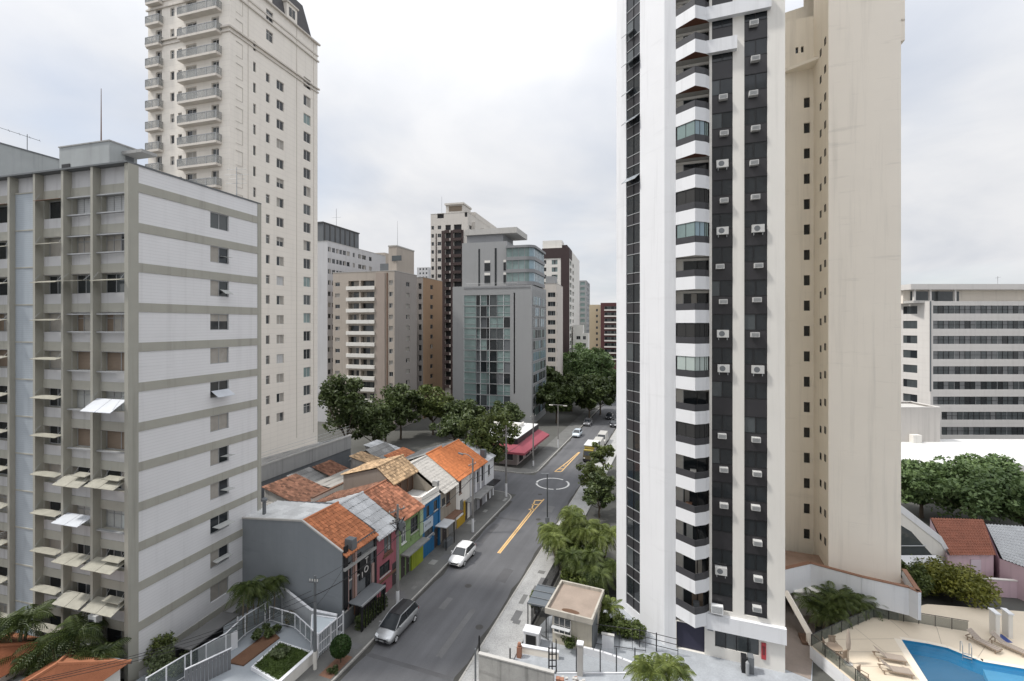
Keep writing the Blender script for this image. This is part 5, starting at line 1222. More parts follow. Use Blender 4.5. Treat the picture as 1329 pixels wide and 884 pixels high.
# ---------------- 9. vehicles
def car(name, label, cat, s, t, paint, rz=0, L=4.1, W=1.74, H=1.5, mpv=False, dark_roof=False, group=None):
    """front looks along -y"""
    o = thing(name, label, cat, ST(s, t, 0), -TH+rz, group); h = L/2; w_ = W/2
    st = [(-h, .62, .30, .56), (-h+.12, .80, .22, .70), (-h+.45, .86, .20, .82), (-h+1.05, .87, .20, .95 if not mpv else 1.0), (-.25, .87, .2, 1.0), (.8, .87, .2, 1.02), (h-.45, .86, .22, 1.03), (h-.1, .82, .28, .98), (h, .70, .38, .80)]
    k = w_/.87; vs = []; n = 9
    for y, hw, zl, zb in st:
        hw *= k
        vs += [(-hw*.86, y, zl), (-hw, y, zl+.16), (-hw*1.0, y, (zl+zb)/2+.05), (-hw*.95, y, zb-.06), (-hw*.80, y, zb), (0, y, zb+.035), (hw*.80, y, zb), (hw*.95, y, zb-.06), (hw*1.0, y, (zl+zb)/2+.05), (hw, y, zl+.16), (hw*.86, y, zl)]
    n = 11; fs = [(i*n+j, i*n+j+1, (i+1)*n+j+1, (i+1)*n+j) for i in range(len(st)-1) for j in range(n-1)]+[(i*n+n-1, i*n, (i+1)*n, (i+1)*n+n-1) for i in range(len(st)-1)]
    fs += [tuple(range(n)), tuple(range((len(st)-1)*n, len(st)*n))]
    m = MB(); m.add(vs, fs, paint)
    # roof and pillars belong to the body
    ya, yb_, yc, yd = (-h+.95, -.30, h-.62, h-.22) if not mpv else (-h+.75, -.35, h-.45, h-.12)
    zb = .97; zr = H
    rw = .62*k; bw = .80*k
    roofm = black if dark_roof else paint
    m2 = MB(); m2.add([(-rw, yb_-.02, zr-.02), (rw, yb_-.02, zr-.02), (rw+.04, .3, zr-.01), (rw, yc+.05, zr-.05), (-rw, yc+.05, zr-.05), (-rw-.04, .3, zr-.01), (0, yb_, zr+.03), (0, .3, zr+.05), (0, yc+.05, zr)], [(0, 1, 6), (6, 1, 2, 7), (7, 2, 3, 8), (0, 6, 7, 5), (5, 7, 8, 4)], roofm)
    for sx in (-1, 1):
        m.tube([(sx*bw, ya, zb), (sx*rw, yb_, zr-.02)], .042, paint, 6); m.tube([(sx*rw, yb_, zr-.02), (sx*(rw+.04), .3, zr-.005), (sx*rw, yc, zr-.05)], .045, paint, 6); m.tube([(sx*rw, yc, zr-.05), (sx*bw, yd, zb)], .06, paint, 6); m.tube([(sx*(bw+.0), .28, zb), (sx*(rw+.035), .30, zr-.01)], .04, black, 5)
    b_ = m.build('body', o, True)
    for p_ in b_.data.polygons: p_.use_smooth = True
    m2.build('roof', o)
    for nm, pts in (('windscreen', [(-bw, ya, zb), (bw, ya, zb), (rw, yb_, zr-.03), (-rw, yb_, zr-.03)]), ('rear_window', [(-bw, yd, zb), (bw, yd, zb), (rw, yc, zr-.06), (-rw, yc, zr-.06)])):
        g_ = MB(); g_.add(pts, [(0, 1, 2, 3)], glass); g_.build(nm, o)
    for sx in (-1, 1):
        g_ = MB(); g_.add([(sx*bw, ya, zb), (sx*bw, yd, zb), (sx*rw, yc, zr-.05), (sx*(rw+.035), .3, zr-.02), (sx*rw, yb_, zr-.03)], [(0, 1, 2, 3, 4)], glass); g_.build('side_window', o)
        hl = MB(); hl.obox((sx*w_*.66, -h+.16, .66), (.17, sx*.07, 0), (-.0, .10, .05), (0, -.02, .06), mat('headlight_lens', (.62, .64, .66), .15, .05, spec=.6)); hl.build('headlight', o)
        tl = MB(); tl.obox((sx*w_*.80, h-.10, .84), (.09, 0, 0), (0, .09, 0), (0, 0, .13), mat('tail_light', (.28, .02, .02), .3)); tl.build('tail_light', o)
        mr = MB(); mr.obox((sx*(w_+.10), ya+.42, 1.02), (.10, 0, 0), (0, .06, 0), (0, 0, .075), paint); mr.build('mirror', o)
        hd = MB()
        for yq in (-.12, .95): hd.box(sx*w_*.985-.012, sx*w_*.985+.02, yq, yq+.2, .80, .83, alu)
        hd.build('door_handle', o)
        for yq in (-h+.78, h-.80):
            wh = MB(); r_ = .31; prof = []; vs = []
            for x_, rr in ((-.11, r_*.9), (-.08, r_), (.08, r_), (.11, r_*.9)):
                vs += [(sx*(w_-.10)+x_, yq+rr*math.cos(a), .31+rr*math.sin(a)) for a in [i*math.pi/10 for i in range(20)]]
            wh.add(vs, [(i*20+j, i*20+(j+1) % 20, (i+1)*20+(j+1) % 20, (i+1)*20+j) for i in range(3) for j in range(20)]+[tuple(range(20)), tuple(range(60, 80))], mat('tyre', (.02, .02, .02), .85)); wo = wh.build('wheel', o)
            ri = MB(); cx = sx*(w_-.10)+sx*.113; ri.add([(cx, yq+.2*math.cos(a), .31+.2*math.sin(a)) for a in [i*math.pi/8 for i in range(16)]], [tuple(range(16))], alu)
            for a in range(5): a_ = a*1.2566; ri.tube([(cx+sx*.004, yq+.05*math.cos(a_), .31+.05*math.sin(a_)), (cx+sx*.004, yq+.19*math.cos(a_), .31+.19*math.sin(a_))], .025, whitemetal, 4)
            ri.build('rim', wo)
    gr = MB(); gr.obox((0, -h+.03, .52), (.38, 0, 0), (0, .04, 0), (0, 0, .07), black); gr.obox((0, -h+.01, .32), (.5, 0, 0), (0, .05, 0), (0, 0, .06), black); gr.build('grille', o)
    pl = MB(); pl.obox((0, -h-.02, .42), (.2, 0, 0), (0, .012, 0), (0, 0, .05), alu); pl.build('number_plate', o)
    return o
cp = lambda n, c, r=.25, me=0.: mat(n, c, r, .03, 1, metal=me, spec=.6)
car('parked_car', 'silver estate car with dark roof parked by the left kerb nearest the camera', 'car', 33.5, -22.72, cp('silver_paint', (.42, .43, .44), .3, .5), 0, 4.35, 1.74, 1.58, True, True, 'cars in the street')
car('parked_car', 'white hatchback parked by the left kerb in front of the blue house', 'car', 45.9, -22.72, cp('white_car_paint', (.74, .74, .74)), 0, 3.95, 1.70, 1.48, False, False, 'cars in the street')
car('moving_car', 'pale blue white car near the trees past the red awning', 'car', 105.5, -22.75, cp('ice_blue_paint', (.52, .58, .63)), 0, 4.1, 1.72, 1.5, group='cars in the street')
car('moving_car', 'dark car in the shade of the trees at the far end of the street', 'car', 128, -18.6, cp('dark_car_paint', (.03, .03, .035)), 0, 4.2, 1.75, 1.5, group='cars in the street')
car('parked_car', 'grey car in tree shade behind the restaurant, partly hidden', 'car', 118, -22.7, cp('grey_car_paint', (.16, .16, .17)), 0, 4.2, 1.75, 1.5, group='cars in the street')
car('parked_car', 'black car farthest up the shaded street by the right kerb', 'car', 119, -16.2, cp('dark_car_paint', (1, 1, 1)), 0, 4.2, 1.75, 1.5, group='cars in the street')
o = thing('box_truck', 'old box truck with dark cab, yellow header and grey box by the right kerb', 'truck', ST(88.6, -16.45), -TH)
ye = mat('faded_yellow_paint', (.36, .28, .06), .6, .15, 1.5); m = MB(); m.add([(-.95, -2.9, .45), (.95, -2.9, .45), (.95, -1.5, .45), (-.95, -1.5, .45), (-.95, -2.9, 1.35), (.95, -2.9, 1.35), (-.9, -2.65, 2.2), (.9, -2.65, 2.2), (.9, -1.5, 2.25), (-.9, -1.5, 2.25)], [(0, 1, 5, 4), (4, 5, 7, 6), (6, 7, 8, 9), (1, 2, 8, 7, 5), (0, 4, 6, 9, 3), (2, 3, 9, 8)], mat('olive_brown_paint', (.10, .085, .045), .5, .15)); m.box(-.85, .85, -2.66, -2.2, 2.2, 2.36, ye); m.build('cab', o)
m = MB(); m.add([(-.8, -2.91, 1.4), (.8, -2.91, 1.4), (.76, -2.69, 2.1), (-.76, -2.69, 2.1)], [(0, 1, 2, 3)], glass); m.build('windscreen', o)
m = MB(); m.box(-1.05, 1.05, -1.4, 2.9, .8, 2.85, mat('grey_box_panel', (.30, .29, .26), .7, .12)); m.box(-1.1, 1.1, -1.45, 2.95, 2.851, 2.93, silverw); m.box(-.9, .9, -1.46, -1.41, 2.3, 2.7, ye); m.build('cargo_box', o)
m = MB(); m.box(-1, 1, -3.0, -2.905, .42, .7, black); m.build('bumper', o)
for x in (-.7, .7): m = MB(); m.box(x-.14, x+.14, -2.94, -2.903, .8, 1.0, whitemetal); m.build('headlight', o)
for x in (-.85, .85):
    for y in (-2.2, 1.8): m = MB(); m.tube([(x-.13, y, .42), (x+.13, y, .42)], .42, mat('tyre', (1, 1, 1)), 16); m.build('wheel', o)
def van(label, s, t, p):
    o = thing('delivery_van', label, 'van', ST(s, t), -TH, 'vans parked by the right kerb'); m = MB()
    m.add([(-.95, -2.4, .35), (.95, -2.4, .35), (.95, 2.3, .35), (-.95, 2.3, .35), (-.95, -2.4, 1.0), (.95, -2.4, 1.0), (-.92, -1.8, 1.15), (.92, -1.8, 1.15), (-.8, -1.1, 2.1), (.8, -1.1, 2.1), (.8, 2.25, 2.15), (-.8, 2.25, 2.15)],
          [(0, 1, 5, 4), (4, 5, 7, 6), (6, 7, 9, 8), (8, 9, 10, 11), (1, 2, 10, 9, 7, 5), (0, 4, 6, 8, 11, 3), (2, 3, 11, 10)], p); m.build('body', o)
    m = MB(); m.add([(-.84, -1.76, 1.22), (.84, -1.76, 1.22), (.76, -1.16, 2.03), (-.76, -1.16, 2.03)], [(0, 1, 2, 3)], glass); m.v = [(x, y-.03, z) for x, y, z in m.v]; m.build('windscreen', o)
    for x in (-.82, .82):
        for y in (-1.5, 1.4): m = MB(); m.tube([(x-.11, y, .33), (x+.11, y, .33)], .33, mat('tyre', (1, 1, 1)), 14); m.build('wheel', o)
        m = MB(); m.box(x-.12, x+.12, -2.44, -2.405, .7, .88, whitemetal); m.build('headlight', o)
van('white van parked right behind the box truck', 95.5, -16.3, cp('van_white', (.42, .41, .385), .45)); van('second white van, parked behind the first one up the street', 101.5, -16.3, cp('van_white', (1, 1, 1)))

# ---------------- 10. poles, lamps, cables
concpole = mat('pole_concrete', (.21, .205, .20), .9, .15, 1.5, fine=.1)
POLES = []
def pole(label, s, t, H, arms, paintz=1.5, r=.16, lamp=False, knot=None, dark=False):
    o = street_thing('utility_pole', label, 'utility pole', s, t, .13, 'utility poles on the left pavement'); pm = dkgrey if dark else concpole
    m = MB(); m.tube([(0, 0, paintz), (0, 0, H)], [r, r*.65], pm, 10); m.build('shaft', o)
    m = MB(); m.tube([(0, 0, 0), (0, 0, paintz)], [r*1.04, r*1.01], white if not dark else off, 10); m.build('painted_base', o)
    for z_, w_, a in arms:
        m = MB(); m.obox((0, -.15, z_), (w_*math.cos(a), w_*math.sin(a), 0), (0, .05, 0), (0, 0, .05), pm)
        for f in (-.85, -.3, .3, .85): m.tube([(w_*f*math.cos(a), -.15+w_*f*math.sin(a), z_+.05), (w_*f*math.cos(a), -.15+w_*f*math.sin(a), z_+.2)], .035, off, 5)
        m.build('crossarm', o)
    if knot:
        m = MB(); r0 = random.Random(5)
        m.lathe([(.1, 0), (.27, .05), (.3, .8), (.1, .9)], dkgrey, 10, (.38, 0, knot+.2)); 
        for i in range(16): a = r0.random()*6.28; m.tube([(.2*math.cos(a), .2*math.sin(a), knot+r0.random()), (.75*math.cos(a+1), .5*math.sin(a+1), knot+r0.random()*1.6), (.3*math.cos(a+2), .3*math.sin(a+2), knot+r0.random()*1.4)], .035, black, 4)
        m.build('cable_coil', o)
    if lamp:
        m = MB(); pts = [(0, 0, H-.4)]+[(1.3-1.3*math.cos(a)+.0, 0, H-.4+.9*math.sin(a)) for a in [j*.26 for j in range(1, 8)]]; m.tube([(-x*.9, 0, z) for x, y, z in pts], .05, pm, 6); lm = m.build('lamp_arm', o)
        m = MB(); p = pts[-1]; m.obox((-p[0]*.9-.2, 0, p[2]-.02), (.32, 0, -.06), (0, .13, 0), (0, 0, .07), dkgrey); m.build('lamp_head', lm)
    POLES.append((ST(s, t), H)); return o
pole('dark grey pole with white painted foot in front of the small lawn', 27.4, -25.8, 7.0, [(6.6, .35, .2)], 1.35, .13, dark=True)
pole('concrete pole with cable coil and transformer in front of the pink house', 35.9, -24.3, 9.4, [(8.9, .9, 1.2), (7.9, .7, 1.2)], 1.6, knot=6.9)
pole('concrete pole with curved lamp arm in front of the white and yellow house', 52.2, -24.4, 9.1, [(8.4, .7, 1.3)], 1.7, lamp=True)
pole('tallest concrete pole, on the corner of the side street', 65.2-.6, -24.7, 10.6, [(10.0, .9, 1.3), (9.2, .7, 1.3)], 2.0)
pole('concrete pole beside the red awning of the restaurant', 80.2, -25.4, 9.5, [(9.0, .8, 1.2)], 1.0)
def cable(label, a, b_, sag, r):
    m = MB(); a, b_ = Vector(a), Vector(b_); pts = [a.lerp(b_, i/12)-Vector((0, 0, sag*4*(i/12)*(1-i/12))) for i in range(13)]
    m.tube([p-a for p in pts], r, black, 5); o = m.build('overhead_cable', None, True, a); tag(o, label, 'cable', 'overhead cables')
PZ = lambda i, dz, dx=0: POLES[i][0]+ST(-.15, dx)+Vector((0, 0, dz+.13))
names = ['lawn pole', 'pink house pole', 'lamp arm pole', 'side street corner pole', 'red awning pole']
for i in range(1, 4):
    cable(f'upper thin cable from the {names[i]} to the {names[i+1]}', PZ(i, POLES[i][1]-.35, .5), PZ(i+1, POLES[i+1][1]-.45, .5), .5, .014)
    cable(f'lower thick cable bundle from the {names[i]} to the {names[i+1]}', PZ(i, 6.6, .1), PZ(i+1, 6.9, .1), .6, .032)
cable('thick sagging cable bundle from the lawn pole to the pink house pole', PZ(0, 5.6, .1), PZ(1, 6.6, .1), .5, .03)
cable('thin cable from the lawn pole top to the pink house pole', PZ(0, 6.75, .2), PZ(1, 7.9, .4), .35, .013)
for i, (dx, z_) in enumerate(((-.2, 5.9), (.0, 5.6), (.2, 5.2))):
    cable(['topmost', 'middle', 'lowest'][i]+' black cable running from the lawn pole down to the bottom edge', PZ(0, z_, dx), ST(12, -34-1.2*i, 7.5-.5*i), .8, .016)
cable('service cable from the lawn pole to the dark fronted house', PZ(0, 4.6, 0), ST(31.5, -26.6, 5.6), .2, .014)
for k, (i, z_, s_, h_, lab) in enumerate(((1, 6.6, 37.5, 5.4, 'the pink house'), (1, 6.5, 41.5, 5.8, 'the green house'), (1, 6.4, 45.5, 5.7, 'the bright blue shop house'), (2, 6.7, 50.5, 5.6, 'the grey beige house'), (2, 6.6, 54.5, 5.9, 'the white and yellow house'), (2, 6.5, 58.5, 5.8, 'the light grey house'), (3, 7.0, 62.8, 5.7, 'the last white row house'))):
    cable('thin service cable from the '+names[i]+' to '+lab, PZ(i, z_, 0), ST(s_, -26.62, h_), .25, .013)
# slim lamp on the right pavement and the far lamp
o = street_thing('street_lamp', 'slim dark lamp pole on the right pavement beside the palm clump', 'street lamp', 50.6, -14.35, .13)
m = MB(); m.tube([(0, 0, 0), (0, 0, 8.8)], [.10, .06], mat('lamp_post_grey', (.06, .065, .07), .5), 8); m.tube([(0, 0, 0), (0, 0, .5)], .16, dkgrey, 8); m.build('post', o)
m = MB(); m.obox((-.25, 0, 8.8), (.45, 0, .04), (0, .1, 0), (0, 0, .05), dkgrey); m.build('lamp_head', o)
m = MB(); m.box(-.2, .2, -.12, .12, 3.3, 3.9, dkgrey); m.build('control_box', o)
o = street_thing('street_lamp', 'far T shaped lamp post with white foot beyond the red awning', 'street lamp', 93.5, -24.2, .13)
m = MB(); m.tube([(0, 0, 1.8), (0, 0, 9)], [.11, .08], concpole, 8); m.build('post', o)
m = MB(); m.tube([(0, 0, 0), (0, 0, 1.8)], .12, white, 8); m.build('painted_base', o)
m = MB(); m.box(-1.6, 1.6, -.06, .06, 8.9, 9.0, concpole); m.box(-1.9, -1.1, -.12, .12, 8.8, 8.92, off); m.box(1.1, 1.9, -.12, .12, 8.8, 8.92, off); m.build('lamp_head', o)

# ---------------- 11. trees, palms, shrubs
def leaves(q, pts, size, m_, up=.35, rn=None):
    r = np.random.RandomState(rn or rng.randrange(10**6)); n = len(pts); pts = np.array(pts)
    nz = r.normal(size=(n, 3)); nz[:, 2] = np.abs(nz[:, 2])+up; nz /= np.linalg.norm(nz, axis=1)[:, None]
    a = np.cross(nz, r.normal(size=(n, 3))); a /= np.linalg.norm(a, axis=1)[:, None]; b_ = np.cross(nz, a)
    sz = size*(.6+.8*r.rand(n))[:, None]; a *= sz; b_ *= sz*.55
    V = np.stack([pts-a, pts+b_-.15*a, pts+a, pts-b_-.15*a], 1).reshape(-1, 3)
    n0 = len(q.v); k = q.mi(m_); q.v += [tuple(v) for v in V.tolist()]; q.f += [[n0+4*i, n0+4*i+1, n0+4*i+2, n0+4*i+3] for i in range(n)]; q.i += [k]*n
def clump_pts(r, c, rad_, n, flat=.75):
    d = r.normal(size=(n, 3)); d /= np.linalg.norm(d, axis=1)[:, None]; rr = rad_*(r.rand(n)**.38)[:, None]
    p = d*rr; p[:, 2] *= flat; return p+np.array(c)
def tree(name, label, loc, H, R, trunk, m_, n=4200, size=.3, seed=1, flat=.75, nclump=22, bias=0, group=None, cat='tree', tr=.22):
    r = np.random.RandomState(seed); nclump = int(nclump*1.35); o = thing(name, label, cat, loc, r.rand()*6.28, group)
    ch = H-trunk; cz = trunk+ch*.5; q = MB(); T = MB(); fork = Vector((0, 0, trunk*.75))
    T.tube([(0, 0, -.1), (.06, .04, trunk*.4), tuple(fork)], [tr*1.25, tr, tr*.85], barkm, 8)
    for i in range(nclump):
        u_ = r.rand(); an = r.rand()*6.28; el = (r.rand()*2-1)
        rr = R*(.3+.68*r.rand())*math.sqrt(max(.05, 1-el*el*.7)); c_ = (rr*math.cos(an), rr*math.sin(an), cz+el*ch*.40)
        cr_ = R*(.13+.24*r.rand()); k = max(60, int(n/nclump*(.5+r.rand())))
        leaves(q, clump_pts(r, c_, cr_, k, flat), size, m_, rn=seed*131+i+1)
        if i < 12: 
            mid = fork.lerp(Vector(c_), .5)+Vector((0, 0, -.3)); T.tube([tuple(fork), tuple(mid), c_], [tr*.5, tr*.3, .03], barkm, 5)
    leaves(q, clump_pts(r, (0, 0, cz), R*.6, int(n*.12), ch/(2.4*R)), size, m_, rn=seed*77+3)
    T.build('trunk', o); q.build('crown', o); return o
tree('street_tree', 'large dark tree at the left beside the tall pale tower, nearest the balcony block', XY(450, 86), 16.6, 5.4, 6, leafD, 6500, .34, 3, flat=.9, nclump=30, group='trees along the side street')
tree('street_tree', 'dark green tree in front of the orange brown block', XY(520, 104), 12.6, 5.2, 4, leafD, 5200, .34, 4, nclump=26, group='trees along the side street')
tree('street_tree', 'dark green tree in front of the striped tower foot', XY(562, 108), 11.8, 5.0, 4, leafG, 5200, .34, 5, nclump=26, group='trees along the side street')
tree('street_tree', 'shaded tree right under the glazed grid front of the grey office block', XY(605, 104), 8.6, 5.0, 3, leafD, 5000, .34, 6, nclump=26, group='trees along the side street')
tree('street_tree', 'bushy olive green tree on the corner behind the last white row house', XY(634, 73.5), 12.6, 4.3, 4.0, leafG, 6500, .26, 7, nclump=30, group='trees along the side street')
tree('street_tree', 'low dark tree at the end of the back yards under the big dark tree', XY(485, 92), 9.5, 4.6, 3, leafD, 4200, .32, 8, group='trees along the side street')
tree('street_tree', 'dark tree under the junction of the balcony block and the big dark tree', XY(500, 99), 9.5, 5.0, 3, leafD, 4200, .34, 9, group='trees along the side street')
tree('street_tree', 'low dark tree between the shaded tree and the olive green corner tree', XY(590, 96), 6.8, 4.6, 2.6, leafD, 4200, .32, 10, group='trees along the side street')
tree('street_tree', 'dark tree left of the restaurant roof behind the olive green corner tree', XY(655, 106), 7.8, 5.0, 3, leafD, 4200, .34, 12, group='trees along the side street')
for i, (px, Y, H_, R_, lab, lm) in enumerate(((765, 124, 11.5, 6.5, 'dark tree arching over the road just past the parked vans', leafD), (722, 121, 10.5, 5.0, 'dark tree over the left kerb past the T shaped lamp post', leafD), (741, 165, 17, 9.5, 'wide green tree filling the left of the street end', leafF), (772, 158, 16.5, 8, 'wide green tree at the street end against the white tower edge', leafF), (757, 178, 19, 8, 'taller tree behind the two wide trees closing the street', leafF),
                                      (710, 140, 13, 6.5, 'dark street tree just right of the grey office corner', leafD), (742, 137, 11.5, 7, 'dark low tree arching over the far street', leafD), (690, 130, 9.5, 5.0, 'small dark tree behind the restaurant roof', leafD), (779, 132, 11.5, 6.5, 'dark low tree over the far right kerb', leafD),
                                      (775, 215, 15, 7, 'far tree in front of the tiny tiled houses', leafF), (735, 240, 14, 8, 'far tree hidden behind the low white wing', leafF), (786, 250, 18, 7, 'farthest tree beside the dark red block', leafF))):
    tree('street_tree', lab, XY(px, Y), H_, R_, 3.5, lm, 4200, .52, 20+i, nclump=24, group='trees closing the street')
tree('street_tree', 'small loose tree on the right pavement beyond the palm clump', XY(770, 69), 5.8, 2.6, 1.8, leafG, 2200, .22, 41, tr=.12)
tree('street_tree', 'dark low tree tucked between the palm clump and the white tower', XY(778, 62), 6.0, 2.6, 1.6, leafD, 2600, .22, 42, tr=.12)
tree('street_tree', 'small tree with dry branches behind the box truck', XY(783, 80), 5.5, 2.2, 2, leafG, 1600, .22, 43, tr=.12)
for i, (px, Y, H_, R_, lab) in enumerate(((1196, 62, 7.2, 5.0, 'green tree against the cream tower edge below the white flat roof'), (1262, 59, 8.0, 6.2, 'broad green tree in the middle of the right edge grove'), (1330, 56, 7.8, 5.6, 'green tree cut by the right picture edge'), (1298, 64, 7.6, 5.0, 'green tree at the back of the right edge grove'))):
    tree('broad_tree', lab, XY(px, Y), H_, R_, 2.2, leafF, 7500, .26, 50+i, nclump=34, group='trees of the right edge grove')
def frond(q, base, az, L, lift, droop, m_, n=16, wd=.55, mid=None):
    d = Vector((math.cos(az), math.sin(az), 0)); pts = []
    for i in range(n+1):
        f = i/n; pts.append(Vector(base)+d*(L*f*(1-.18*f))+Vector((0, 0, lift*L*f-droop*L*f*f)))
    q.tube(pts[::4]+[pts[-1]], [.025]*(len(pts[::4])+1), m_, 3, False)
    side = Vector((-d.y, d.x, 0)); vs = []; fs = []
    for i in range(1, n+1):
        p = pts[i]; f = i/n; t_ = (pts[i]-pts[i-1]).normalized(); wl_ = wd*(math.sin(math.pi*min(1, .12+.9*f))**.7)
        for s_ in (-1, 1):
            tip = p+side*s_*wl_+t_*wl_*.55+Vector((0, 0, -wl_*.45)); k = len(vs)
            vs += [p-t_*.03, p+t_*.05+side*s_*wl_*.4+Vector((0, 0, .02)), tip, p+t_*.06+side*s_*wl_*.35-t_*.10]; fs.append((k, k+1, k+2, k+3))
    q.add(vs, fs, m_)
def palm(label, loc, H, L, nf, m_, seed, trunk=True, lift=(.2, .9), droop=(.5, .9), wd=.5, stems=1, spread=.0, group=None, name='palm', tr=.10):
    r0 = random.Random(seed); o = thing(name, label, 'palm', loc, r0.random()*6.28, group); q = MB(); T = MB()
    for sN in range(stems):
        an = sN*2.4+r0.random(); off_ = Vector((math.cos(an), math.sin(an), 0))*spread*(.4+.6*r0.random()) if stems > 1 else Vector()
        h_ = H*(1-.3*r0.random()*(stems > 1)); top = Vector((off_.x*1.3+r0.uniform(-.15, .15), off_.y*1.3+r0.uniform(-.15, .15), h_))
        if trunk: T.tube([(off_.x*.5, off_.y*.5, -.05), (off_.x, off_.y, h_*.5), tuple(top)], [tr*1.3, tr, tr*.8], palmtrunk, 7)
        for i in range(nf):
            frond(q, top, 2*math.pi*i/nf+r0.uniform(-.3, .3), L*r0.uniform(.75, 1.1), r0.uniform(*lift), r0.uniform(*droop), m_, 15, wd)
    if trunk: T.build('trunk', o)
    q.build('crown', o); return o
# the clump on the right pavement
for i, (px, Y, H_, lab) in enumerate(((750, 50.5, 5.3, 'tall bushy yellow green palm in the middle of the palm clump'), (731, 49.5, 3.9, 'bushy palm at the road side of the palm clump'), (771, 48.5, 4.6, 'bushy palm of the clump next to the white tower'), (752, 46.5, 3.2, 'low dark palm at the near foot of the clump'), (776, 45.2, 2.8, 'low palm behind the guardhouse roof'), (728, 52.5, 3.0, 'small palm at the far left of the clump'))):
    palm(lab, XY(px, Y), H_, 1.9 if i < 3 else 1.8, 26, leafB if i in (0, 1, 2) else leafP, 60+i, True, (.1, .9), (.7, 1.2), .5, 6, 1.25, 'palms of the right pavement clump')
PCL = 1
def shrub(label, loc, R, H, m_, n, size, seed, name='shrub', nclump=10, z0=0, sx=1.0, cat='shrub', group=None):
    r = np.random.RandomState(seed); o = thing(name, label, cat, loc, r.rand(), group); q = MB()
    for i in range(nclump):
        an = r.rand()*6.28; rr = R*r.rand()**.6*.75; c_ = (rr*math.cos(an)*sx, rr*math.sin(an), z0+H*(.3+.4*r.rand()*(1-rr/R*.5)))
        leaves(q, clump_pts(r, c_, R*(.3+.2*r.rand()), n//nclump, H/(R*1.6)), size, m_, rn=seed*50+i)
    q.build('foliage', o); s = MB()
    for i in range(4): s.tube([(0, 0, 0), (R*.3*math.cos(i*1.6), R*.3*math.sin(i*1.6), z0+H*.5)], .03, barkm, 4)
    s.build('stem', o); return o
palm('small bright round palm between the guardhouse and the white tower', XY(786, 39.8), 1.7, 1.5, 22, leafB, 70, True, (.3, 1.2), (.6, 1.1), .3, 2, .3)
for i, (px, Y, H_, lab) in enumerate(((842, 31.6, 3.0, 'bright palm in the front yard, left one of the pair'), (874, 31.8, 2.8, 'bright palm in the front yard, right one of the pair'))):
    palm(lab, XY(px, Y), H_, 1.7, 14, leafB, 80+i, True, (.3, 1.2), (.7, 1.2), .45, 3, .45, 'palms in the tower front yard', tr=.06)
for i, (px, Y, H_, L_, lab) in enumerate(((88, 32.4, 4.9, 2.4, 'big dark arching palm in front of the banded block'), (14, 32.6, 5.2, 2.0, 'palm at the left picture edge before the banded block'), (50, 32.2, 3.6, 1.9, 'low palm left of the big dark arching palm'), (120, 32.0, 3.2, 1.9, 'low palm right of the big dark arching palm'))):
    palm(lab, XY(px, Y), H_, L_, 18, leafmat('dark_palm_leaves', (.012, .026, .006), (.085, .115, .03)), 90+i, True, (.2, 1.1), (.7, 1.2), .6, 3, .7, 'palms before the banded block')
for i, (px, Y, H_, lab) in enumerate(((318, 38.3, 5.2, 'slender palm close to the white banded side wall'), (352, 40.0, 4.8, 'slender palm in front of the blank grey house wall'), (334, 39.4, 4.2, 'shortest slender palm between its two neighbours'))):
    palm(lab, XY(px, Y), H_, 1.7, 15, leafP, 100+i, True, (.2, .9), (.7, 1.3), .5, 2, .3, 'slender palms beside the banded block', tr=.06)
for i, (px, py, H_, lab) in enumerate(((1068, 815, 1.6, 'dark palm nearest the stair of the cream annex'), (1096, 806, 2.2, 'dark palm in the middle of the annex bed'), (1120, 800, 1.8, 'dark palm at the right of the annex bed'), (1080, 812, 2.0, 'dark palm behind the pool fence corner'), (1146, 798, 1.0, 'small pale palm at the end of the annex bed'))):
    palm(lab, G(px, py, .3), H_, 1.9 if i < 4 else 1.3, 14, leafP, 110+i, True, (.4, 1.2), (.6, 1.1), .45, 3, .6, 'palms in the annex bed')
c_ = G(1243, 792, 0)
shrub('large rounded yellow green hedge bush beyond the pool deck', (c_.x+.6, c_.y+1.2, 0), 3.0, 4.3, leafY, 13000, .13, 121, 'bush', 34, sx=1.0)
shrub('dark green bush at the left of the yellow green hedge', (c_.x-2.4, c_.y+1.8, 0), 2.0, 3.9, leafP, 6500, .13, 122, 'bush', 14)
shrub('dark green bush between the hedge and the white sloping roof', (c_.x-.6, c_.y+3.2, 0), 1.5, 3.6, leafG, 4000, .13, 123, 'bush', 14)

for k, (px, Y, R_, H_, m_, lab) in enumerate(((742, 48.6, 1.7, 4.0, leafB, 'yellow green shrub filling the road side of the palm clump'), (765, 47.6, 1.8, 4.3, leafP, 'green shrub filling the tower side of the palm clump'), (752, 45.4, 1.7, 2.6, leafB, 'low yellow green shrub behind the guardhouse roof'), (774, 43.6, 1.2, 2.0, leafP, 'dark shrub between the guardhouse and the palm clump'))):
    shrub(lab, XY(px, Y), R_, H_, m_, 3000, .16, 160+k, cat='shrub')
from mathutils.geometry import tessellate_polygon
def poly_hole(q, outer, holes, z, m_):
    loops = [[Vector((p[0], p[1], z)) for p in outer]]+[[Vector((p[0], p[1], z)) for p in h] for h in holes]
    flat = [p for l in loops for p in l]; q.add(flat, [tuple(t) for t in tessellate_polygon(loops)], m_); return q
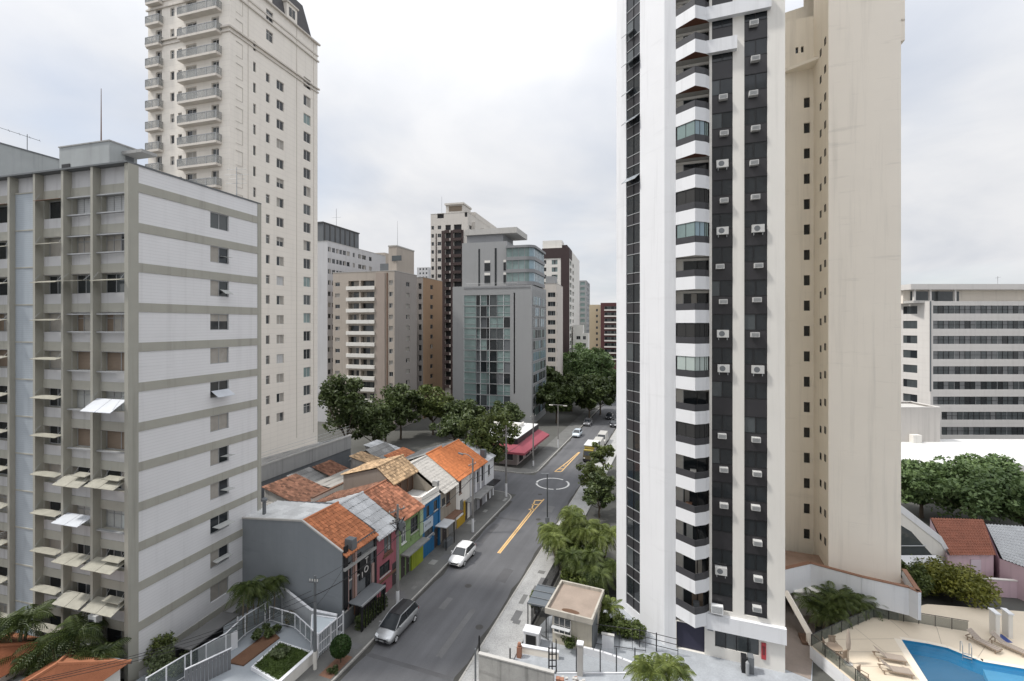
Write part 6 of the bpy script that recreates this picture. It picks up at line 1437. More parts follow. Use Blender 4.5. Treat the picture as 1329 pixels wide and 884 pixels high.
# ---------------- 12. front garden of the banded block, lower left
palepave = mat('pale_blue_paving', (.29, .315, .34), .8, .10, .8, fine=.08)
def gp(px, py, z): v = G(px, py, z); return (v.x, v.y)
m = MB(); m.prism([tuple(ST(18, -26.5))[:2], tuple(ST(31.2, -26.5))[:2], tuple(ST(31.2, -36.2))[:2], tuple(ST(18, -37))[:2]], -.02, .40, palepave); structure('terrace_paving', m)
lawnp = [gp(*p, .6) for p in ((328, 866), (363, 834), (406, 850), (372, 884))]; lawnp[3] = tuple(ST(25.0, -26.75))[:2]; lawnp[2] = tuple(ST(28.1, -26.75))[:2]
m = MB(); m.prism(lawnp, .39, .60, lawnm); structure('lawn', m)
q = MB(); r = np.random.RandomState(4); a, b_, c_, d = [np.array(p) for p in lawnp]
uu = r.rand(9000, 1); vv = r.rand(9000, 1); P_ = (a*(1-uu)+b_*uu)*(1-vv)+(d*(1-uu)+c_*uu)*vv; leaves(q, np.hstack([P_, .62+.05*r.rand(9000, 1)]), .075, leafmat('grass_blades', (.035, .06, .012), (.10, .15, .035)), rn=9)
o = q.build('lawn_grass'); tag(o, 'short green grass of the small front lawn', 'grass', kind='stuff')
bedp = [gp(*p, .45) for p in ((296, 860), (352, 818), (363, 828), (316, 864))]; m = MB(); m.prism(bedp, .39, .50, soil); structure('flower_bed', m)
o = thing('garden_kerb', 'white kerb edging round the small front lawn', 'kerb', (*lawnp[0], .4)); m = MB()
for i in range(4):
    p, q2 = Vector(lawnp[i]), Vector(lawnp[(i+1) % 4]); dd = (q2-p).normalized(); nn = Vector((dd.y, -dd.x))*.08; e_ = dd*.08
    if i % 2: e_ = -dd*.081
    m.prism([tuple(v-Vector(lawnp[0])) for v in (p-e_+nn, q2+e_+nn, q2+e_-nn, p-e_-nn)], 0, .27+.003*(i % 2), white)
m.build('edging', o)
c_ = G(362, 851, .6); shrub('sprawling low shrub in the middle of the front lawn', (c_.x, c_.y, .55), .75, .65, leafmat('pale_shrub_leaves', (.05, .07, .03), (.20, .24, .12)), 900, .09, 131)
c_ = G(346, 824, .5); shrub('dark low planting at the back of the flower bed', (c_.x, c_.y, .45), .75, .8, leafD, 1400, .10, 132, sx=1.6)
c_ = G(378, 806, .5); shrub('dry twiggy shrub behind the white railed glass fence', (c_.x, c_.y, .4), .9, 1.1, leafmat('dry_leaves', (.06, .06, .03), (.22, .19, .12)), 800, .09, 133)
tglass = glassmat('fence_glass', (.20, .23, .23), .1, .5, .45)
def glass_fence(label, pts, z, h, nposts, gm=None, pm=None, name='glass_fence', pr=.045):
    pm = pm or white; gm = gm or tglass; base = Vector((*pts[0], z[0])); o = thing(name, label, 'fence', base); R_ = MB(); Gq = MB()
    P3 = [Vector((*p, zz)) for p, zz in zip(pts, z)]
    for i in range(len(P3)-1):
        a, c = P3[i]-base, P3[i+1]-base; up = Vector((0, 0, h)); n = nposts[i]
        R_.tube([a+up, c+up], pr, pm, 6); R_.tube([a+up*.08, c+up*.08], pr*.6, pm, 5)
        Gq.quad(a+up*.10, c+up*.10, c+up*.97, a+up*.97, m=gm)
        for k in range(n+(i == len(P3)-2)):
            p = a.lerp(c, k/n); m = MB(); m.tube([p, p+up*1.02], pr*1.15, pm, 6); m.build('post', o)
    R_.build('rail', o); Gq.build('glass_panel', o); return o
glass_fence('white railed glass fence along the block side from the gate to the rear corner', [gp(*p, .5) for p in ((190, 912), (240, 880), (293, 850), (318, 825), (344, 808), (366, 793))], [.5]*6, 1.65, [2, 2, 1, 1, 1])
glass_fence('white railed glass fence round the corner above the pale ramp', [gp(*p, .5) for p in ((350, 806), (383, 816), (404, 836))], [.5, .5, .5], 1.25, [2, 3])
# boundary wall along the grey flank, stepping down, and the pale carport roof
o = thing('boundary_wall', 'pale wall with white coping stepping down in front of the blank grey flank', 'wall', (*gp(369, 764, 2.2), 0)); m = MB(); cpn = MB()
wp = [(Vector(gp(348, 760, 2.6)), 2.6), (Vector(gp(369, 764, 2.5)), 2.5), (Vector(gp(404, 792, 2.3)), 2.3), (Vector(gp(437, 799, 2.2)), 2.2)]
o_ = Vector(gp(369, 764, 2.2))
for i in range(3):
    (a, za), (c, zc) = wp[i], wp[i+1]; a = a-o_; c = c-o_; d = (c-a).normalized(); n = Vector((d.y, -d.x))*.09
    m.add([(*(a+n), 0), (*(c+n), 0), (*(c-n), 0), (*(a-n), 0), (*(a+n), za), (*(c+n), zc), (*(c-n), zc), (*(a-n), za)], [(0, 1, 5, 4), (1, 2, 6, 5), (2, 3, 7, 6), (3, 0, 4, 7), (4, 5, 6, 7)], mat('pale_grey_wall', (.40, .42, .44), .8, .1, .8, streak=.2))
    cpn.tube([(*a, za+.04), (*c, zc+.04)], .10, white, 6)
m.build('wall', o); cpn.build('coping', o)
o = thing('carport', 'small carport with pale translucent roof and white frame beside the grey house', 'carport', (*gp(414, 821, 2.2), 0)); o_ = Vector(gp(414, 821, 2.2))
cp_ = [Vector(gp(*p, z))-o_ for p, z in (((405, 796), 2.25), ((437, 802), 2.15), ((413, 822), 2.2), ((404, 815), 2.2))]; m = MB(); m.prism([tuple(p) for p in cp_], 2.02, 2.07, mat('pale_polycarbonate', (.50, .55, .58), .4, .08)); m.build('roof', o)
m = MB()
for i in range(4): a, c = cp_[i], cp_[(i+1) % 4]; m.tube([(*a, 2.12), (*c, 2.12)], .06, white, 6)
for p in cp_: m.tube([(*p, .4), (*p, 2.05)], .05, white, 6)
m.build('frame', o)
o = street_thing('front_gate', 'white barred gate and railing on the pavement left of the dark fronted house', 'gate', 28.3, -26.45, .1); m = MB()
for z_ in (.3, 1.0, 1.75): m.box(-.03, .03, 0, 2.9, z_, z_+.05, white)
for i in range(16): m.box(-.014, .014, .1+i*.18, .13+i*.18, .05, 1.8, white)
for y in (0, 1.4, 2.86): m.box(-.06, .06, y, y+.1, 0, 2.0, white)
m.build('bars', o)
o = street_thing('front_wall', 'low white retaining wall along the pavement below the small lawn', 'wall', 18, -26.42); m = MB(); m.box(-.1, .1, 0, 10.2, 0, .95, off); m.build('wall', o); m = MB(); m.box(-.13, .13, -.02, 10.25, .95, 1.02, white); m.build('coping', o)
# entrance canopy along the block and the gate panel
a = Vector(gp(268, 824, 2.5)); o = thing('entrance_canopy', 'dark entrance canopy at the foot of the banded side wall', 'canopy', (a.x, a.y, 0), -rad(15.2)); m = MB(); m.box(-1.2, .35, -1.6, 2.6, 2.45, 2.55, mat('grey_black', (1, 1, 1))); m.build('roof', o); m = MB(); m.box(-1.19, -1.1, -1.5, 2.5, .4, 2.44, black); m.build('dark_wall', o)
m = MB()
for y in (-1.5, 2.5): m.tube([(.3, y, .4), (.3, y, 2.45)], .05, white, 6)
m.build('column', o)
a = Vector(gp(257, 866, .4)); o = thing('entrance_wall', 'plain white entrance wall panel below the dark canopy', 'wall', (a.x, a.y, .4), rad(52)); m = MB(); m.box(0, 2.7, -.06, .06, 0, 1.35, white); m.build('panel', o)
a = Vector(gp(240, 898, .4)); o = thing('vehicle_gate', 'grey vertical slat gate at the bottom edge of the front garden', 'gate', (a.x, a.y, .4), rad(48)); m = MB()
for i in range(12): m.box(i*.24, i*.24+.2, -.03, .03, 0, 1.5, mat('gate_grey', (.16, .165, .175), .5, .1))
m.build('slats', o); m = MB(); m.tube([(0, 0, 1.55), (2.9, 0, 1.55)], .05, white, 6); m.build('rail', o)
c_ = G(222, 872, .4); shrub('thin open shrub by the entrance below the banded side wall', (c_.x, c_.y, .3), 1.6, 2.2, leafmat('pale_shrub_leaves', (1, 1, 1), (1, 1, 1)), 2600, .10, 134, cat='shrub')
c_ = G(205, 860, .4); shrub('second thin shrub against the corner pilaster of the banded block', (c_.x, c_.y, .3), 1.1, 2.6, leafG, 1200, .10, 135)
# round clipped shrub on the pavement
c_ = ST(28.6, -24.45, .13); o = thing('topiary', 'round clipped green shrub on the left pavement near the dark pole', 'shrub', c_); r = np.random.RandomState(2); q = MB()
d = r.normal(size=(4200, 3)); d /= np.linalg.norm(d, axis=1)[:, None]; leaves(q, d*(.78*(.86+.14*r.rand(4200, 1)))+np.array([0, 0, 1.25]), .065, leafmat('clipped_leaves', (.012, .035, .008), (.05, .10, .022)), 0, 5); q.lathe([(.02, .52), (.4, .65), (.66, 1.0), (.66, 1.5), (.4, 1.86), (.02, 1.98)], leafD, 14); q.build('foliage', o)
m = MB(); m.tube([(0, 0, -.05), (0, 0, .7)], .05, barkm, 6); m.build('stem', o)
c_ = ST(27.6, -24.2, .13); shrub('tiny dark shrub at the foot of the round clipped shrub', c_, .45, .5, leafD, 700, .06, 136)
m = MB(); m.prism([tuple(ST(s_, t_, 0))[:2] for s_, t_ in ((27.0, -25.1), (29.4, -25.1), (29.4, -24.0), (27.0, -24.0))], .12, .134, mat('red_earth', (.20, .11, .075), .95, .3, 2, fine=.3)); structure('tree_pit', m)
s_ = street_thing('hedge', 'dark green hedge behind the porch of the dark fronted house', 'hedge', 33.6, -25.6, .1); q = MB(); r = np.random.RandomState(8); leaves(q, np.stack([r.uniform(-.35, .35, 2600), r.uniform(-1.6, 2.2, 2600), r.uniform(.1, 1.1, 2600)], 1), .09, leafD, rn=3); q.build('foliage', s_)

# ---------------- 13. roofs cut by the lower left corner
def hip(label, apex, zr, ze, L, hw, m_, wallm, rz):
    o = thing('tiled_house', label, 'house', (*apex, 0), rz); e_ = .3
    q = MB(); vs = [(-hw, hw, ze), (hw, hw, ze), (hw, -L, ze), (-hw, -L, ze), (0, 0, zr), (0, -L, zr)]
    q.add(vs, [(0, 1, 4), (1, 2, 5, 4), (3, 0, 4, 5), (2, 3, 5)], m_); q.build('roof', o)
    q = MB()
    for p, p2 in ((vs[4], vs[5]), (vs[0], vs[4]), (vs[1], vs[4])): q.tube([p, p2], .13, m_, 6)
    for a_ in ((-hw, hw), ): q.box(-hw-.05, hw+.05, hw, hw+.06, ze-.16, ze+.01, dkgrey)
    q.build('ridge_tile', o); q = MB(); q.box(-hw+.4, hw-.4, -L, hw-.4, 0, ze, wallm); q.build('wall', o)
    # tile courses as thin raised ribs
    q = MB()
    for i in range(26):
        f = (i+.5)/26; x = hw*f
        for sx in (-1, 1): q.tube([(sx*x, -L, ze+(zr-ze)*(1-f)+.02), (sx*x, hw*f, ze+(zr-ze)*(1-f)+.02)], .03, m_, 4)
    q.build('tile_course', o); return o
hip('low house with orange hipped tile roof cut by the bottom edge, before the palms', gp(74, 862, 4.2), 4.2, 2.9, 7, 2.6, mat('dull_orange_tile', (.33, .135, .07), .85, .25, 1.2, fine=.25), off, -rad(12))
hip('low house with orange tile roof in the bottom left corner', gp(-6, 838, 4.0), 4.0, 3.0, 7, 2.4, MATS['dull_orange_tile'], off, -rad(12))
o = thing('flat_house_wall', 'white parapet with grey sheet roof between the two orange roofs', 'outbuilding', (*gp(22, 880, 2.6), 0), -rad(12)); m = MB(); m.box(-1.2, 1.3, -3, .5, 0, 2.3, off); m.box(1.1, 1.3, -3, .5, 2.3, 2.75, white); m.build('wall', o); m = MB(); m.box(-1.2, 1.09, -3, .5, 2.301, 2.36, greyroof); m.build('roof', o)

# ---------------- 14. guardhouse, front wall and yard of the cream tower
m = MB(); m.prism([gp(*p, .03) for p in ((640, 884), (668, 846), (712, 800), (800, 780), (1020, 772), (1058, 775), (1054, 884))]+[(23.5, 29), (0, 29)], -.02, .03, mat('yard_paving', (.33, .35, .375), .85, .28, .7, fine=.2, patch=.25)); structure('yard_paving', m)
m = MB(); m.prism([gp(1018, 868, .05), gp(1018, 768, .05), gp(1062, 768, .05), gp(1056, 842, .05), gp(1052, 882, .05)], .02, .05, mat('brown_paving', (.25, .21, .185), .85, .15, 1, fine=.12)); structure('courtyard_paving', m)
gv = [Vector(p) for p in ((2.69, 37.4), (6.18, 35.8), (7.66, 40.12), (4.12, 41.57))]; o = thing('guardhouse', 'flat roofed guardhouse with stained brown roof beside the white tower', 'guardhouse', (gv[0].x, gv[0].y, 0), -rad(23)); M_ = o.matrix_basis.inverted()
gl = [tuple((M_ @ Vector((*p, 0)))[:2]) for p in gv]; W_, D_ = gl[1][0], gl[2][1]
m = MB(); m.box(.45, W_-.15, .5, D_-.15, 0, 2.55, mat('grimy_cream_wall', (.52, .48, .40), .85, .2, .9, streak=.4)); m.build('wall', o)
m = MB(); m.box(0, W_, 0, D_, 2.55, 2.72, slab); rf = m.build('roof', o)
m = MB(); m.box(.12, W_-.12, .12, D_-.12, 2.722, 2.75, mat('stained_brown_screed', (.29, .235, .195), .9, .25, .8, fine=.12)); m.prism([(1.9+.75*math.cos(a_), .75+.28*math.sin(a_)) for a_ in [i*.52 for i in range(12)]], 2.751, 2.757, mat('dark_stain', (.12, .07, .045), .9, .3, 3)); m.build('roof_deck', o)
m = MB(); grim = mat('grimy_parapet', (.40, .375, .33), .9, .3, .9, streak=.5, fine=.12); m.box(-.03, W_+.03, -.03, .12, 2.6, 3.02, grim); m.box(-.03, .12, .121, D_, 2.6, 3.0, grim); m.box(W_-.12, W_+.03, .121, D_, 2.6, 3.0, grim); m.box(.121, W_-.121, D_-.12, D_+.03, 2.6, 3.0, grim); m.build('parapet', o)
m = MB(); m.box(.6, 2.0, .44, .497, 1.0, 2.2, glass2); 
for x in (.6, 1.05, 1.5, 2.0): m.box(x-.03, x+.03, .40, .438, 1.0, 2.2, off)
m.box(.55, 2.05, .38, .437, .92, 1.0, off); m.box(.6, 2.0, .405, .437, 1.6, 1.65, off); m.build('window', o)
m = MB(); m.box(W_-.149, W_-.06, .55, 2.2, 0, 2.5, dkgrey); m.build('side_gate', o)
m = MB(); m.box(.6, 2.1, -.35, .0, 1.75, 1.8, silver); m.build('shelf', o)
def bar_fence(label, a, b_, z0, h, sp, m_, name='iron_fence', glassy=None):
    a, b_ = Vector(a), Vector(b_); o = thing(name, label, 'fence', (*a, z0)); d = b_-a; L = d.length; d /= L; n = max(1, int(L/sp)); q = MB()
    for i in range(n+1): p = d*(L*i/n); q.tube([(*p, 0), (*p, h)], .02, m_, 4)
    for z_ in (.08, h-.06): q.tube([(0, 0, z_), (*(d*L), z_)], .03, m_, 4)
    q.build('bars', o)
    if glassy:
        q = MB(); q.quad((0, 0, .1), (*(d*L), .1), (*(d*L), h-.07), (0, 0, h-.07), m=glassy); q.build('panel', o)
    return o
fa = Vector(ST(37.4, -12.0)[:2]); fb = Vector(ST(46.5, -11.9)[:2])
bar_fence('black slatted fence running along the right pavement beside the guardhouse', fa, fb, .1, 2.2, .13, black)
bar_fence('black entrance gate in front of the guardhouse', Vector(ST(37.3, -12.0)[:2]), gv[0]+Vector((.3, .4)), .1, 2.3, .12, black, 'iron_gate')
o = street_thing('gate_canopy', 'dark glazed canopy over the entrance gate beside the guardhouse roof', 'canopy', 36.6, -12.2, 0); m = MB(); m.box(0, 1.7, .2, 3.2, 2.5, 2.56, mat('dark_canopy_glass', (.10, .115, .13), .2, .1)); m.build('roof', o); m = MB()
for y in (.25, 1.2, 2.2, 3.15): m.box(0, 1.72, y-.04, y+.04, 2.562, 2.62, dkgrey)
for x in (.05, 1.65): m.tube([(x, .3, 0), (x, .3, 2.5)], .05, black, 5)
m.build('frame', o)
c_ = G(694, 795, .1); shrub('narrow dark hedge column beside the black entrance gate', (c_.x, c_.y-.2, 0), .6, 2.3, leafP, 1800, .08, 141, z0=.2)
c_ = G(744, 836, .1); shrub('low green hedge under the guardhouse window', (c_.x, c_.y, 0), 1.3, 1.4, leafP, 3600, .09, 142, sx=1.3)
c_ = G(800, 828, .1)
for k in range(3): shrub(['green hedge behind the dark mesh fence, nearest the white panel', 'green hedge behind the dark mesh fence, middle part', 'green hedge behind the dark mesh fence, nearest the tower'][k], (c_.x-.6+k*1.1, c_.y+.8-.3*k, 0), 1.15, 1.7, leafP, 2800, .09, 143+k)
bar_fence('dark mesh fence between the guardhouse and the tower, before the hedge', gp(770, 836, .1), gp(838, 846, .1), .1, 1.7, .9, black)
o = thing('white_panel', 'small white upright panel in front of the dark mesh fence', 'panel', (*gp(789, 846, 0), 0), -rad(16)); m = MB(); m.box(-.45, .45, -.1, .1, 0, 1.35, white); m.box(-.5, .5, -.13, .13, 1.35, 1.42, slab); m.build('panel', o)
o = thing('low_wall', 'low white wall behind the pale driveway, left part', 'wall', (*gp(676, 847, 0), 0), -rad(14)); m = MB(); m.box(0, 3.0, -.12, .12, 0, .55, cream2); m.box(-.03, 3.03, -.15, .15, .55, .62, white); m.build('wall', o)
o = thing('low_wall', 'low curved white wall behind the fence posts, right part', 'wall', (*gp(764, 850, 0), 0), -rad(20)); m = MB()
for k in range(6): x = k*.75; m.obox((x, -.02*k*k, .27), (.40, -.02*k, 0), (0, .1, 0), (0, 0, .27), white)
m.build('wall', o)
fpts = [gp(p, 874, 0) for p in (722, 748, 779, 800, 824)]
o = thing('fence_line', 'black posts with clear panels along the front of the pale driveway', 'fence', (*fpts[0], 0)); o_ = Vector(fpts[0])
for k, p in enumerate(fpts):
    p = Vector(p)-o_; m = MB(); m.box(p.x-.04, p.x+.04, p.y-.04, p.y+.04, 0, 1.9, mat('fence_grey', (.08, .085, .09), .5)); m.build('post', o)
for k in range(4):
    p, p2 = Vector(fpts[k])-o_, Vector(fpts[k+1])-o_; m = MB(); m.quad((p.x+.05, p.y, .1), (p2.x-.05, p2.y, .1), (p2.x-.05, p2.y, 1.85), (p.x+.05, p.y, 1.85), m=glassmat('clear_panel', (.40, .43, .44), .1, .5, .16)); m.build('glass_panel', o)
m = MB(); m.box(0, (Vector(fpts[-1])-o_).x, -.15, -.045, 0, .14, white); m.build('base_kerb', o)
o = thing('gate_pillar', 'pale square gate pillar standing in the fence line before the guardhouse', 'pillar', (*gp(753, 876, 0), 0), -rad(15)); m = MB(); m.box(-.2, .2, -.2, .2, 0, 2.3, slab); m.build('shaft', o); m = MB(); m.box(-.24, .24, -.24, .24, 2.3, 2.4, white); m.build('cap', o)
o = thing('intercom_post', 'black intercom gate posts at the end of the stained concrete wall', 'gate post', (*gp(722, 874, 0), 0)); m = MB(); m.box(-.35, -.27, -.1, .1, 0, 2.3, black); m.box(-.05, .02, -.1, .1, 0, 2.5, black); m.box(-.6, -.5, -.1, .1, 0, 1.9, black)
for k in range(4): m.box(-.58, .0, -.03, .03, .5+k*.45, .55+k*.45, black)
m.build('frame', o)
o = thing('meter_box', 'white masonry box with dark square opening by the right pavement', 'meter box', (*gp(689, 840, 0), 0), -rad(18)); m = MB(); m.box(-.62, .62, 0, .8, 0, 1.15, white); m.box(-.68, .68, -.05, .85, 1.15, 1.22, white); m.build('body', o); m = MB(); m.box(-.42, .42, -.02, -.003, .2, .95, black); m.box(-.46, -.42, -.03, -.002, .16, .99, slab); m.box(.42, .46, -.03, -.002, .16, .99, slab); m.build('opening', o)
o = thing('planter_pillar', 'small brick red pillar beside the right pavement', 'pillar', (*gp(674, 853, 0), 0), -rad(18)); m = MB(); bk = mat('red_brick', (.30, .15, .10), .85, .2, 3, courses=(.09, .3)); m.box(-.17, .17, -.17, .17, 0, .85, bk); m.lathe([(.12, .85), (.16, 1.0), (.1, 1.15)], bk, 10); m.build('shaft', o)
o = thing('bollard', 'short black bollard on the right pavement before the brick red pillar', 'bollard', (*gp(662, 855, .13), .13)); m = MB(); m.lathe([(.06, 0), (.06, .75), (.02, .85)], black, 8); m.build('post', o)
o = thing('bollard', 'thin black post at the street corner of the stained concrete wall', 'bollard', (*gp(622, 846, .13), .13)); m = MB(); m.lathe([(.07, 0), (.07, 1.25), (.02, 1.3)], black, 8); m.build('post', o)
wa, wb2 = Vector((-2.35, 33.16)), Vector((2.85, 31.33)); d = (wb2-wa); o = thing('concrete_wall', 'stained grey concrete boundary wall across the bottom of the photo', 'wall', (*wa, 0), math.atan2(d.y, d.x)); L = d.length
m = MB(); m.box(0, L, -.1, .1, 0, 2.33, conc2); m.build('wall', o); m = MB(); m.box(-.03, L+.02, -.14, .14, 2.33, 2.41, slab); m.build('coping', o)
m = MB(); m.box(-.35, -.25, -.05, .05, 0, 2.6, dkgrey); m.build('end_post', o)
o = thing('brick_wall', 'broken red brick stub at the right end of the stained concrete wall', 'wall', (2.95, 31.2, 0), -rad(14)); m = MB(); r0 = random.Random(2)
for k in range(12): x = .02+k*.28; h_ = 2.0-.02*k+r0.uniform(-.15, .15); m.box(x, x+.26, -.14, .14, 0, h_, mat('red_brick', (1, 1, 1)))
m.build('wall', o); m = MB()
for k in range(26): x = r0.uniform(.2, 3.4); m.obox((x, r0.uniform(-.3, .3), 2.02+r0.uniform(-.05, .1)), (.09, .03, .01), (-.02, .06, .02), (0, .0, .05), rng.choice([bk, conc2, slab])); 
m.build('rubble', o)
o = thing('machine_pair', 'two dark machines with a pale cylinder at the tower ground floor window', 'machine', (*gp(970, 872, 0), 0), -rad(20)); m = MB(); m.box(-.42, -.05, -.3, .3, .05, 1.15, black); m.box(.02, .42, -.25, .3, .05, 1.25, dkgrey); m.build('body', o); m = MB(); m.lathe([(.12, 0), (.13, .95), (.05, 1.08)], alu, 10, (-.05, -.42, 0)); m.build('cylinder', o)
o = thing('yard_railing', 'thin dark rail on the low slab in front of the tower corner', 'railing', (*gp(852, 846, 0), 0), -rad(22)); m = MB()
for z_ in (.5, .95, 1.4): m.tube([(-1.3, 0, z_), (1.6, 0, z_)], .03, black, 4)
for x in (-1.3, 0, 1.6): m.tube([(x, 0, 0), (x, 0, 1.5)], .05 if x == 0 else .03, black, 5)
m.build('bars', o)
# courtyard stair beam and black canopy by the annex
a_, c_ = G(1020, 768, 2.6), G(1050, 822, .9); o = thing('sloping_beam', 'slanting beige ramp beam beside the tower foot', 'ramp', (c_.x, c_.y, 0)); m = MB(); dv = a_-Vector((c_.x, c_.y, 0)); m.tube([dv, (0, 0, .9), (.02, -.1, .1)], [.26, .26, .28], cream2, 4); m.build('beam', o); m = MB(); m.tube([dv*.9+Vector((.2, .2, -.2)), Vector((.5, .6, .1))], [.2, .2], rust, 4); m.obox((.3, .3, .12), (.7, -.2, 0), (.2, .6, 0), (0, 0, .12), mat('brown_step', (.16, .10, .07), .8, .2)); m.build('step', o)
c_ = G(1052, 768, 1.8); o = thing('black_awning', 'black sloping awning behind the annex palms', 'awning', (c_.x, c_.y, 0), -rad(20)); m = MB(); m.add([(-1.2, -.6, 1.7), (1.3, -.6, 1.5), (1.3, 1.4, 2.2), (-1.2, 1.4, 2.4), (-1.2, -.6, 1.64), (1.3, -.6, 1.44), (1.3, 1.4, 2.14), (-1.2, 1.4, 2.34)], [(0, 1, 2, 3), (4, 7, 6, 5), (0, 4, 5, 1), (1, 5, 6, 2), (3, 7, 4, 0)], black); m.build('cover', o); m = MB()
for x, z_ in ((-1.15, 1.66), (1.25, 1.46)): m.tube([(x, -.55, 0), (x, -.55, z_)], .04, alu, 5)
m.tube([(-1.2, -.62, 1.68), (1.3, -.62, 1.48)], .03, alu, 4); m.build('frame', o)

# ---------------- 15. pool deck
DZ = 1.0
deckm = mat('cream_pool_deck', (.62, .54, .43), .8, .08, .5, fine=.06); ptile = mat('pool_tile', (.04, .26, .48), .4, .16, 1.2, fine=.12, courses=(.3, .2)); 
dk_o = [gp(1051, 838, DZ), gp(1132, 801, DZ), (37.0, 41.2), (47, 39.8), (47, 28), (24.6, 28)]
pl_ = [gp(1170, 830, DZ), gp(1205, 835.5, DZ), gp(1230, 841, DZ), gp(1252, 850, DZ), gp(1276, 859, DZ), gp(1300, 863, DZ), gp(1329, 868, DZ), (45.5, 31.0), (45.5, 28.6), (27.55, 28.6)]
m = MB(); poly_hole(m, dk_o, [pl_], DZ, deckm); n = len(dk_o)
for i in range(n): p, p2 = dk_o[i], dk_o[(i+1) % n]; m.quad((*p, -.02), (*p2, -.02), (*p2, DZ), (*p, DZ), m=white)
structure('pool_deck', m)
m = MB(); n = len(pl_)
for i in range(n): p, p2 = pl_[i], pl_[(i+1) % n]; m.quad((*p, -.6), (*p2, -.6), (*p2, DZ-.001), (*p, DZ-.001), m=ptile)
m.add([(*p, -.6) for p in pl_], [tuple(range(n))], ptile); sh = [pl_[4], pl_[5], pl_[6], pl_[7], pl_[8], (31.9, 28.6), gp(1287, 884, DZ)]; 
o = m.build('pool_basin'); tag(o, None, None, kind='structure')
m = MB(); m.prism([(x*.999+.03, y) for x, y in sh], -.59, .45, mat('pale_pool_tile', (.16, .42, .58), .4, .14, 1.2, fine=.1)); structure('pool_step', m)
wm = mat('pool_water', (.015, .20, .42), .04, .10, .6, spec=.5); wm.node_tree.nodes['Principled BSDF'].inputs['Alpha'].default_value = .42
t_ = wm.node_tree; bp = t_.nodes.new('ShaderNodeBump'); nn_ = t_.nodes.new('ShaderNodeTexNoise'); gg = t_.nodes.new('ShaderNodeNewGeometry'); t_.links.new(gg.outputs['Position'], nn_.inputs['Vector']); nn_.inputs['Scale'].default_value = 2.2; bp.inputs['Strength'].default_value = .5; bp.inputs['Distance'].default_value = .08; t_.links.new(nn_.outputs[0], bp.inputs['Height']); t_.links.new(bp.outputs[0], t_.nodes['Principled BSDF'].inputs['Normal'])
m = MB(); poly_hole(m, pl_, [], DZ-.10, wm); structure('pool_water', m)
cop = MB(); n = len(pl_)
for i in range(7):
    p, p2 = Vector(pl_[i]), Vector(pl_[i+1]); dd = (p2-p).normalized(); nn = Vector((-dd.y, dd.x)); q_ = [p, p2, p2+nn*.35, p+nn*.35]; cop.quad(*[(*v, DZ+.004) for v in q_], m=mat('pool_coping', (.68, .62, .53), .8, .06, 1))
p, p2 = Vector(pl_[9]), Vector(pl_[0]); dd = (p2-p).normalized(); nn = Vector((-dd.y, dd.x)); cop.quad(*[(*v, DZ+.004) for v in (p, p2, p2+nn*.5, p+nn*.5)], m=MATS['pool_coping'])
structure('pool_coping', cop)
jm = mat('deck_joint', (.36, .31, .25), .9, .2, 2)
for a_, c_ in ((gp(1110, 815, DZ), gp(1195, 884, DZ)), (gp(1150, 800, DZ), gp(1180, 826, DZ)), (gp(1075, 830, DZ), gp(1165, 829, DZ)), (gp(1066, 846, DZ), gp(1180, 846, DZ)), (gp(1085, 864, DZ), gp(1190, 866, DZ)), (gp(1215, 812, DZ), gp(1222, 836, DZ)), (gp(1290, 822, DZ), gp(1270, 852, DZ))):
    a_, c_ = Vector(a_), Vector(c_); dd = (c_-a_).normalized(); nn = Vector((-dd.y, dd.x))*.02; m = MB(); m.quad(*[(*v, DZ+.002) for v in (a_-nn, c_-nn, c_+nn, a_+nn)], m=jm); structure('deck_joint', m)
gd = glassmat('deck_fence_glass', (.10, .12, .105), .12, .5, .7)
for lab, pts in (('dark glass balustrade along the courtyard side of the pool deck', [dk_o[0], gp(1107.6, 884, DZ), (24.5, 29)]), ('dark glass balustrade between the pool deck and the annex palms', [dk_o[0], gp(1090, 820, DZ), dk_o[1]]), ('dark glass balustrade on the far edge of the pool deck', [dk_o[1], gp(1190, 809, DZ), gp(1255, 820, DZ)])):
    pts = [(x+.1, y-.05) for x, y in pts]
    base = Vector((*pts[0], DZ)); o = thing('glass_balustrade', lab, 'balustrade', base)
    for k in range(len(pts)-1):
        a, c = Vector((*pts[k], DZ))-base, Vector((*pts[k+1], DZ))-base; n = max(2, int((c-a).length/1.0))
        for j in range(n):
            p, p2 = a.lerp(c, j/n), a.lerp(c, (j+.96)/n); m = MB(); m.quad(p+Vector((0, 0, .04)), p2+Vector((0, 0, .04)), p2+Vector((0, 0, .85)), p+Vector((0, 0, .85)), m=gd); m.build('glass_panel', o); m = MB(); m.tube([p, p+Vector((0, 0, .92))], .03, black, 4); m.build('post', o)
        m = MB(); m.tube([a+Vector((0, 0, .9)), c+Vector((0, 0, .9))], .03, black, 4); m.build('rail', o)
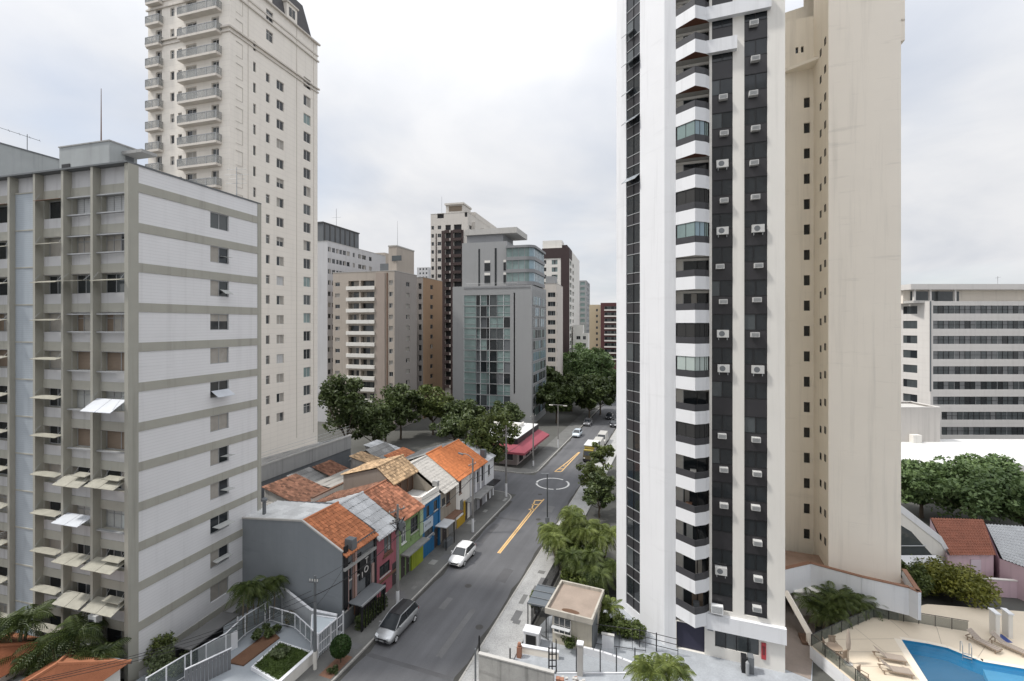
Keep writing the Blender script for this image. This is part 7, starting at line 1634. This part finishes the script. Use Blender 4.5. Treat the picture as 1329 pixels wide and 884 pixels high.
# loungers
slat = mat('weathered_teak', (.30, .235, .18), .8, .2, 3, fine=.15); sling = mat('taupe_sling', (.33, .28, .24), .8, .12, 2)
def lounger(label, px, py, rz):
    o = thing('sun_lounger', label, 'sun lounger', G(px, py, DZ), rz, 'sun loungers on the pool deck')
    m = MB(); 
    for i in range(9): m.box(-.31, .31, -.95+i*.135, -.95+i*.135+.11, .30, .33, sling)
    m.build('seat', o)
    m = MB()
    for i in range(6): y0 = .27+i*.105; z0 = .31+i*.075; m.add([(-.31, y0, z0), (.31, y0, z0), (.31, y0+.09, z0+.065), (-.31, y0+.09, z0+.065), (-.31, y0, z0+.03), (.31, y0, z0+.03), (.31, y0+.09, z0+.095), (-.31, y0+.09, z0+.095)], [(0, 1, 2, 3), (4, 7, 6, 5), (0, 4, 5, 1), (2, 6, 7, 3), (1, 5, 6, 2), (0, 3, 7, 4)], sling)
    m.build('backrest', o)
    m = MB(); m.box(-.35, -.31, -1, .95, .24, .30, slat); m.box(.31, .35, -1, .95, .24, .30, slat); m.box(-.31, .31, -1, -.96, .24, .30, slat); m.box(-.31, .31, .91, .95, .24, .30, slat); m.build('frame', o)
    for x in (-.33, .33):
        for y in (-.85, .8): m = MB(); m.box(x-.03, x+.03, y-.03, y+.03, 0, .238, slat); m.build('leg', o)
    return o
lounger('sun lounger on the far side of the pool, nearer the ladder', 1276, 838, rad(20)); lounger('sun lounger on the far side of the pool at the right', 1308, 842, rad(28))
lounger('sun lounger left of the pool, farther one of the pair', 1154, 857, rad(75)); lounger('sun lounger left of the pool, nearer one of the pair', 1162, 874, rad(75))
o = thing('deck_table', 'round weathered wooden table on the pool deck', 'table', G(1083, 852, DZ)); m = MB(); m.lathe([(.5, .70), (.52, .72), (.52, .75)], slat, 16); m.build('top', o)
for a in range(4): m = MB(); m.tube([(.35*math.cos(a*1.57+.4), .35*math.sin(a*1.57+.4), 0), (.28*math.cos(a*1.57+.4), .28*math.sin(a*1.57+.4), .70)], .03, slat, 5); m.build('leg', o)
def chair(label, px, py, rz):
    o = thing('deck_chair', label, 'chair', G(px, py, DZ), rz, 'wooden chairs on the pool deck'); m = MB()
    for i in range(5): m.box(-.25, .25, -.25+i*.1, -.25+i*.1+.08, .42, .45, slat)
    m.build('seat', o); m = MB()
    for i in range(5): m.box(-.24+i*.1, -.24+i*.1+.07, .24, .28, .46, .95, slat)
    m.box(-.26, .26, .235, .285, .951, 1.02, slat); m.build('backrest', o)
    for x in (-.23, .23):
        for y in (-.22, .25): m = MB(); m.box(x-.025, x+.025, y-.025, y+.025, 0, .418, slat); m.build('leg', o)
        m = MB(); m.box(x-.03, x+.03, -.26, .23, .63, .66, slat); m.box(x-.02, x+.02, -.25, -.2, .452, .629, slat); m.build('armrest', o)
chair('wooden chair at the table by the pool balustrade, left one', 1074, 848, rad(70)); chair('wooden chair at the table, the one behind', 1082, 845, rad(-10)); chair('wooden chair at the table, in front towards the pool', 1092, 859, rad(200)); chair('single wooden chair at the bottom edge of the pool deck', 1120, 886, rad(30))
o = thing('parasol', 'closed taupe parasol beside the wooden table on the pool deck', 'parasol', G(1101, 862, DZ)); m = MB(); m.tube([(0, 0, .06), (0, 0, 2.6)], .025, slat, 6); m.build('pole', o); m = MB(); m.lathe([(.04, 1.0), (.13, 1.15), (.16, 1.6), (.10, 2.3), (.03, 2.6)], sling, 9); m.build('canopy', o); m = MB(); m.lathe([(.28, 0), (.28, .06), (.06, .08)], slab, 14); m.build('base', o)
o = thing('pool_ladder', 'shiny steel pool ladder rails at the far pool edge', 'pool ladder', G(1254, 851, DZ), -rad(30)); m = MB()
for x in (-.25, .25): m.tube([(x, .35, 0), (x, .35, .8), (x, .1, .95), (x, -.2, .8), (x, -.22, -.3)], .025, alu, 6)
m.build('rail', o); m = MB()
for z_ in (-.05, .25): m.box(-.25, .25, -.28, -.18, z_, z_+.03, alu)
m.build('step', o)
for k, (px, lab) in enumerate(((1301, 'white pillar at the right end of the pool deck, left one'), (1318, 'white pillar with broad cap by the right picture edge'))):
    p = G(px, 832, DZ); o = thing('white_pillar', lab, 'pillar', (p.x, p.y+.6, DZ), -rad(15)); m = MB(); m.box(-.14, .14, -.35, .35, 0, 1.9, off); m.build('shaft', o); m = MB(); m.box(-.19, .19, -.42, .42, 1.9, 2.0, white); m.build('cap', o)
m = MB(); p = G(1306, 832, DZ); m.prism([(p.x-.15, p.y-.2), (p.x+.3, p.y-.2), (p.x+.5, p.y+.8), (p.x+.05, p.y+.8)], DZ-.01, DZ+.006, mat('deep_blue_tile', (.03, .06, .22), .3)); structure('foot_bath', m)

# ---------------- 16. neighbours right of the tower
p = [G(1160, 648, 8), G(1221, 695, 4.9)]
Yn = 46.0; X = lambda px, Y=Yn: (px-664.5)/600*Y; Zt = lambda py, Y=Yn: CH-(py-420)*Y/600
o = thing('sloping_roof_house', 'white building with long sloping parapet right beside the cream tower', 'building', (X(1221), Yn, 0)); x0 = X(1221); m = MB()
prof = [(X(1155), Zt(645)), (X(1180), Zt(664)), (X(1221), Zt(696)), (X(1236), Zt(722)), (X(1236), 0), (X(1155), 0)]
m.add([(x-x0, 0, z) for x, z in prof]+[(x-x0, .35, z) for x, z in prof], [tuple(range(6)), tuple(range(11, 5, -1)), (0, 1, 7, 6), (1, 2, 8, 7), (2, 3, 9, 8), (3, 4, 10, 9)], off); m.build('parapet', o)
m = MB(); m.add([(x-x0, -.06, z+.02-.0) for x, z in prof[:4]]+[(x-x0, -.06, z-.75) for x, z in prof[:4]]+[(x-x0, -.003, z+.02) for x, z in prof[:4]]+[(x-x0, -.003, z-.75) for x, z in prof[:4]], [(0, 1, 5, 4), (1, 2, 6, 5), (2, 3, 7, 6), (0, 1, 9, 8), (1, 2, 10, 9), (2, 3, 11, 10), (4, 5, 13, 12), (5, 6, 14, 13), (6, 7, 15, 14)], white); m.build('coping', o)
m = MB(); x1, x2 = X(1150)-x0, X(1214)-x0; m.quad((x1, -.01, 2.6), (x2, -.01, 2.6), (x2-2.4, -.01, Zt(690)), (x1, -.01, Zt(670)), m=glass2); m.tube([(x1, -.05, 3.9), (x2-1.0, -.05, 3.9)], .05, alu, 4); m.build('glazing', o)
m = MB(); m.add([(x1, -2.0, 2.0), (x2-.1, -2.2, 2.0), (x2, -.1, 3.0), (x1, -.1, 3.0), (x1, -2.0, 1.85), (x2-.1, -2.2, 1.85), (x2, -.1, 2.85), (x1, -.1, 2.85)], [(0, 1, 2, 3), (4, 7, 6, 5), (0, 4, 5, 1), (1, 5, 6, 2)], white); m.build('canopy', o)
def slope_house(label, q0, z0, q1, z1, roofm, wallm, name='pink_house'):
    """roof between eave pixels q0 (left, right) at z0 and ridge pixels q1 at z1"""
    a, b2, c, d = G(*q0[0], z0), G(*q0[1], z0), G(*q1[1], z1), G(*q1[0], z1); o = thing(name, label, 'house', (a.x, a.y, 0)); O = Vector((a.x, a.y, 0)); q = MB(); nx, ny = int((b2-a).length/.06), 14; vs = []
    for j in range(ny):
        for e_ in (0, 1):
            f = (j+e_)/ny
            for i in range(nx+1):
                u_ = i/nx; p = (a.lerp(b2, u_)).lerp(d.lerp(c, u_), f)-O; vs.append((p.x, p.y, p.z+.05*math.cos(2*math.pi*i/4)+.04*(1-e_)))
    q.add(vs, [(r_*(nx+1)+i, r_*(nx+1)+i+1, (r_+1)*(nx+1)+i+1, (r_+1)*(nx+1)+i) for r_ in range(2*ny-1) for i in range(nx)], roofm); q.build('roof', o)
    m = MB(); w0, w1, w2, w3 = [v-O for v in (a, b2, c, d)]; i_ = Vector((0, .25, 0))
    m.quad(w0+i_-Vector((0, 0, w0.z)), w1+i_-Vector((0, 0, w1.z)), w1+i_-Vector((0, 0, .04)), w0+i_-Vector((0, 0, .04)), m=wallm); m.quad(w1+i_-Vector((0, 0, w1.z)), w2-Vector((0, 0, w2.z)), w2-Vector((0, 0, .06)), w1+i_-Vector((0, 0, .04)), m=wallm); m.quad(w0+i_-Vector((0, 0, w0.z)), w3-Vector((0, 0, w3.z)), w3-Vector((0, 0, .06)), w0+i_-Vector((0, 0, .04)), m=wallm); m.quad(w3-Vector((0, 0, w3.z)), w2-Vector((0, 0, w2.z)), w2-Vector((0, 0, .06)), w3-Vector((0, 0, .06)), m=wallm); m.build('wall', o)
    return o, O
lil = mat('lilac_pink_wall', (.58, .43, .475), .8, .1, .7, streak=.25)
o, O = slope_house('lilac pink house with dark red tiled roof behind the yellow green hedge', ((1233, 721), (1293, 721)), 3.4, ((1207, 672), (1276, 674)), 4.6, mat('dark_red_tile', (.24, .095, .06), .85, .35, 1.3, fine=.3), lil)
m = MB(); m.box(2.2, 3.2, .16, .23, .5, 2.9, mat('pale_lilac', (.56, .48, .53), .8)); m.build('bricked_up_window', o); m = MB()
for x in (.0, 1.6): m.obox((x-3.2, 6.0-x*.2, 1.3+3.4), (.4, 0, 0), (0, .3, 0), (0, 0, .12), white)
m.build('roof_vent', o)
o, O = slope_house('lilac house with grey sheet roof at the right picture edge', ((1301, 726), (1372, 752)), 3.2, ((1279, 680), (1345, 684)), 4.3, silver, lil)
o = thing('yard_wall', 'low pink wall behind the hedge at the foot of the lilac house', 'wall', (*gp(1240, 770, 0), 0), -rad(8)); m = MB(); m.box(0, 9, -.1, .1, 0, 1.6, lil); m.build('wall', o); m = MB(); m.box(-.05, 9.05, -.14, .14, 1.6, 1.68, off); m.build('coping', o)
